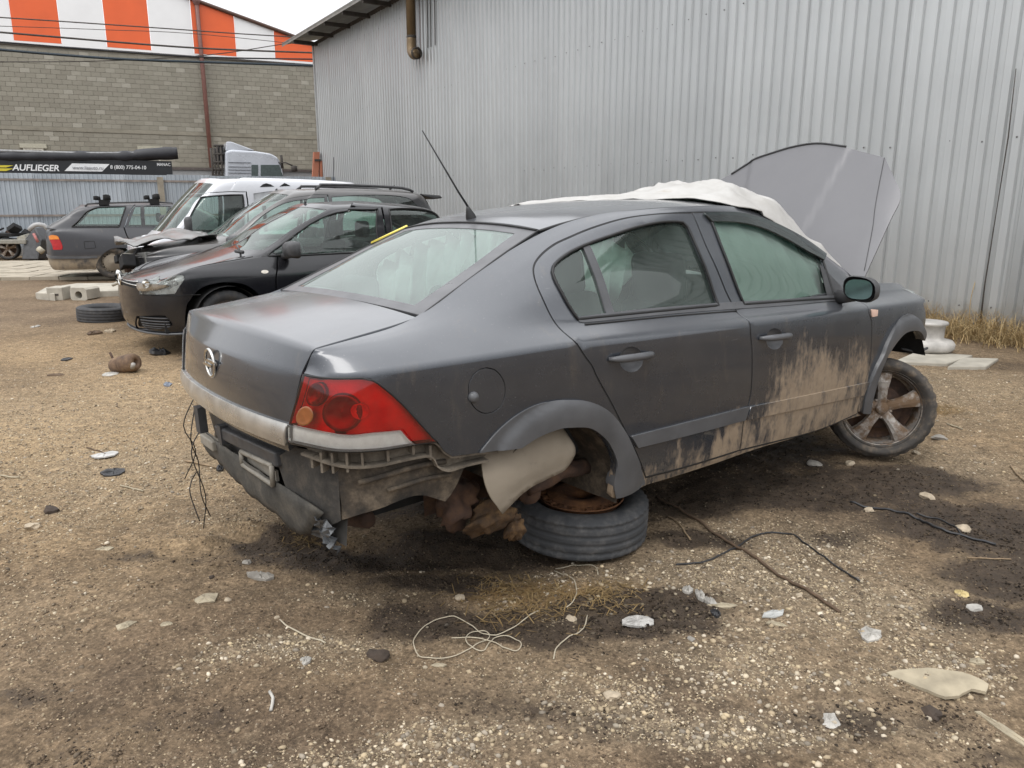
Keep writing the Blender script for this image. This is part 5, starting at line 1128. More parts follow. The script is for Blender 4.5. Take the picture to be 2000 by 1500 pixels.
lumpy('trailing_arm', [(-.02, -.66, .335), (.08, -.68, .36), (.18, -.68, .365), (.32, -.64, .33)], [.04, .04, .036, .035], M['rust_dark'], car, .45, 3, 18)
mb = MB(); mb.tube(catmull([(-.2, -.70, .40), (-.05, -.72, .37), (.06, -.70, .42), (.16, -.66, .46)], .02), .007, 6); mb.build('brake_hose', M['rubber_seal'], car)
lumpy('silencer', [(-.62, -.45, .30), (-.60, -.15, .29), (-.60, .2, .29), (-.62, .45, .30)], [.03, .10, .10, .03], M['rust_dark'], car, .1, 7)

# ---- bare rear end below the boot lid
rp = MB()
rear = [(-.86, -.70, .65), (-.90, -.50, .67), (-.925, -.2, .67), (-.93, .2, .67), (-.90, .55, .66), (-.85, .74, .64)]
rowz = [0, -.10, -.20]; V = []; F = []
for dz, dx in ((0.0, 0.015), (-.08, .03), (-.19, .045), (-.30, .03)):
    V += [(x+dx, y, z+dz) for x, y, z in catmull(rear, .05)]
n = len(catmull(rear, .05))
for k in range(3):
    for i in range(n-1): F.append((k*n+i, k*n+i+1, (k+1)*n+i+1, (k+1)*n+i))
mobj('rear_panel', V, F, simple('dirty_dark_panel', (.055, .052, .048), .6, var=.4, scale=8, bump=.1), car, smooth=True)
def rbox(name, pts4, depth, mat, label=None, holes=False):
    # quad in the rear plane given as (y, z) corners at x, extruded forward
    V = [(x, y, z) for x, y, z in pts4]+[(x+depth, y, z) for x, y, z in pts4]
    o = mobj(name, V, [(0, 1, 2, 3), (7, 6, 5, 4), (0, 4, 5, 1), (1, 5, 6, 2), (2, 6, 7, 3), (3, 7, 4, 0)], mat, car); bevel(o, .008, 2)
    if label: o['label'] = label
    return o
rbox('crash_beam', [(-.925, .28, .592), (-.935, -.10, .60), (-.93, -.395, .625), (-.93, -.385, .572), (-.935, -.10, .545), (-.925, .26, .535)][:0] or [(-.93, .30, .585), (-.93, -.39, .632), (-.93, -.395, .575), (-.93, .28, .535)], .05, M['plastic'])
bf = simple('beige_plastic', (.24, .22, .185), .6, var=.2, scale=15)
fr = [(-.932, -.03, .548), (-.932, -.355, .574), (-.932, -.345, .498), (-.932, -.03, .495)]
V = list(fr)+[(x-.018, y*.97+(-.006), z*.985+.008) for x, y, z in fr]
mb = MB()
for i in range(4):
    a, b = Vector(fr[i]), Vector(fr[(i+1) % 4]); mb.tube([a, b], .010, 6)
mb.box((-.915, -.34, .505), (-.905, -.04, .545)); mb.build('plate_lamp_frame', bf, car)
mb = MB(); mb.box((-.94, .33, .46), (-.90, .50, .505)); bevel(mb.build('bumper_clip', bf, car), .006)
mb = MB(); mb.box((-.935, .20, .52), (-.90, .245, .60)); mb.build('bumper_clip', M['plastic'], car)
mb = MB(); mb.box((-.935, .50, .50), (-.90, .56, .62)); mb.build('bumper_clip', M['plastic'], car)
# lower valance skirt, torn at the near end
top = [(-.895, .62, .50), (-.915, .35, .51), (-.925, .08, .515), (-.925, -.20, .515), (-.91, -.42, .50), (-.895, -.55, .49), (-.88, -.66, .475)]
botm = [(-.875, .60, .37), (-.89, .40, .375), (-.905, .12, .37), (-.905, -.10, .358), (-.89, -.27, .338), (-.875, -.38, .318), (-.865, -.50, .345)]
A = catmull(top, .03); B = catmull(botm, .03); V = []; F = []; n = 34
A = [A[int(i*(len(A)-1)/(n-1))] for i in range(n)]; B = [B[int(i*(len(B)-1)/(n-1))] for i in range(n)]
for j in range(7):
    t = j/6
    for i in range(n):
        p = A[i]*(1-t)+B[i]*t; p = p+np.array((-.010*math.sin(t*math.pi)+.012*(vnoise(i*.5, j*.7, 3)-.5), 0, .02*(vnoise(i*.8, 0, 5)-.5)*t)); V.append(p)
for j in range(6):
    for i in range(n-1): F.append((j*n+i, j*n+i+1, (j+1)*n+i+1, (j+1)*n+i))
vl = mobj('rear_valance', V, F, rust_mat('dirty_grey_plastic', (.062, .058, .050), (.028, .027, .025), (.12, .105, .085), 7), car, smooth=True); vl.modifiers.new('s', 'SOLIDIFY').thickness = .006
# crumpled shiny end
rnd = random.Random(8); V = []; F = []; n, m_ = 12, 9
for j in range(m_):
    for i in range(n):
        y = -.44-.25*i/(n-1); z = .44-.115*j/(m_-1); V.append((-.875+.05*(rnd.random()-.5)+.03*j/m_, y+.012*(rnd.random()-.5), z+.018*(rnd.random()-.5)))
for j in range(m_-1):
    for i in range(n-1): F.append((j*n+i, j*n+i+1, (j+1)*n+i+1, (j+1)*n+i))
mobj('crumpled_end', V, F, simple('shiny_torn_plastic', (.10, .105, .11), .22, var=.4, scale=30), car)
Q = on(S, [UV['panel_lo'][k_] for k_ in (0, 16, 15, 14)], -.052); mb = MB(); mb.add([(-.905, -.50, .672)]+[tuple(p) for p in Q]+[(-.868, -.62, .40), (-.905, -.42, .46), (-.915, -.36, .60)], [(0, 1, 2, 3, 4, 5, 6, 7)]); mb.build('rear_corner_panel', rust_mat('dark_dirty_metal', (.045, .041, .036), (.018, .017, .016), (.10, .083, .064), 8), car)

# ---- front wheel, turned hard and dropped on its rim
fw = empty('front_wheel'); fw.parent = car; fw.location = (2.615, -.775, .180); fw.rotation_euler = (R_(-6), 0, R_(-50))
alloy_wheel(fw, .298, .20, .224, 5, ('tyre_mud', 'alloy'), sag=.012)
mb = MB(); mb.tube([(2.69, -.70, .25), (2.70, -.45, .35), (2.72, -.40, .75)], [.05, .045, .05], 10); mb.build('suspension_strut', M['rust_dark'], car)
fw2 = empty('front_wheel'); fw2.parent = car; fw2.location = (2.70, .74, .24); fw2.rotation_euler = (0, 0, R_(180-30))
alloy_wheel(fw2, .312, .205, .222, 5, ('tyre_mud', 'alloy'))
# broken wires and brackets at the nose
mb = MB(); mb.tube([(3.02, -.70, .60), (3.10, -.74, .68)], .012, 6); mb.tube([(2.95, -.72, .48), (3.05, -.78, .45), (3.12, -.80, .47)], .008, 6); mb.build('broken_bracket', M['plastic'], car)
mb = MB(); mb.box((2.95, -.55, .35), (3.12, .55, .75)); mb.build('front_crossmember', M['inner'], car)
# headlamp edge
mb = MB(); P = on(S, [(2.90, 1.16), (2.99, 1.14), (3.05, 1.02), (3.06, .88), (3.02, .9), (2.98, 1.05)], .004); mb.add(P, [(0, 1, 2, 3, 4, 5)]); mb.build('headlamp_lens', M['lens_clear'], car)

# ---- hanging wires at the left rear
for k, pts in enumerate([[(-.90, .62, .66), (-.97, .63, .52), (-.94, .60, .40), (-.99, .66, .26)], [(-.92, .60, .60), (-.96, .58, .46), (-.93, .62, .34), (-.95, .57, .20), (-.92, .58, .08)], [(-.91, .55, .52), (-.98, .52, .42), (-.95, .50, .22), (-.97, .53, .05)], [(-.95, .60, .30), (-1.0, .56, .24), (-.99, .50, .10)]]):
    mb = MB(); mb.tube(catmull(pts, .03), .0026, 5); mb.build('hanging_wire', M['rubber_seal'], car)

# ---- interior
def cushion(name, lo, hi, mat, parent, r=.05, tilt=0, pivot=None):
    mb = MB(); Mx = None
    if tilt: p = Vector(pivot); Mx = Matrix.Translation(p) @ Matrix.Rotation(R_(tilt), 4, 'Y') @ Matrix.Translation(-p)
    mb.box(lo, hi, Mx); o = mb.build(name, mat, parent); b = o.modifiers.new('b', 'BEVEL'); b.width = r; b.segments = 4; o.data.polygons.foreach_set('use_smooth', [True]*6); return o
for yy in (-.36, .36):
    st = empty('front_seat', (0, 0, 0)); st.parent = car
    cushion('seat_base', (1.20, yy-.25, .38), (1.70, yy+.25, .55), M['seat'], st)
    cushion('seat_back', (1.14, yy-.25, .45), (1.28, yy+.25, .96), M['seat'], st, .06, -12, (1.2, yy, .5))
    cushion('headrest', (1.06, yy-.16, .93), (1.16, yy+.16, 1.19), M['seat'], st, .06, -6, (1.1, yy, 1.0))
cushion('rear_bench', (.0, -.62, .38), (.55, .62, .56), M['seat'], car)
cushion('rear_bench_back', (-.06, -.60, .50), (.08, .60, 1.02), M['seat'], car, .06, -12, (0, 0, .5))
for yy in (-.40, .40): cushion('rear_headrest', (-.19, yy-.14, .99), (-.11, yy+.14, 1.14), M['seat'], car, .035)
mb = MB(); mb.box((-.46, -.60, 1.035), (-.28, .60, 1.05)); mb.build('parcel_shelf', M['seat'], car)
cushion('dashboard', (2.0, -.66, .62), (2.42, .66, .93), M['seat'], car, .06)
mb = MB(); mb.tube([(1.86+.06*math.cos(a), .36+.18*math.sin(a), .88+.17*math.cos(a)) for a in np.linspace(0, 2*math.pi, 25)[:-1]], .014, 8, closed=True); mb.build('steering_wheel', M['plastic'], car)
cushion('door_card', (.40, -.775, .32), (2.2, -.755, .93), M['seat'], car, .005); cushion('door_card', (.40, .755, .32), (2.2, .775, .93), M['seat'], car, .005)
hl = panel('headliner', ROOF, edge_poly(ROOF, .02, fv[-1]), M['trimlight'], car, gap=0, depth=0, off=-.03, step=.08)
def drape(name, uvs, off, mat, side, fold=.02, n=(26, 14), seed=2):
    (u0, u1), (v0, v1) = uvs; V = []; F = []
    for j in range(n[1]+1):
        for i in range(n[0]+1):
            u = u0+(u1-u0)*i/n[0]; v = v0+(v1-v0)*j/n[1]+.02*math.sin(i*.9+seed); k = fold*math.sin(i*1.3+j*.35+seed)+fold*(vnoise(i*.6, j*.5, seed)-.5); V.append(on(S, [(u, v)], off+k, side)[0])
    for j in range(n[1]):
        for i in range(n[0]): F.append((j*(n[0]+1)+i, j*(n[0]+1)+i+1, (j+1)*(n[0]+1)+i+1, (j+1)*(n[0]+1)+i))
    return mobj(name, V, F, mat, car, smooth=True)
drape('curtain_airbag', ((1.20, 2.02), (.98, 1.33)), -.038, M['airbag'], 1, .008)
drape('curtain_airbag', ((.10, .62), (1.00, 1.33)), -.085, M['airbag'], -1, .04, (26, 12), 5)
drape('curtain_airbag', ((.74, 1.30), (.96, 1.30)), -.13, M['airbag'], -1, .05, (26, 12), 8)
drape('curtain_airbag', ((1.42, 1.95), (.99, 1.30)), -.12, M['airbag'], -1, .045, (22, 12), 11)
# ---- other cars: one wrap-around surface from the nose (u=0) round the side to the tail (u=10), sill (v=0) to roof centre (v=9)
def car_shell(p):
    hw = p['hw']; xf, xr = p['xf'], p['xr']; xA, xB, xC = p['xA'], p['xB'], p['xC']
    px = [xf, xf-.03, xf-.16, xf-.42 if xf > .5 else xf-.28, min(0.0, xf-.6), xA, xB, xC, xr+.42, xr+.10, xr]
    py = [0, .42*hw, .79*hw, .945*hw, .985*hw, hw, hw, .995*hw, .95*hw, .72*hw, 0]
    zbf, zbr = p['zbelt']; zb = lambda x: zbf+(zbr-zbf)*(xA-x)/(xA-xC)
    zh, zt = p['zhood'], p['ztail']; zw = p['zwaist']
    rows = []
    fr = [1, 1, 1, .6, .15, 0, 0, 0, 0, 0, 0]; rr = [0]*8+[.4, 1, 1]
    def nsh(i, d):   # move in along the plan normal
        x = px[i]; y = py[i]; w = fr[i]-rr[i]
        return x-d*w, y-d*(1-abs(w)*.75) if y else 0
    for d, z in ((.05, p['zbot']), (.012, p['zbot']+.10), (0, .46), (.006, zw-.10)):
        rows.append([(*nsh(i, d*(1.6 if i < 3 else 1)), z) for i in range(11)])
    rows.append([(*nsh(i, .025), (zh-.07, zh-.07, zh-.06, zw-.03, zw, zw, zw+.01, zw+.02, zt-.06, zt-.06, zt-.06)[i]) for i in range(11)])
    # deck edge
    r = []
    for i in range(11):
        x, y = nsh(i, .085)
        if i < 3: x = px[i]-p.get('hood_in', .14)
        z = zh if i < 3 else zh+(zb(xA)-.03-zh)*.55 if i == 3 else zh+(zb(xA)-.03-zh)*.85 if i == 4 else zb(px[i]) if i < 8 else zt+(.0 if i > 8 else .0)
        r.append((x, y, z))
    rows.append(r)
    xc, zc = p['cowl']; g = []
    for i, (dx, k) in enumerate([(0, 0), (-.01, .42), (-.05, .66), (-.10, .78), (-.16, .845)]): g.append((xc+dx, k*hw, zc-.02*i/4))
    xrb = p['xrb']
    for i in (5, 6, 7): g.append((px[i], (.885, .885, .88)[i-5]*hw, zb(px[i])+.025))
    g += [(xrb+.06, .80*hw, p['zrb']), (xrb-.01, .5*hw, p['zrb']+.01), (xrb-.02, 0, p['zrb']+.015)]
    xt, zr = p['wtop'], p['zroof']; xe = p['rtop']; rw = p.get('rw', .665)
    t = [(xt, 0, zr-.05), (xt-.01, .36*hw, zr-.055), (xt-.04, .54*hw, zr-.066), (xt-.09, .62*hw, zr-.078), (xt-.16, rw*hw*.985, zr-.085), (xt-.40, rw*hw, zr-.062), (xB, (rw+.005)*hw, zr-.05), (xC, rw*hw, zr-.065-p.get('rdrop', 0)), (xe+.05, (rw-.03)*hw, zr-.10-p.get('rdrop', 0)), (xe, .42*hw, zr-.085-p.get('rdrop', 0)), (xe-.01, 0, zr-.08-p.get('rdrop', 0))]
    bul = p.get('gbulge', .02)
    mid = [((a[0]+b[0])/2, (a[1]+b[1])/2+(bul if i in (5, 6, 7) else bul*.5 if a[1] else 0), (a[2]+b[2])/2+(.02 if i < 5 else .0)) for i, (a, b) in enumerate(zip(g, t))]
    xs = np.linspace(xt-.05, xe+.05, 11); top = []
    for i, x in enumerate(xs):
        k = (i/10-.5)*2; top.append((x, 0.0, zr-.035*k*k-(p.get('rdrop', 0)*.8*max(0, k)**2)))
    half = [((a[0]*.6+b[0]*.4), a[1]*.55, (a[2]*.3+b[2]*.7)) for a, b in zip(t, top)]
    rows += [g, mid, t, half, top]
    s = Surf(rows, list(range(11)), list(range(11)))
    s.sgn = 1
    return s
SHELLS = {
 'hatch_saloon': dict(hw=.85, xf=.83, xr=-3.55, xA=-.62, xB=-1.62, xC=-2.55, zbelt=(.93, .99), zhood=.74, ztail=1.06, zwaist=.80, zbot=.19, cowl=(-.26, .985), xrb=-3.0, zrb=1.09, wtop=-1.18, zroof=1.50, rtop=-2.45, rdrop=.05),
 'suv': dict(hw=.90, xf=.82, xr=-3.45, xA=-.60, xB=-1.62, xC=-2.55, zbelt=(1.04, 1.10), zhood=.93, ztail=1.08, zwaist=.93, zbot=.24, cowl=(-.20, 1.09), xrb=-3.30, zrb=1.14, wtop=-1.12, zroof=1.71, rtop=-3.05, rw=.70),
 'van': dict(hw=.89, xf=.16, xr=-3.50, xA=-.70, xB=-1.50, xC=-2.60, zbelt=(1.03, 1.06), zhood=.93, ztail=1.0, zwaist=.90, zbot=.22, cowl=(-.24, 1.06), xrb=-3.42, zrb=1.06, wtop=-.98, zroof=1.885, rtop=-3.34, rw=.78, gbulge=.03),
 'estate': dict(hw=.87, xf=.80, xr=-4.0, xA=-.62, xB=-1.65, xC=-2.75, zbelt=(.92, .97), zhood=.78, ztail=.97, zwaist=.80, zbot=.19, cowl=(-.35, .97), xrb=-3.86, zrb=1.0, wtop=-1.15, zroof=1.48, rtop=-3.34, rw=.70),
}
SHELL_POSE = {'hatch_saloon': (-3.378, 8.455, .03, 216.71), 'suv': (-4.205, 10.213, .0, 208.1), 'van': (-5.75, 12.03, .02, 213.6), 'estate': (-8.329, 16.224, .04, 25.8)}
SHELL_UV = {
 'hatch_saloon': {
  'headlamp': [(1.525,2.931,0),(1.409,4.88,0),(1.471,5.076,0),(2.841,4.558,0),(3.026,3.996,1),(3.017,3.285,0),(2.894,2.885,0),(2.725,2.549,1),(2.129,2.52,0),(1.449,2.482,1),(1.408,2.665,0)],
  'fog': [(1.092,1.508,1),(2.187,1.674,0),(2.409,1.552,0),(2.547,1.108,1),(2.274,0.817,0),(1.251,0.425,0),(0.479,0.161,1)],
  'arch': [(2.832,0.107,1),(2.999,1.92,0),(3.145,2.34,0),(3.354,2.669,0),(3.624,2.886,0),(3.946,2.977,0),(4.239,2.881,0),(4.446,2.651,0),(4.619,2.158,0),(4.707,1.084,0),(4.74,0.0,1)],
  'window_f': [(4.331,6.784,1),(4.14,7.244,0),(4.221,7.569,0),(4.583,7.739,0),(6.014,7.727,0),(6.261,7.817,1),(6.147,6.848,0),(6.066,4.758,1),(5.526,4.815,0),(5.205,4.867,1)],
  'sail': [(4.521,5.866,1),(4.186,6.415,0),(4.22,6.785,1),(5.187,4.879,1)],
  'window_r': [(6.397,7.844,1),(6.659,7.997,0),(6.968,7.959,0),(7.293,7.575,0),(8.295,6.569,1),(7.024,4.569,0),(6.224,4.751,1)],
  'door_f': [(4.973,5.909,1),(4.895,4.409,0),(4.848,3.169,0),(4.829,1.712,0),(4.891,0.0,1),(6.104,0.047,1),(6.167,4.467,0),(6.332,7.982,1),(6.029,7.903,0),(4.252,7.941,0),(3.905,7.595,0),(3.838,7.094,0),(3.899,6.657,0)],
  'ws': [(0.904,6.033,1),(0.668,6.502,0),(0.68,7.087,0),(0.674,7.564,0),(0.956,7.899,1)],
  'rep': [(4.753,3.745,0),(4.734,3.583,0),(4.695,3.529,0),(4.657,3.614,0),(4.644,3.787,0),(4.663,3.927,0),(4.704,3.968,0),(4.741,3.902,0)],
  'seamh': [(1.32,4.859,0),(1.343,5.113,0),(0.956,5.463,0),(0.718,5.774,0),(0.837,6.028,0)],
  'bseam': [(1.429,2.454,0),(2.127,2.494,0),(2.781,2.533,0),(3.362,2.589,0)],
 },
 'suv': {
  'window_f': [(4.885,5.975,1),(4.289,6.593,0),(4.029,7.12,0),(4.408,7.557,0),(6.02,7.645,1),(5.954,6.71,0),(5.879,4.856,1)],
  'window_r': [(6.15,7.656,1),(6.532,7.77,0),(6.953,7.819,0),(7.339,7.679,0),(7.59,7.141,1),(7.23,6.061,0),(5.988,5.141,1)],
  'ws': [(1.456,6.089,1),(0.833,6.675,0),(1.028,7.248,0),(1.612,7.724,1)],
  'door_f': [(4.834,4.884,1),(4.834,3.183,0),(4.876,2.085,0),(5.02,0.27,1),(5.897,0.214,1),(5.962,4.168,0),(6.097,7.779,1),(4.714,7.805,0),(3.935,7.662,0),(3.305,7.212,0),(3.617,6.713,0)],
  'arch': [(2.219,0.341,1),(2.64,2.207,0),(2.975,2.565,0),(3.425,2.702,0),(3.823,2.544,0),(4.024,2.155,0),(4.067,0.287,1)],
 },
 'van': {
  'window_f': [(3.337,7.31,1),(4.644,7.386,0),(5.902,7.381,1),(5.877,5.974,1),(5.416,5.138,0),(4.65,6.078,1)],
  'ws': [(3.348,6.171,1),(2.704,6.682,0),(1.757,7.401,1)],
  'door_f': [(4.125,5.96,1),(3.853,2.738,0),(3.99,1.55,0),(4.272,0.429,1),(5.845,0.258,1),(5.922,4.624,0),(6.01,7.494,1),(4.736,7.528,0),(3.376,7.46,0),(2.655,7.13,0),(3.493,6.616,0)],
  'window_r': [(6.123,7.423,1),(6.602,7.566,0),(7.18,7.622,1),(7.164,7.037,1),(6.555,6.912,0),(6.064,6.798,1)],
 },
 'estate': {
  'window_q': [(7.607,6.17,1),(7.576,6.572,0),(7.525,7.364,0),(7.387,7.709,0),(7.205,7.886,0),(6.759,7.883,1),(6.818,7.152,0),(6.906,6.136,1)],
  'window_r': [(6.768,6.167,1),(6.686,7.028,0),(6.628,7.866,1),(6.352,7.904,0),(6.026,7.866,1),(6.136,6.233,1)],
  'bar': [(6.539,7.857,1),(6.513,7.855,1),(6.477,6.208,1),(6.517,6.206,1)],
  'lamp': [(8.899,3.603,1),(8.648,3.732,0),(8.319,3.632,0),(8.194,3.239,0),(8.141,2.748,0),(8.184,2.543,1),(8.624,2.545,1),(8.702,2.98,0),(8.866,3.307,0)],
  'lamp_amber': [(8.899,3.603,1),(8.648,3.732,0),(8.319,3.632,0),(8.242,3.365,1),(8.834,3.348,1)],
  'door_r': [(6.835,5.998,1),(6.792,4.438,0),(6.755,3.679,0),(6.706,2.723,0),(6.64,1.883,0),(6.638,0.764,1),(6.002,0.739,1),(5.941,6.084,0),(5.626,8.215,1),(6.624,8.213,1),(6.74,7.148,0)],
  'arch': [(7.392,0.259,1),(7.352,1.314,0),(7.271,1.922,0),(7.156,2.344,0),(7.005,2.576,0),(6.821,2.557,0),(6.682,2.293,0),(6.593,1.602,0),(6.555,0.401,1)],
  'bump': [(10.0,2.048,1),(8.236,2.003,0),(7.652,1.965,0),(7.337,1.98,1),(7.342,1.777,1),(7.658,1.762,0),(8.25,1.778,0),(10.0,1.86,1)],
  'flap': [(7.57,3.189,1),(7.362,3.249,1),(7.347,2.633,1),(7.565,2.578,1)],
 },
}
# =================================================================== the other cars
def shell_outline(arches):
    """full half-body outline in (u, v) with wheel arches cut into the lower edge"""
    bot = [(0, .04, 1)]
    for a in sorted(arches, key=lambda q: min(p[0] for p in q)):
        a = sorted([a[0], a[-1]], key=lambda p: p[0]) and (a if a[0][0] < a[-1][0] else a[::-1])
        bot += [(a[0][0], .04, 1)]+[(p[0], max(p[1], .06), 0) for p in a]+[(a[-1][0], .04, 1)]
    return bot+[(10, .04, 1), (10, 3, 0), (10, 6, 0), (10, 9.97, 1), (5, 9.97, 0), (0, 9.97, 1), (0, 6, 0), (0, 3, 0)]
WSP = [(0.0, 6.04, 1), (1.5, 6.05, 0), (3.25, 6.12, 1), (3.3, 7.0, 0), (3.3, 7.88, 1), (1.5, 7.86, 0), (0.0, 7.86, 1)]
RWP = [(8.25, 6.15, 1), (9.2, 6.1, 0), (10, 6.1, 1), (10, 7.8, 1), (9.2, 7.8, 0), (8.25, 7.7, 1)]
def build_shell(key, name, label, paint, holes, arches, see_side, front_glass=True, rear_glass=True, glass='glass_far', origin_off=0):
    X, Y, Z, yaw = SHELL_POSE[key]; root = empty(name, (X, Y, Z), R_(yaw)); tag(root, label, 'car')
    s = car_shell(SHELLS[key]); s.sgn = 1; set_sgn(s, 6.0, 2.0, (0, 1, 0)); U_ = SHELL_UV[key]
    base = empty('shell_frame'); bpy.data.objects.remove(base)
    kw = dict(step=.22, dens=.09, depth=.02)
    H = [U_[h] for h in holes]+([[(u+.02, v, f) for u, v, f in WSP]] if front_glass else [])+([[(u-.02, v, f) for u, v, f in RWP]] if rear_glass else [])
    for sd in (1, -1):
        b = panel('body_shell', s, shell_outline(arches), paint, root, holes=H, side=sd, gap=0, **kw)
        if front_glass: panel('windscreen', s, WSP, M[glass], root, side=sd, gap=0, off=-.004, step=.3, dens=.12, depth=0)
        if rear_glass: panel('rear_window', s, RWP, M[glass], root, side=sd, gap=0, off=-.004, step=.3, dens=.12, depth=0)
    return root, s, U_, kw
def far_seats(root, xs, mat='seat', zb=.5, zt=1.05, rear=None):
    for x in xs:
        for yy in (-.36, .36):
            cushion('seat_back', (x-.07, yy-.24, zb-.1), (x+.07, yy+.24, zt), M[mat], root, .06, -10, (x, yy, zb)); cushion('headrest', (x-.17, yy-.13, zt+.03), (x-.08, yy+.13, zt+.22), M[mat], root, .04)
    if rear is not None: cushion('rear_bench_back', (rear-.08, -.6, zb), (rear+.08, .6, zt-.02), M[mat], root, .06, -12, (rear, 0, zb))
def far_floor(root, x0, x1, hw, z0=.22, z1=.32):
    mb = MB(); mb.box((x0, -hw, z0), (x1, hw, z1)); mb.build('floor_pan', M['inner'], root)
def steel_wheel(parent, loc, R=.31, w=.2, mats=('tyre', 'alloy'), rz=0, name='wheel'):
    e = empty(name); e.parent = parent; e.location = loc; e.rotation_euler = (0, 0, rz); alloy_wheel(e, R, w, .20, 5, mats); return e
def mirror_on(root, loc, size, side, mat, mats_glass=None):
    mb = MB(); x, y, z = loc; hw, hh, dp = size; n = 16; V = []; F = []
    prof = [(0, 1, 1), (.15, 1.05, 1.05), (.7, 1.0, .95), (.95, .8, .7), (1, .05, .05)]
    for t_, a, b in prof:
        for k in range(n):
            q = 2*math.pi*k/n; V.append((x+dp*t_, y+hw*a*abs(math.cos(q))**.5*np.sign(math.cos(q)), z+hh*b*abs(math.sin(q))**.5*np.sign(math.sin(q))))
    for i in range(4):
        for k in range(n): F.append((i*n+k, i*n+(k+1) % n, (i+1)*n+(k+1) % n, (i+1)*n+k))
    F.append(tuple(range(n)))
    m = mobj('door_mirror', V, F, mat, root, smooth=True); a = MB(); a.tube([(x+dp*.5, y-.3*hw*np.sign(y), z-hh*.55), (x+dp*.55, y-hw*1.9*np.sign(y), z-hh*.95)], [hh*.5, hh*.42], 8); a.build('mirror_arm', M['plastic'], m); return m

# ---- black hatch-nosed saloon in front
pk = car_paint('blue_black_paint', (.008, .0085, .011), dust=(.20, .18, .17), dust_amt=.08, rough=.14, flake=.0, coat=.45)
root, s, U_, kw = build_shell('hatch_saloon', 'black_sedan', 'glossy blue-black saloon with clear headlamp, parked nearest behind the grey wreck', pk, ['headlamp', 'fog', 'door_f', 'window_r'], [SHELL_UV['hatch_saloon']['arch'], [(7.0, .1, 0), (7.1, 1.6, 0), (7.3, 2.5, 0), (7.6, 2.9, 0), (7.9, 2.5, 0), (8.05, 1.5, 0), (8.1, .1, 0)]], -1)
for sd in (1, -1):
    dr = panel('front_door', s, U_['door_f'], pk, root, holes=[U_['window_f'], [(p[0]+(.03 if i == 0 else 0), p[1], p[2]) for i, p in enumerate(U_['sail'])]] if 0 else [U_['window_f']], side=sd, gap=.022, **kw)
    panel('window_glass', s, U_['window_f'], M['glass_far'], dr, side=sd, gap=-.03, off=-.008, step=.25, dens=.1, depth=0)
    panel('window_glass', s, U_['window_r'], M['glass_far'], root, side=sd, gap=-.03, off=-.008, step=.25, dens=.1, depth=0)
    for wk_, pr_ in (('window_f', dr), ('window_r', root)): mb = MB(); mb.tube(on(s, densify(U_[wk_], .1), .003, sd), .010, 6, closed=True); mb.build('window_seal', M['rubber_seal'], pr_)
    panel('mirror_sail', s, U_['sail'], M['plastic'], dr, side=sd, gap=.0, off=.003, step=.25, dens=.1, depth=.004)
    lm = panel('headlamp', s, U_['headlamp'], simple('headlamp_reflector', (.50, .50, .49), .25, metal=.6, var=.3, scale=18), root, side=sd, gap=.0, off=-.05, step=.2, dens=.09, depth=0)
    panel('headlamp_lens', s, U_['headlamp'], glass_mat('headlamp_lens', (.90, .93, .91), .22, dustc=(.5, .5, .48)), lm, side=sd, gap=.02, off=.003, step=.2, dens=.09, depth=.02)
    for (u, v, r, mt) in ((1.95, 3.25, .055, 'chrome'), (2.52, 3.4, .05, 'white_reflector'), (2.75, 3.7, .03, 'chrome')):
        P = on(s, [(u, v)], -.055, sd)[0]; r *= .8; mb = MB(); mb.lathe([(r, .02), (r*.9, .0), (r*.5, -.02), (.001, -.025)], 18, Matrix.Translation(P) @ Matrix.Rotation(R_(70 if sd < 0 else -70), 4, 'X') @ Matrix.Rotation(R_(0), 4, 'Y') if 0 else Matrix.Translation(P) @ (Vector((.85, -.5*sd, .1)).to_track_quat('Z', 'Y').to_matrix().to_4x4())); mb.build('lamp_bowl', M[mt], lm)
    fg = panel('fog_grille', s, U_['fog'], M['inner'], root, side=sd, gap=.0, off=-.035, step=.2, dens=.09, depth=0)
    for v0 in (.65, .85, 1.05, 1.25, 1.45):
        mb = MB(); mb.tube(on(s, [(u, v0+.02*math.sin(u)) for u in np.linspace(1.25, 2.45 if v0 > .8 else 2.3, 10)], -.012, sd), .009, 6); mb.build('grille_slat', M['plastic'], fg)
    panel('side_repeater', s, U_['rep'], simple('repeater_lens', (.75, .70, .62), .15), root, side=sd, gap=0, off=.006, step=.05, dens=.02, depth=.006)
    mb = MB(); mb.tube(on(s, [(u, 2.5) for u in np.linspace(1.4, 3.4, 24)], -.001, sd), .0045, 5); mb.build('bumper_joint', M['inner'], root)
    mb = MB(); mb.tube(on(s, [p[:2] for p in catmull([(1.32, 4.87), (1.9, 5.0), (2.6, 5.05), (3.2, 5.2), (3.7, 5.45), (4.1, 5.75)], .1)], .0005, sd), .004, 5); mb.build('bonnet_joint', M['inner'], root)
    mb = MB(); mb.tube(on(s, [(u, .18) for u in np.linspace(0, 2.8, 24)], .012, sd), .013, 6); mb.build('bumper_lip', M['trim'], root)
    mirror_on(root, (-.70, -.955*sd, 1.0), (.125, .085, .12), sd, M['plastic'])
    steel_wheel(root, (0, -.74*sd, .30), rz=0 if sd > 0 else math.pi); steel_wheel(root, (-2.55, -.74*sd, .30), rz=0 if sd > 0 else math.pi)
    arch = MB(); arch.lathe([(.345, -.02), (.345, .32), (.02, .32)], 28, Matrix.Translation((0.0, -.835*sd, .31)) @ Matrix.Rotation(R_(-90*sd), 4, 'X')); arch.build('wheel_arch_liner', M['inner'], root)
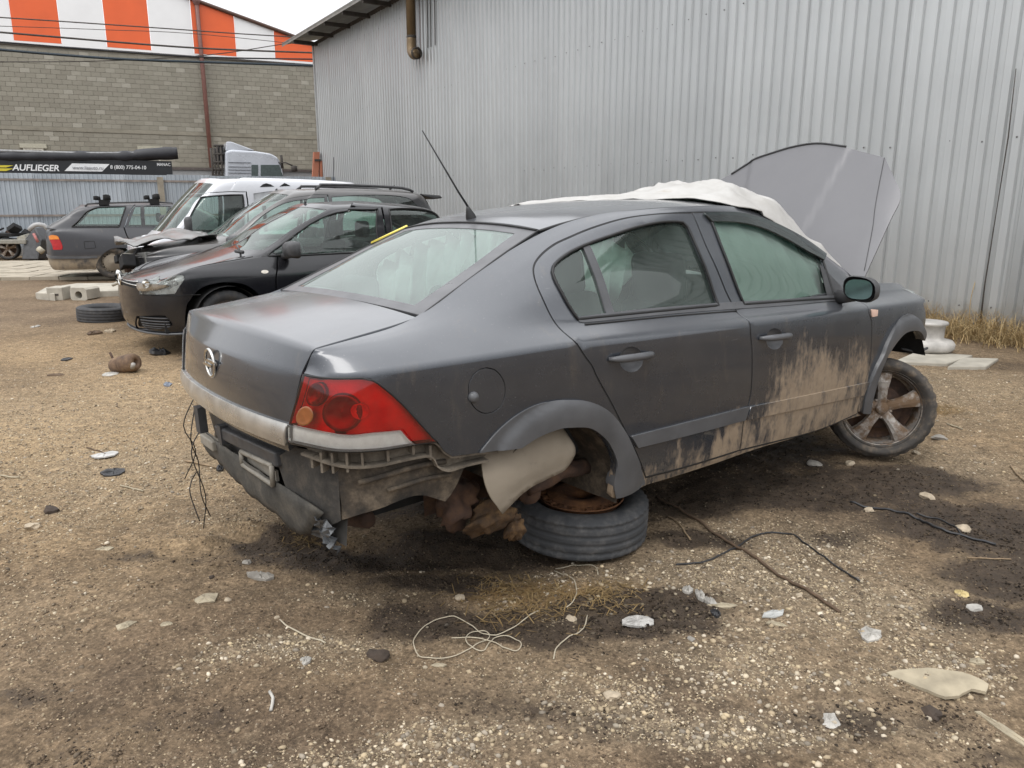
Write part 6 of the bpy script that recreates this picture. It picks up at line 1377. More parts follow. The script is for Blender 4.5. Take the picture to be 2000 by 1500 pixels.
for sd in (1, -1):
    gr_ = panel('grille', s, [(0, 2.75, 1), (.7, 2.75, 0), (1.38, 2.7, 1), (1.36, 3.5, 1), (.7, 3.75, 0), (0, 3.8, 1)], M['inner'], root, side=sd, gap=0, off=.004, step=.2, dens=.1, depth=.004)
    for v_ in (2.95, 3.3, 3.65): mb = MB(); mb.tube(on(s, [(u, v_-.08*u) for u in np.linspace(0, 1.34, 14)], .008, sd), .006, 6); mb.build('grille_bar', M['chrome'], gr_)
mb = MB(); bx_ = float(s(0.0, 3.3)[0][0])+.015; bz_ = float(s(0.0, 3.3)[0][2]); mb.tube([(bx_, .058*math.cos(a), bz_+.058*math.sin(a)) for a in np.linspace(0, 6.283, 25)[:-1]], .007, 6, closed=True); mb.tube([(bx_, y_, bz_+z_) for y_, z_ in ((-.03, .035), (-.012, -.03), (0, .005), (.012, -.03), (.03, .035))], .005, 5); mb.build('nose_badge', M['chrome'], root)
mb = MB(); mb.tube([(-.22, .62, .995), (-.32, .2, 1.03)], .010, 6); mb.tube([(-.2, .55, .985), (-.24, .66, .975)], .02, 6); mb.build('wiper_arm', M['plastic'], root)
far_seats(root, (-1.62,), rear=-2.7); far_floor(root, -3.3, .6, .72)
cushion('dashboard', (-.85, -.68, .6), (-.35, .68, .96), M['seat'], root, .06)
mb = MB(); mb.tube([(-.95+.05*math.cos(a), .36+.18*math.sin(a), .93+.17*math.cos(a)) for a in np.linspace(0, 2*math.pi, 25)[:-1]], .014, 8, closed=True); mb.build('steering_wheel', M['plastic'], root)

# ---- dark grey SUV with crushed front
sk = car_paint('dark_grey_paint', (.030, .031, .034), dust=(.24, .22, .20), dust_amt=.40, rough=.16, flake=.3)
root, s, U_, kw = build_shell('suv', 'crushed_suv', 'dark grey SUV with crushed open front, roof rails and rear spoiler', sk, ['door_f', 'window_r'], [SHELL_UV['suv']['arch']], -1)
for sd in (1, -1):
    dr = panel('front_door', s, U_['door_f'], sk, root, holes=[U_['window_f']], side=sd, gap=.022, **kw)
    panel('window_glass', s, U_['window_f'], M['glass_far'], dr, side=sd, gap=-.03, off=-.008, step=.25, dens=.1, depth=0)
    panel('window_glass', s, U_['window_r'], M['glass_far'], root, side=sd, gap=-.03, off=-.008, step=.25, dens=.1, depth=0)
    P = [on(s, [(u, v)], o, sd)[0] for u, v, o in ((4.6, 8.3, .01), (4.9, 8.35, .045), (5.6, 8.4, .05), (6.5, 8.4, .05), (7.3, 8.35, .045), (7.7, 8.3, .01))]
    mb = MB(); mb.tube(catmull(P, .08), .019, 8); mb.build('roof_rail', M['plastic'], root)
    mirror_on(root, (-.68, -.98*sd, 1.12), (.11, .075, .10), sd, M['plastic']); steel_wheel(root, (0, -.78*sd, .33), .33, rz=0 if sd > 0 else math.pi); steel_wheel(root, (-2.6, -.78*sd, .33), .33, rz=0 if sd > 0 else math.pi)
mb = MB(); pr = [(-3.0, 1.635), (-3.30, 1.615), (-3.34, 1.575), (-3.2, 1.56), (-3.05, 1.60)]; V = [(x, -.58, z) for x, z in pr]+[(x, .58, z) for x, z in pr]; mb.add(V, [(0, 1, 2, 3, 4), (9, 8, 7, 6, 5)]+[(i, 5+i, 5+(i+1) % 5, (i+1) % 5) for i in range(5)]); bevel(mb.build('rear_spoiler', M['plastic'], root), .02, 2)
mb = MB(); mb.tube([(-2.75, 0, 1.70), (-2.83, 0, 1.76)], [.018, .006], 8); mb.build('shark_antenna', M['plastic'], root)
far_seats(root, (-1.6,), zb=.65, zt=1.18, rear=-2.6); far_floor(root, -3.2, .5, .75)
# crumpled bonnet lifted off its seat
nu, nv = 26, 22; V = []; F = []
for j in range(nv+1):
    for i in range(nu+1):
        a = i/nu; b = j/nv*2-1; x = .88-1.12*a; y = .74*b; z = 1.005+.07*a+.09*math.exp(-((a-.62)/.22)**2)*(1-.4*b*b)-.03*abs(b)**3
        z += .07*(vnoise(a*5+2, b*4, 5)-.5)+.14*abs(vnoise(a*3.2, b*3+9, 8)-.5)-.05*abs(vnoise(a*7, b*2+3, 6)-.5); V.append((x, y, z))
for j in range(nv):
    for i in range(nu): F.append((j*(nu+1)+i, j*(nu+1)+i+1, (j+1)*(nu+1)+i+1, (j+1)*(nu+1)+i))
o = mobj('crumpled_bonnet', V, F, car_paint('scraped_bonnet_paint', (.05, .05, .052), dust=(.26, .245, .225), dust_amt=.5, rough=.3), root, smooth=True); o.modifiers.new('s', 'SOLIDIFY').thickness = .010; o['label'] = 'crumpled dusty bonnet standing proud of the wings'
rnd = random.Random(21); jm = [M['inner'], M['plastic'], M['rust_dark'], simple('pale_plastic', (.42, .40, .34), .6), M['inner'], M['plastic'], simple('grey_engine_metal', (.16, .16, .15), .5, metal=.4)]
for k in range(26):
    x = rnd.uniform(.45, .92); y = rnd.uniform(-.2, .82); z = rnd.uniform(.35, .96); mb = MB(); w = rnd.uniform(.03, .10)
    if k % 3 == 0: mb.tube(catmull([(x, y, z), (x+rnd.uniform(-.2, .2), y+rnd.uniform(-.2, .2), z+rnd.uniform(-.2, .1)), (x+rnd.uniform(-.25, .15), y+rnd.uniform(-.3, .2), z+rnd.uniform(-.3, .1))], .04), rnd.uniform(.012, .03), 8)
    else: mb.box((x-w, y-w*rnd.uniform(.5, 1.6), z-w*rnd.uniform(.5, 1.3)), (x+w, y+w, z+w), Matrix.Translation((x, y, z)) @ Matrix.Rotation(rnd.uniform(-.6, .6), 4, 'X') @ Matrix.Rotation(rnd.uniform(-.6, .6), 4, 'Z') @ Matrix.Translation((-x, -y, -z)))
    o = mb.build('engine_bay_part', jm[k % len(jm)], root)
    if k % 3: bevel(o, .012, 2)
mb = MB(); mb.box((.70, .52, .66), (.86, .70, .92)); o = mb.build('headlamp_remains', jm[3], root); bevel(o, .05, 3)

# ---- white van
vk = car_paint('white_van_paint', (.60, .61, .64), dust=(.45, .43, .40), dust_amt=.12, rough=.22, flake=.0, coat=.7)
root, s, U_, kw = build_shell('van', 'white_van', 'white high-roofed van with black door mirror, parked behind the dark SUV', vk, ['door_f', 'window_r'], [[(4.3, .1, 0), (4.35, 1.2, 0), (4.4, 1.8, 0), (4.5, 1.9, 0), (4.6, 1.2, 0), (4.62, .1, 0)]], -1)
for sd in (1, -1):
    dr = panel('front_door', s, U_['door_f'], vk, root, holes=[U_['window_f']], side=sd, gap=.03, **kw)
    panel('window_glass', s, U_['window_f'], M['glass_far'], dr, side=sd, gap=-.03, off=-.012, step=.25, dens=.1, depth=0)
    panel('sliding_window', s, U_['window_r'], simple('milky_plastic_window', (.42, .43, .44), .35, var=.25, scale=7), root, side=sd, gap=-.02, off=-.010, step=.25, dens=.1, depth=0)
    mb = MB(); mb.tube(on(s, densify(U_['window_f'], .1), .004, sd), .012, 6, closed=True); mb.build('window_seal', M['rubber_seal'], dr)
    mirror_on(root, (-.58, -1.0*sd, 1.17), (.085, .125, .09), sd, M['plastic'])
    steel_wheel(root, (-.25, -.76*sd, .31), rz=0 if sd > 0 else math.pi); steel_wheel(root, (-2.9, -.76*sd, .31), rz=0 if sd > 0 else math.pi)
for k, (u0, u1, v0) in enumerate(((6.25, 6.45, 7.66), (6.52, 6.66, 7.70))):
    L = [(u0, v0, 1), (u1, v0+.03, 1), (u1-.04, v0+.12, 1), ((u0+u1)/2, v0+.17, 0), (u0+.05, v0+.12, 1)]; panel('scrape_mark', s, L, M['inner'], root, side=-1, off=.003, gap=0, step=.1, dens=.05, depth=.002)
far_seats(root, (-1.45,), zb=.65, zt=1.2); far_floor(root, -3.3, .0, .78); mb = MB(); mb.box((-1.75, -.8, .3), (-1.70, .8, 1.45)); mb.build('load_bulkhead', M['inner'], root)
mb = MB(); mb.tube([(-3.1, .2, 1.86), (-3.13, .2, 2.25)], .008, 6); mb.build('whip_antenna', M['plastic'], root)

# ---- old dark grey estate
def estate_mud(t, base, rg):
    x, y, z = t.xyz(); m = t.mudmask = t.math('MULTIPLY', t.mrange(z, .50, .34), t.mrange(t.noise(4, 5, .6), .25, .55)); return t.mix(m, base, t.mix(t.noise(9, 4), (.22, .17, .115), (.34, .275, .19))), t.math('ADD', rg, t.math('MULTIPLY', m, .5), True)
ek = car_paint('old_grey_paint', (.036, .037, .043), dust=(.22, .21, .20), dust_amt=.22, rough=.3, flake=.1, coat=.35, mud=estate_mud)
A_ = SHELL_UV['estate']; X, Y, Z, yaw = SHELL_POSE['estate']; f_ = Vector((math.cos(R_(yaw)), math.sin(R_(yaw)))); SHELL_POSE['estate'] = (X+2.82*f_.x, Y+2.82*f_.y, Z, yaw)
root, s, U_, kw = build_shell('estate', 'old_estate_car', 'old dark grey estate car with orange and red tail lamp and roof bars', ek, ['door_r', 'window_q', 'lamp'], [A_['arch']], 1)
for sd in (1, -1):
    dr = panel('rear_door', s, U_['door_r'], ek, root, holes=[U_['window_r']], side=sd, gap=.02, **kw)
    panel('window_glass', s, U_['window_r'], M['glass_far'], dr, side=sd, gap=-.03, off=-.008, step=.25, dens=.1, depth=0)
    panel('window_bar', s, U_['bar'], M['plastic'], dr, side=sd, gap=-.01, off=.0, step=.25, dens=.1, depth=.01)
    panel('window_glass', s, U_['window_q'], M['glass_far'], root, side=sd, gap=-.03, off=-.008, step=.25, dens=.1, depth=0)
    for q in ('window_q',): mb = MB(); mb.tube(on(s, densify(U_[q], .1), .003, sd), .014, 6, closed=True); mb.build('window_seal', M['rubber_seal'], root)
    lp2 = panel('tail_lamp', s, U_['lamp'], simple('estate_red_lens', (.42, .015, .018), .2, var=.2, scale=12), root, side=sd, gap=.01, off=.004, step=.15, dens=.06, depth=.02)
    panel('indicator_lens', s, U_['lamp_amber'], simple('estate_amber_lens', (.70, .22, .03), .2, var=.15), lp2, side=sd, gap=.0, off=.010, step=.15, dens=.06, depth=.01)
    panel('bumper_strip', s, [(10, 2.05, 1), (9, 2.04, 0), (8.236, 2.0, 0), (7.652, 1.965, 0), (7.337, 1.98, 1), (7.342, 1.777, 1), (7.658, 1.762, 0), (8.25, 1.778, 0), (9, 1.82, 0), (10, 1.86, 1)], M['trim'], root, side=sd, gap=0, off=.02, step=.2, dens=.08, depth=.03)
    fl_ = U_['flap']; mb = MB(); mb.tube(on(s, densify(fl_, .05), .001, sd), .004, 5, closed=True); mb.build('fuel_flap_joint', M['inner'], root)
    P = [on(s, [(u, 8.25)], o, sd)[0] for u, o in ((4.8, .0), (5.0, .04), (6.5, .045), (7.6, .045), (7.8, .0))]; mb = MB(); mb.tube(catmull(P, .1), .016, 8); mb.build('roof_rail', M['plastic'], root)
    for u in (6.28, 7.13):
        p = on(s, [(u, 8.28)], .06, sd)[0]; mb = MB(); mb.box((p[0]-.09, p[1]-.05, p[2]-.06), (p[0]+.09, p[1]+.05, p[2]+.045)); mb.lathe([(.001, .05), (.045, .045), (.05, -.03), (.001, -.035)], 10, Matrix.Translation((p[0]-.13, p[1], p[2]+.07))); mb.lathe([(.001, .06), (.055, .05), (.06, -.05), (.001, -.06)], 10, Matrix.Translation((p[0]+.05, p[1], p[2]+.09))); o = mb.build('roof_bar_foot', M['inner'], root)
    wr = steel_wheel(root, (-2.82, -.755*sd, .315), .318, .20, ('tyre_mud', 'liner'), 0 if sd > 0 else math.pi); steel_wheel(root, (0, -.755*sd, .315), .318, .20, ('tyre_mud', 'liner'), 0 if sd > 0 else math.pi)
    hc = MB(); T = Matrix.Rotation(R_(90), 4, 'X'); hc.lathe([(.001, .098), (.03, .098), (.04, .090), (.15, .088), (.165, .075)], 32, T)
    for k in range(20): a = 2*math.pi*k/20; hc.box((-.012, -.006, .06), (.012, .006, .085), T @ Matrix.Rotation(a, 4, 'Z') @ Matrix.Translation((.178, 0, 0)))
    hc.build('wheel_cover', M['liner'], wr)
for u in (6.28, 7.13):
    a = on(s, [(u, 8.28)], .08, 1)[0]; b = on(s, [(u, 8.28)], .08, -1)[0]; mb = MB(); mb.tube([a, b], .016, 8); mb.build('roof_cross_bar', M['inner'], root)
far_seats(root, (-1.75,), rear=-2.9, zb=.55); far_floor(root, -3.6, .5, .74, .24, .34)

# ---- a further car half hidden between the wreck and the black saloon: only its bonnet edge and wing show
hx_ = empty('hidden_dark_car', (0, 0, 0)); tag(hx_, 'dark shiny bonnet and windscreen corner of a car hidden behind the wreck', 'car')
P0 = Vector((-1.35, 6.45, 0)); ax = Vector((-.80, -.60, 0)); ay = Vector((.60, -.80, 0))
def hp_(x, y, z): q = P0+ax*x+ay*y; return (q.x, q.y, z)
V = []; F = []; nu, nv = 16, 16
for j in range(nv+1):
    for i in range(nu+1):
        a = i/nu; b = j/nv*2-1; x = .62-1.25*a; y = .74*b*(.86+.14*min(1, a*3)); z = .70+.26*a**.8-.10*abs(b)**4-.12*(1-a)**6; V.append(hp_(x, y, z))
for j in range(nv):
    for i in range(nu): F.append((j*(nu+1)+i, j*(nu+1)+i+1, (j+1)*(nu+1)+i+1, (j+1)*(nu+1)+i))
bo = mobj('bonnet', V, F, pk, hx_, smooth=True); bo.modifiers.new('s', 'SOLIDIFY').thickness = .02
V = [hp_(-.65, -.70, .96), hp_(-.65, .70, .96), hp_(-1.35, .56, 1.36), hp_(-1.35, -.56, 1.36)]; mobj('windscreen', V, [(0, 1, 2, 3)], M['glass_far'], hx_)
V = [hp_(-1.36, -.57, 1.36), hp_(-1.36, .57, 1.36), hp_(-2.4, .55, 1.38), hp_(-2.4, -.55, 1.38)]; mobj('roof', V, [(0, 1, 2, 3)], pk, hx_)
for sd in (1, -1):
    V = [hp_(.62, .72*sd, .66), hp_(-.6, .76*sd, .90), hp_(-2.9, .80*sd, .96), hp_(-2.9, .82*sd, .25), hp_(.55, .80*sd, .25)]; mobj('side_panel', V, [(0, 1, 2, 3, 4)], pk, hx_)
    V = [hp_(-.70, .72*sd, .95), hp_(-1.38, .57*sd, 1.35), hp_(-2.3, .55*sd, 1.37), hp_(-2.7, .72*sd, .98)]; mobj('side_window', V, [(0, 1, 2, 3)], M['glass_far'], hx_)
mb = MB(); mb.tube([hp_(-.60, .55, .965), hp_(-.95, .45, 1.16)], .012, 6); mb.build('wiper', M['plastic'], hx_)
mb = MB()
for sd in (1, -1): mb.lathe([(.001, -.1), (.2, -.1), (.29, -.09), (.31, 0), (.29, .09), (.2, .1), (.001, .1)], 24, Matrix.Translation(hp_(0, .68*sd, .31)) @ Matrix.Rotation(math.atan2(ax.y, ax.x), 4, 'Z') @ Matrix.Rotation(R_(90), 4, 'X')) if sd > 0 else None
mb.build('wheel', M['tyre'], hx_)

# ---- stripped wreck at the far left
wk = empty('stripped_wreck', tuple(ground_at(20, 508))); tag(wk, 'stripped car front end with bare alloy wheel at the left edge', 'wreck')
D_ = ground_at(20, 508); sc = D_.y/1500*1.03
def wpt(px, py, dy=0): return ((px-20)*sc, dy, (508-py)*sc)
e = empty('wheel'); e.parent = wk; e.location = wpt(15, 487, .1); e.rotation_euler = (0, 0, R_(12)); alloy_wheel(e, .30, .2, .24, 5, ('tyre', 'alloy'))
mb = MB(); mb.box(wpt(-60, 478, -.1), wpt(58, 470, .9)); o = mb.build('loose_panel', simple('dull_beige_panel', (.25, .235, .20), .6, var=.2), wk); bevel(o, .02)
mb = MB(); mb.box(wpt(-60, 465, .0), wpt(30, 459, .8)); bevel(mb.build('dark_seat_frame', M['inner'], wk), .02)
V = [wpt(50, 506, -.2), wpt(85, 506, -.3), wpt(92, 470, -.2), wpt(70, 448, .1), wpt(52, 470, .0)]; V2 = [(a, b+.7, c) for a, b, c in V]; mb = MB(); mb.add(V+V2, [(0, 1, 2, 3, 4), (9, 8, 7, 6, 5)]+[(i, 5+i, 5+(i+1) % 5, (i+1) % 5) for i in range(5)]); bevel(mb.build('broken_bumper', M['plastic'], wk), .03)
mb = MB(); mb.tube(catmull([wpt(72, 452, -.2), wpt(84, 443, -.2), wpt(96, 444, -.1), wpt(102, 456, .0)], .1), .06, 10); mb.build('pale_wing', simple('pale_wing_paint', (.38, .38, .38), .5), wk)
mb = MB(); mb.tube([wpt(84, 458, -.32), wpt(90, 474, -.32)], .035, 8); mb.build('red_lamp_shard', simple('faded_red_shard', (.42, .16, .15), .5), wk)
mb = MB(); mb.tube([wpt(88, 485, -.3), wpt(96, 492, -.3)], .08, 8); mb.build('pale_bracket', simple('cream_bracket', (.42, .38, .30), .7), wk)
rnd = random.Random(5)
for k in range(12):
    p = wpt(rnd.uniform(-40, 70), rnd.uniform(448, 470), rnd.uniform(.2, .8)); w = rnd.uniform(.04, .14); mb = MB(); mb.box((p[0]-w, p[1]-w, p[2]-w*.5), (p[0]+w, p[1]+w, p[2]+w*.5), Matrix.Translation(p) @ Matrix.Rotation(rnd.uniform(-1, 1), 4, 'Y') @ Matrix.Rotation(rnd.uniform(-1, 1), 4, 'X') @ Matrix.Translation((-p[0], -p[1], -p[2]))); mb.build('scrap_piece', jm[k % len(jm)], wk)
# =================================================================== things lying about
def gh(x, y):
    # height of the ground sheet at a spot, read from its own vertices
    i = min(max(int(np.searchsorted(gx, x))-1, 0), len(gx)-2); j = min(max(int(np.searchsorted(gy, y))-1, 0), len(gy)-2)
    a = (x-gx[i])/(gx[i+1]-gx[i]); b = (y-gy[j])/(gy[j+1]-gy[j])
    return float((GH[j, i]*(1-a)+GH[j, i+1]*a)*(1-b)+(GH[j+1, i]*(1-a)+GH[j+1, i+1]*a)*b)
def gp(px, py, dz=0.0):
    g = ground_at(px, py); return Vector((g.x, g.y, gh(g.x, g.y)+dz))
# ---- spare wheel lying under the wreck
g0 = ground_at(1146, 1030); cx, cy = .305, 3.33
sw = empty('lying_wheel', (cx, cy, -.012), rot=(R_(90-2.5), R_(0), R_(30))); tag(sw, 'worn tyre on a rusty perforated steel rim lying flat under the wreck', 'wheel')
# built upright (axis y) then laid down: outer face up
V, F = tyre_mesh('tyre', .318, .205, .195, n=120); V = [(x, y-.1025, z) for x, y, z in V]; V = [(x, -y-.205 if 0 else y, z) for x, y, z in V]
sw.rotation_euler = (R_(-90+2.0), R_(1.5), 0); sw.location = (cx, cy, .0)
mobj('tyre', V, F, M['tyre_grey'], sw, smooth=True)
T = Matrix.Rotation(R_(90), 4, 'X'); mb = MB(); off = Matrix.Translation((0, -.1025, 0))
mb.lathe([(.200, .098), (.203, .092), (.190, .088), (.181, .06), (.178, .03), (.172, -.02), (.195, -.085)], 64, off @ T)
mb.lathe([(.150, .092), (.12, .102), (.085, .104), (.07, .085), (.034, .085), (.032, .03)], 48, off @ T); rm = mb.build('rim', M['rust'], sw)
# disc ring with round holes
n, V, F = 16, [], []
for k in range(n):
    a0 = 2*math.pi*k/n; seg = 12; hr = .019; R0, R1 = .150, .180; Rm = .164; hw = math.pi/n
    b = len(V); outer = []
    for q in range(seg):
        th = 2*math.pi*q/seg; c, s_ = math.cos(th), math.sin(th); m_ = max(abs(c), abs(s_)); rr = Rm+(c/m_)*(R1-R0)/2*1.0; aa = a0+(s_/m_)*hw
        rr = R0 if c/m_ < -.99 else R1 if c/m_ > .99 else Rm+(c/m_)*(R1-R0)/2; zz = .0-.025*(rr-R0)/(R1-R0)*0
        V.append((rr*math.cos(aa), rr*math.sin(aa), .092-.006*(rr-R0)/(R1-R0))); V.append(((Rm+hr*c)*math.cos(a0+hr*s_/Rm), (Rm+hr*c)*math.sin(a0+hr*s_/Rm), .089)); V.append(((Rm+hr*c)*math.cos(a0+hr*s_/Rm), (Rm+hr*c)*math.sin(a0+hr*s_/Rm), .072))
    for q in range(seg):
        q2 = (q+1) % seg; F += [(b+3*q, b+3*q2, b+3*q2+1, b+3*q+1), (b+3*q+1, b+3*q2+1, b+3*q2+2, b+3*q+2)]
V = [off @ T @ Vector(v) for v in V]; mobj('perforated_disc', V, F, M['rust'], rm)
mb = MB(); mb.lathe([(.19, -.06), (.02, -.06), (.001, -.06)], 32, off @ T); mb.build('dark_underside', M['inner'], rm)
def lying_tyre(name, px, py, R, w, label, mat):
    g = gp(px, py); e = None; V, F = tyre_mesh('tyre', R, w, R*.60, n=90); e = mobj(name, [(x, y-w/2, z) for x, y, z in V], F, mat, None, smooth=True); e.location = (g.x, g.y, g.z-.015); e.rotation_euler = (R_(-90+1), R_(2), .4); tag(e, label, 'tyre'); return e
lying_tyre('discarded_tyre', 205, 624, .33, .20, 'black rimless tyre lying flat beside the nose of the black saloon', tyre_mat('dusty_black_tyre', (.045, .045, .047), (.12, .11, .10), .4))

# ---- white sheet bundled over windscreen and roof
def zroof(x): return float(np.interp(x, [.2, .5, .9, 1.3, 1.55, 1.74, 2.1, 2.4, 2.62, 2.75], [1.377, 1.428, 1.447, 1.441, 1.42, 1.392, 1.23, 1.06, .93, .90]))
def zpuff(x): return float(np.interp(x, [.85, 1.1, 1.4, 1.6, 1.8, 1.95, 2.1, 2.3, 2.5, 2.68], [.010, .014, .028, .085, .155, .195, .165, .13, .09, .05]))
nu, nv = 130, 80; V = []; F = []
for j in range(nv+1):
    b = j/nv
    for i in range(nu+1):
        a = i/nu; x = .86+1.82*a
        yl = .60+.04*math.sin(x*7); yr = np.interp(x, [.86, 1.0, 1.2, 1.36, 1.45, 1.7, 2.1, 2.4, 2.68], [.40, .25, -.02, -.40, -.575, -.595, -.67, -.735, -.74]); y = yl+(yr-yl)*b
        edge = (abs(y)/.60)**2.6; zz = zroof(x)-.042*edge if x < 1.75 else zroof(x-(.10 if abs(y) > .3 else 0)*0)-.03*edge
        if x > 1.62: zz = zroof(x+.14*min(1, abs(y)/.6)**2)-.035*edge*max(0, 1-(x-1.62))
        pf = zpuff(x)*max(0, 1-(abs(y+.02)/.60)**3.0)
        fold = .016*math.sin(9*a*3.1+4*b+2*math.sin(5*b*3))+.030*(fbm(x*4+y*2, y*7-x*3, 61, 3)-.5)+.045*abs(fbm(x*2.2+9, y*6+x*4, 63, 2)-.5)*2-.04*abs(fbm(x*5-y*6, y*3+x*2, 66, 2)-.5)*2
        k = min(1, (.18+pf*6)); zz += .006+pf+fold*k+(.035*min(1, max(0, (x-1.95)/.3)) if b > .45 else 0)
        if b > .88: zz -= (.02+(.075 if x > 1.9 else 0))*(b-.88)/.12
        V.append((x, y, zz))
for j in range(nv):
    for i in range(nu): F.append((j*(nu+1)+i, j*(nu+1)+i+1, (j+1)*(nu+1)+i+1, (j+1)*(nu+1)+i))
t = NT('white_sheet_cloth'); t.set(base=t.ramp(t.noise(4, 5, .6), [(.3, (.37, .355, .33)), (.6, (.46, .45, .43)), (.75, (.36, .32, .27))]), rough=.6); t.bump(t.noise(30, 4, .6), .25, .01)
cl = mobj('white_sheet', V, F, t.m, None, smooth=True); cl.matrix_world = CARM; cl.modifiers.new('s', 'SOLIDIFY').thickness = .004; tag(cl, 'crumpled white sheet bundled over the windscreen and roof of the grey wreck', 'sheet')

# ---- white painted hub by the wall
g = gp(1808, 690); mb = MB(); mb.lathe([(.001, .30), (.12, .30), (.165, .305), (.178, .29), (.172, .275), (.150, .262), (.146, .15), (.155, .13), (.23, .115), (.255, .085), (.255, .04), (.235, .012), (.10, .0)], 40); tag(mb.build('white_wheel_hub', simple('chalky_white_paint', (.44, .42, .39), .8, var=.35, scale=6, bump=.3)), 'white painted wheel hub standing on a slab by the warehouse wall', 'wheel hub').location = (g.x, g.y, .03)
def slab(name, pts, h, mat, label, cat, dz=0.0):
    P = [ground_at(*p) for p in pts]; c = sum((Vector(p) for p in P), Vector())/len(P); mb = MB(); z0 = gh(c.x, c.y)+dz
    n = len(P); V = [(p.x-c.x, p.y-c.y, -.03) for p in P]+[(p.x-c.x, p.y-c.y, h) for p in P]; mb.add(V, [tuple(range(n-1, -1, -1)), tuple(range(n, 2*n))]+[(i, (i+1) % n, n+(i+1) % n, n+i) for i in range(n)])
    o = mb.build(name, mat); o.location = (c.x, c.y, z0); bevel(o, min(.012, h*.4), 2); tag(o, label, cat); return o
conc = simple('pale_concrete', (.40, .37, .31), .9, var=.2, scale=5, bump=.2)
slab('concrete_slab', [(1745, 712), (1850, 716), (1900, 700), (1790, 692)], .03, conc, 'pale concrete slab under the white wheel hub', 'slab')
slab('concrete_slab', [(1850, 722), (1925, 722), (1950, 706), (1880, 704)], .025, conc, 'pale concrete slab to the right of the white wheel hub', 'slab')
# ---- dry grass along the wall foot
rg = np.random.default_rng(3); V = []; F = []
for k in range(3400):
    q = rg.random(); kk = rg.uniform(-1.6, 3.4); o_ = abs(rg.normal(0, .20))+.03; h = rg.uniform(.16, .66)*(1-.35*min(1, o_/.5))*(1.0 if kk < 2.6 else .5)
    if fbm(np.array([kk*1.1]), np.array([2.0]), 71, 2)[0] < .34: continue
    p = W0+WD*kk+WN*o_; a = rg.uniform(0, 6.283); ln = h*rg.uniform(.2, 1.1); b = len(V); wd = rg.uniform(.002, .0045); z0 = gh(p.x, p.y)-.01
    for s_ in (0, .4, .75, 1): 
        x = p.x+math.cos(a)*ln*s_**1.8; y = p.y+math.sin(a)*ln*s_**1.8; z = z0+h*(s_-.35*s_**3); w = wd*(1-s_*.85); V += [(x-math.sin(a)*w, y+math.cos(a)*w, z), (x+math.sin(a)*w, y-math.cos(a)*w, z)]
    F += [(b+2*i, b+2*i+1, b+2*i+3, b+2*i+2) for i in range(3)]
for k in range(1500):
    kk = rg.normal(.75, .55); o_ = abs(rg.normal(.25, .22))+.03; h = rg.uniform(.15, .55)*max(.3, 1-o_*.7); p = W0+WD*kk+WN*o_; a = rg.uniform(0, 6.283) if k % 3 else math.atan2(WN.y, WN.x)+rg.normal(0, .8); ln = h*rg.uniform(.5, 1.6); b = len(V); wd = rg.uniform(.002, .005); z0 = gh(p.x, p.y)-.01
    for s_ in (0, .4, .75, 1):
        x = p.x+math.cos(a)*ln*s_**1.6; y = p.y+math.sin(a)*ln*s_**1.6; z = z0+h*(s_-.55*s_**3); w = wd*(1-s_*.85); V += [(x-math.sin(a)*w, y+math.cos(a)*w, z), (x+math.sin(a)*w, y-math.cos(a)*w, z)]
    F += [(b+2*i, b+2*i+1, b+2*i+3, b+2*i+2) for i in range(3)]
t = NT('dry_grass_straw'); t.set(base=t.ramp(t.noise(9, 3), [(.3, (.30, .205, .09)), (.55, (.46, .335, .165)), (.75, (.56, .45, .26))]), rough=.85)
tag(mobj('dry_grass', V, F, t.m), 'dry straw-coloured grass along the foot of the metal wall', 'grass', kind='stuff')
# one tall bent stalk
p = W0+WD*.5+WN*.06; mb = MB(); mb.tube(catmull([(p.x, p.y, 0), (p.x-.05, p.y, .4), (p.x+.06, p.y+.1, .75), (p.x+.16, p.y+.16, .98)], .05), .004, 5); tag(mb.build('tall_grass_stalk', t.m), 'single tall dry stalk leaning against the metal wall', 'grass stalk')

# ---- paving and kerb blocks at the left
pav = simple('beige_paving', (.36, .315, .245), .9, var=.2, scale=3, bump=.15)
pv = empty('paved_strip', (0, 0, 0)); pv['kind'] = 'structure'
A = ground_at(0, 547); B = ground_at(195, 545); C = ground_at(0, 508); ux = (B-A).normalized(); uy = Vector((-ux.y, ux.x, 0)); rnd = random.Random(9); mb = MB(); tw = .56
mb.box((.008, .008, -.06), (tw-.008, tw-.008, .045)); tmp = mb.build('paving_slab', pav); bevel(tmp, .012, 2); me = tmp.data; bpy.data.objects.remove(tmp)
base = empty('paving_base'); bpy.data.objects.remove(base)
for i in range(-7, 8):
    for j in range(0, 9):
        q = A+ux*(i*tw)+uy*(j*tw); o = link_mesh('paving_slab', me, pv, (q.x, q.y, rnd.uniform(.0, .014)), (rnd.uniform(-.012, .012), rnd.uniform(-.012, .012), math.atan2(ux.y, ux.x)+rnd.uniform(-.01, .01)))
        if (i in (5, 6, 7)) and j > 4: bpy.data.objects.remove(o)
slab('concrete_plinth', [(70, 583), (255, 577), (262, 562), (150, 563), (95, 572)], .09, conc, 'long low concrete slab behind the two blocks', 'slab')
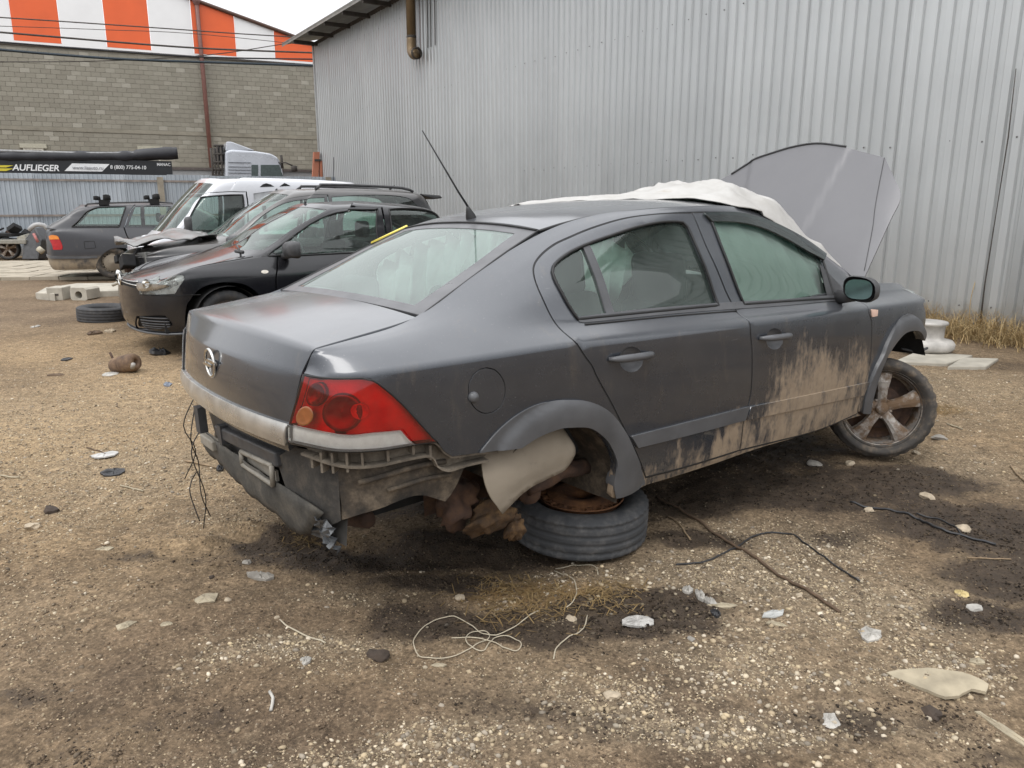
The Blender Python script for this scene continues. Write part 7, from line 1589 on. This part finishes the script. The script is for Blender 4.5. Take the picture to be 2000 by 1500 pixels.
for px_, lab, rz in ((117, 'solid-faced concrete block on the low slab', .1), (168, 'concrete block with a round hole on the low slab', -.15)):
    g = gp(px_, 583); e = empty('concrete_block', (g.x, g.y, g.z-.01), rz); tag(e, lab, 'block'); mb = MB(); w, h_, d = .12, .21, .16
    if px_ == 117:
        mb.box((-w, -d, 0), (w, d, h_)); o = mb.build('block_body', conc, e); bevel(o, .012, 2); mb = MB(); mb.box((-.06, -d-.004, .08), (.06, -d+.01, .11)); mb.build('block_slot', M_['timber'], e)
    else:
        n = 20; V = []; F = []
        for yv in (-d, d):
            for k in range(n):
                a = 2*math.pi*k/n; c, s_ = math.cos(a), math.sin(a); m_ = max(abs(c), abs(s_)); V.append((c/m_*w*1.2, yv, h_/2+s_/m_*h_/2)); V.append((.062*c, yv, h_/2-.01+.062*s_))
        for k in range(n):
            k2 = (k+1) % n; F += [(2*k, 2*k2, 2*k2+1, 2*k+1), (2*n+2*k+1, 2*n+2*k2+1, 2*n+2*k2, 2*n+2*k), (2*k, 2*n+2*k, 2*n+2*k2, 2*k2), (2*k+1, 2*k2+1, 2*n+2*k2+1, 2*n+2*k+1)]
        mobj('block_body', V, F, conc, e); mb = MB(); mb.lathe([(.06, 0), (.001, 0)], 16, Matrix.Translation((0, .02, h_/2-.01)) @ Matrix.Rotation(R_(90), 4, 'X')); mb.build('block_bore', M_['timber'], e)
slab('broken_kerb', [(72, 584), (108, 586), (116, 576), (92, 572)], .10, conc, 'broken end of pale kerb left of the two blocks', 'kerb piece')

# ---- rusty silencer and loose parts at the left
g = gp(250, 728); e = empty('rusty_canister', (g.x, g.y, g.z), R_(-15)); tag(e, 'rusty ribbed metal canister lying on the tan gravel', 'canister')
mb = MB(); T = Matrix.Translation((0, 0, .075)) @ Matrix.Rotation(R_(78), 4, 'Y'); mb.lathe([(.001, -.16), (.055, -.16), (.075, -.12), (.078, -.06), (.070, -.05), (.080, -.04), (.080, .0), (.072, .01), (.082, .02), (.082, .07), (.07, .10), (.03, .105), (.026, .09), (.001, .06)], 28, T); o = mb.build('canister_body', rust_mat('old_canister', (.15, .095, .06), (.06, .04, .03), (.25, .17, .10)), e)
mb = MB(); mb.tube([(-.12, 0, .06), (-.17, .02, .12), (-.2, .03, .16)], .012, 6); mb.build('bent_bracket', M['rust_dark'], e); mb = MB(); mb.tube([(.10, -.05, .05), (.13, -.07, .09)], .02, 8); mb.build('pipe_stub', simple('grey_stub', (.30, .28, .25), .5), e)
def chip(name, px, py, w, l, h, rz, mat, label, cat, n=7, seed=0, tilt=.06):
    """flat irregular fragment; w, l in picture pixels at that spot"""
    g = gp(px, py); sc = math.hypot(g.x, g.y, CAM_H)/1500; rnd = random.Random(seed*31+int(px)); fs = 1/max(.25, CAM_H/math.hypot(g.x, g.y, CAM_H))
    n2 = n*4; key = [(.5*w*sc*math.cos(2*math.pi*k/n)*rnd.uniform(.7, 1.15), .5*l*sc*fs*math.sin(2*math.pi*k/n)*rnd.uniform(.7, 1.15)) for k in range(n)]; P = []
    for k in range(n):
        a_, b_ = key[k], key[(k+1) % n]
        for q in (0, .27, .5, .77): j_ = .05*math.hypot(b_[0]-a_[0], b_[1]-a_[1]) if q else 0; P.append((a_[0]+(b_[0]-a_[0])*q+rnd.uniform(-j_, j_), a_[1]+(b_[1]-a_[1])*q+rnd.uniform(-j_, j_)))
    R1 = [(x, y, 0) for x, y in P]; R2 = [(x, y, h) for x, y in P]; R3 = [(x*.55, y*.55, h+rnd.uniform(-.2, 1.2)*h) for x, y in P]; m_ = len(P); mb = MB(); mb.add(R1+R2+R3+[(0, 0, h*1.3)], [(i, (i+1) % m_, m_+(i+1) % m_, m_+i) for i in range(m_)]+[(m_+i, m_+(i+1) % m_, 2*m_+(i+1) % m_, 2*m_+i) for i in range(m_)]+[(2*m_+i, 2*m_+(i+1) % m_, 3*m_) for i in range(m_)]); o = mb.build(name, mat); o.location = (g.x, g.y, g.z-.002); o.rotation_euler = (rnd.uniform(-tilt, tilt), rnd.uniform(-tilt, tilt), rz); tag(o, label, cat); return o
def stone(px, py, w, mat, label, seed=0, flat=.55):
    g = gp(px, py); r = .5*w*math.hypot(g.x, g.y, CAM_H)/1500; V, F = ICO; bm = bmesh.new(); bmesh.ops.create_icosphere(bm, subdivisions=2, radius=1)
    for v in bm.verts:
        q = .62+.75*vnoise(v.co.x*1.9+seed*3.1+5, v.co.y*1.9+v.co.z*1.7+seed, 4); v.co *= q*r; v.co.z *= flat; v.co.y *= .8
    me = bpy.data.meshes.new('loose_stone'); bm.to_mesh(me); bm.free(); me.materials.append(mat); o = link_mesh('loose_stone', me, None, (g.x, g.y, g.z+r*flat*.25), (0, 0, seed*1.7)); tag(o, label, 'stone', 'loose stones on the yard'); return o
cream = simple('cream_fragment', (.34, .29, .205), .85, var=.28, scale=12, bump=.2); white = simple('white_fragment', (.38, .36, .325), .7, var=.3, scale=14, bump=.2); sto = simple('pale_stone', (.40, .33, .24), .9, var=.2, scale=25, bump=.2); greyst = simple('grey_stone', (.27, .25, .22), .9, var=.2, scale=25, bump=.2); blk = simple('black_fragment', (.025, .025, .027), .45, var=.3); mudc = simple('mud_clod', (.055, .04, .03), .95, var=.3, bump=.4); wood = simple('dry_stick_wood', (.25, .18, .11), .9, var=.3, scale=30); brownw = simple('brown_stick', (.10, .065, .04), .85, var=.3, scale=20)
chip('fragment', 400, 1170, 46, 20, .006, -.5, cream, 'cream triangular fragment on brown soil left of centre', 'fragment', 5, 1)
chip('fragment', 246, 1224, 26, 16, .006, -.7, cream, 'small cream fragment with a pointed tip, lower left', 'fragment', 5, 2)
chip('fragment', 325, 1225, 26, 7, .005, .3, cream, 'narrow cream sliver right of the pointed fragment', 'fragment', 6, 3)
chip('fragment', 597, 1295, 24, 14, .008, -.3, white, 'small white fragment below the straight string', 'fragment', 6, 4)
chip('fragment', 857, 1305, 34, 6, .005, .05, cream, 'thin pale strip just under the string loops', 'strip', 6, 5)
chip('fragment', 205, 893, 46, 12, .008, -.25, simple('grey_white_shard', (.45, .44, .42), .5, var=.2), 'grey-white shard with a thin stick on the tan gravel', 'shard', 7, 6)
chip('fragment', 223, 926, 46, 14, .010, .2, blk, 'flat black plastic piece on the tan gravel', 'plastic piece', 8, 7)
chip('fragment', 130, 701, 22, 8, .012, .1, blk, 'small black bit left of the rusty canister', 'bit', 6, 8)
chip('fragment', 215, 732, 28, 10, .008, 0, white, 'white flake beside the rusty canister', 'flake', 7, 9)
chip('fragment', 110, 733, 40, 6, .008, .05, brownw, 'brown sliver left of the rusty canister', 'sliver', 6, 10)
chip('fragment', 70, 639, 12, 6, .01, 0, white, 'tiny white bit near the left edge beyond the tyre', 'bit', 6, 11)
chip('fragment', 310, 690, 40, 12, .03, .3, blk, 'black scrap on the ground under the black saloon bumper', 'scrap', 7, 12, .2)
chip('fragment', 185, 651, 26, 8, .02, .1, brownw, 'brown lump just in front of the loose tyre', 'lump', 7, 13)
chip('fragment', 216, 647, 18, 6, .02, .1, sto, 'pale lump just in front of the loose tyre', 'lump', 7, 14)
chip('fragment', 328, 753, 14, 9, .012, .4, simple('blue_grey_bit', (.16, .18, .22), .5), 'small blue-grey bit right of the rusty canister', 'bit', 6, 15)
chip('fragment', 1245, 1219, 62, 22, .008, .25, simple('crumpled_white_film', (.40, .385, .36), .5, var=.15, scale=40, bump=.4), 'crumpled piece of white film on dark soil', 'film', 9, 16, .15)
chip('fragment', 1343, 1160, 22, 12, .012, -.5, white, 'leftmost of the white foam crumbs on the gravel', 'foam', 7, 17)
chip('fragment', 1366, 1170, 16, 16, .014, .2, white, 'middle white foam crumb on the gravel', 'foam', 7, 18)
chip('fragment', 1386, 1183, 14, 14, .014, .6, white, 'rightmost of the white foam crumbs on the gravel', 'foam', 7, 19)
chip('fragment', 1397, 1208, 22, 12, .010, .1, blk, 'small dark scrap beside the foam crumbs', 'scrap', 7, 20)
chip('fragment', 1408, 1189, 66, 8, .006, -.08, cream, 'flat pale stick next to the foam crumbs', 'stick', 6, 21)
chip('fragment', 1510, 1207, 52, 12, .004, .55, simple('clear_shard', (.42, .42, .40), .15, var=.1), 'translucent plastic shard on the gravel', 'shard', 6, 22)
chip('fragment', 1516, 1228, 44, 7, .006, -.4, cream, 'pale splinter below the translucent shard', 'splinter', 5, 23)
chip('fragment', 1701, 1245, 36, 26, .008, -.6, white, 'white rounded chip right of the brown rod', 'chip', 8, 24)
chip('fragment', 1620, 1411, 34, 36, .006, -.5, white, 'white pointed shard at the lower right', 'shard', 5, 25)
o = chip('fragment', 1836, 1340, 10, 10, .012, 0, cream, 'large cream half-moon board fragment at the lower right', 'board fragment', 7, 26, .02)
g = gp(1836, 1340); sc = math.hypot(g.x, g.y, CAM_H)/1500; fs = 1.45
P = [(-75, 18), (-50, 24), (-10, 27), (30, 24), (60, 14), (75, -2), (58, -16), (40, -12), (20, -20), (-12, -25), (-30, -14), (-55, 2)]
mb = MB(); P = [tuple(q) for q in catmull(P, 9, True)]; rj = random.Random(2); mb.prism([(x*sc+rj.uniform(-.003, .003), y*sc*fs+rj.uniform(-.003, .003)) for x, y in P][::-1], .010); tmp = mb.build('board_fragment', cream); o.data = tmp.data; bpy.data.objects.remove(tmp)
chip('fragment', 1972, 1430, 18, 66, .006, .35, cream, 'narrow bent cream strip at the right edge', 'strip', 6, 27)
chip('fragment', 1908, 1290, 30, 10, .008, .1, cream, 'pale sliver above the large board fragment', 'sliver', 6, 28)
chip('fragment', 1880, 1150, 24, 12, .008, .2, simple('yellowish_flake', (.48, .38, .18), .8), 'yellowish flake on dark soil at the right', 'flake', 7, 29)
chip('fragment', 510, 1127, 60, 12, .014, -.15, greyst, 'flat grey-brown stone slab in front of the rear overhang', 'stone slab', 7, 30)
chip('fragment', 205, 1077, 30, 8, .006, .25, cream, 'pale flake by a thin stick on the left bank', 'flake', 6, 31)
chip('fragment', 430, 915, 16, 10, .02, .2, blk, 'small black rubber piece below the hanging wires', 'rubber piece', 7, 32)
for k, (px_, py_, w, m_, lab) in enumerate([(1195, 1365, 30, sto, 'round pale stone alone on smooth brown soil near the bottom'), (1115, 1210, 24, sto, 'pale stone on the ochre soil right of the string loops'), (898, 1168, 20, sto, 'pale stone left of the ochre soil patch'), (445, 1173, 16, sto, 'small pale stone beside the cream triangular fragment'), (65, 1027, 24, sto, 'pale stone on the left edge of the tan gravel'), (482, 1096, 18, greyst, 'grey stone on the dark bank under the rear corner'), (415, 1130, 12, mudc, 'small dark clod left of the flat stone slab'), (740, 1292, 44, mudc, 'large dark mud clod left of the string loops'), (1696, 992, 22, sto, 'pale stone by the near end of the black cable at the right'), (1880, 1029, 26, sto, 'pale stone beyond the black cable at the right'), (1810, 963, 30, sto, 'flat pale stone beyond the black cable'), (1835, 853, 24, greyst, 'grey stone right of the alloy wheel'), (1790, 880, 16, sto, 'small pale stone right of the alloy wheel'), (1905, 1178, 24, white, 'whitish stone at the right edge of the gravel'), (1818, 1392, 36, mudc, 'dark clod below the large board fragment'), (1560, 1170, 14, sto, 'small stone beside the brown rod'), (1350, 1255, 14, greyst, 'small grey stone below the foam crumbs'), (540, 1210, 10, sto, 'tiny stone by the end of the straight string'), (100, 996, 30, mudc, 'dark clod on the tan gravel at the left'), (1660, 905, 20, sto, 'pale stone under the front door sill'), (1590, 905, 26, greyst, 'grey stone under the front door'), (1820, 700, 14, greyst, 'small stone in front of the white wheel hub')]): stone(px_, py_, w, m_, lab, k, .5)
def line(name, pts, r, mat, label, cat, lift=.004, step=.02):
    P = [gp(*p) for p in pts]; C = catmull([tuple(p) for p in P], step); C = [(c[0], c[1], gh(c[0], c[1])+lift+r*.5) for c in C]; mb = MB(); mb.tube(C, r, 6); return tag(mb.build(name, mat), label, cat)
cord = simple('pale_cord', (.43, .375, .28), .8, var=.1, scale=30)
line('string', [(1052, 1196), (1012, 1224), (975, 1240), (945, 1238), (915, 1215), (870, 1208), (832, 1224), (808, 1256), (820, 1286), (855, 1294), (900, 1284), (935, 1266), (956, 1246), (945, 1230), (920, 1236), (910, 1256), (926, 1276), (945, 1278), (956, 1262), (968, 1246), (990, 1246), (1012, 1256), (1018, 1268), (1008, 1278), (985, 1272), (958, 1256), (920, 1250), (882, 1253)], .0020, cord, 'tangled pale string in loops on the ground, lower centre', 'string', .005, .008)
line('string', [(1083, 1100), (1105, 1118), (1122, 1133), (1126, 1160), (1118, 1180), (1106, 1188)], .0024, cord, 'pale string bent on the ochre soil below the lying wheel', 'string')
line('string', [(1085, 1094), (1120, 1093), (1150, 1095), (1165, 1106), (1168, 1120)], .0022, cord, 'short pale string hooked beside the lying wheel', 'string')
line('string', [(1147, 1205), (1140, 1226), (1112, 1250), (1088, 1270), (1081, 1296)], .0024, cord, 'curved pale string right of the string loops', 'string')
line('string', [(547, 1215), (565, 1228), (600, 1245), (636, 1261)], .0030, cord, 'straight pale string left of the string loops', 'string')
line('string', [(527, 1357), (534, 1372), (529, 1392)], .005, white, 'short curved white strip at the bottom left of centre', 'strip')
line('rod', [(1285, 962), (1370, 1020), (1455, 1080), (1550, 1145), (1640, 1200)], .0065, brownw, 'long straight brown rod lying on the gravel, right of the lying wheel', 'rod', .006)
line('ground_cable', [(1320, 1105), (1385, 1095), (1432, 1072), (1482, 1042), (1545, 1044), (1605, 1088), (1680, 1135)], .004, blk, 'thin dark cable curving across the brown rod', 'cable')
line('stick', [(1303, 1003), (1325, 1022), (1349, 1052)], .004, wood, 'short pale stick beside the lying wheel', 'stick')
line('ground_cable', [(1660, 978), (1730, 992), (1790, 1008), (1830, 1030), (1880, 1044), (1945, 1062)], .006, blk, 'black cable on dark soil at the right', 'cable')
line('ground_cable', [(1790, 1000), (1840, 1012), (1885, 1046)], .004, blk, 'second short black cable joining the black cable at the right', 'cable')
line('stick', [(1850, 824), (1880, 836)], .005, cream, 'short white stick right of the alloy wheel', 'stick'); line('stick', [(1975, 905), (2000, 936), (2040, 980)], .006, wood, 'stick running out of the right edge', 'stick')
line('stick', [(-10, 933), (18, 934), (38, 935)], .005, cream, 'pale straw stick at the left edge', 'stick'); line('stick', [(362, 904), (395, 908), (425, 912)], .006, wood, 'pale stick below the hanging wires', 'stick'); line('stick', [(170, 878), (195, 886), (212, 896)], .004, brownw, 'thin brown stick at the grey-white shard', 'stick')
line('stick', [(1890, 1085), (1945, 1090), (1975, 1090)], .003, wood, 'thin straw lying on the dark soil at the right', 'straw'); line('stick', [(235, 948), (262, 952), (280, 960)], .004, cream, 'thin pale straw below the black plastic piece', 'straw')

# ---- ochre straw litter trodden into the soil by the lying wheel
rg = np.random.default_rng(12); V = []; F = []
for px_, py_, rx_, ry_, n_ in ((1000, 1150, .20, .09, 260), (1090, 1175, .16, .08, 150), (1190, 1160, .11, .08, 170), (1020, 1205, .16, .06, 100), (600, 1045, .12, .05, 160), (1830, 795, .15, .10, 260)):
    g = ground_at(px_, py_)
    for k in range(n_):
        x = g.x+rg.normal(0, rx_*.6); y = g.y+rg.normal(0, ry_*.9); z = gh(x, y)+rg.uniform(.001, .012); a = rg.uniform(0, 6.283); l = rg.uniform(.008, .035); w = rg.uniform(.0008, .0022); dz = rg.uniform(-.4, .4)*l; c, s_ = math.cos(a), math.sin(a); b = len(V)
        V += [(x-c*l-s_*w, y-s_*l+c*w, z-dz), (x-c*l+s_*w, y-s_*l-c*w, z-dz), (x+c*l+s_*w, y+s_*l-c*w, z+dz), (x+c*l-s_*w, y+s_*l+c*w, z+dz)]; F.append((b, b+1, b+2, b+3))
t = NT('ochre_straw'); t.set(base=t.ramp(t.noise(20, 3), [(.3, (.12, .075, .028)), (.55, (.21, .14, .058)), (.75, (.31, .225, .11))]), rough=.9)
tag(mobj('straw_litter', V, F, t.m), 'ochre straw litter trodden into the dark soil by the lying wheel', 'straw', kind='stuff')
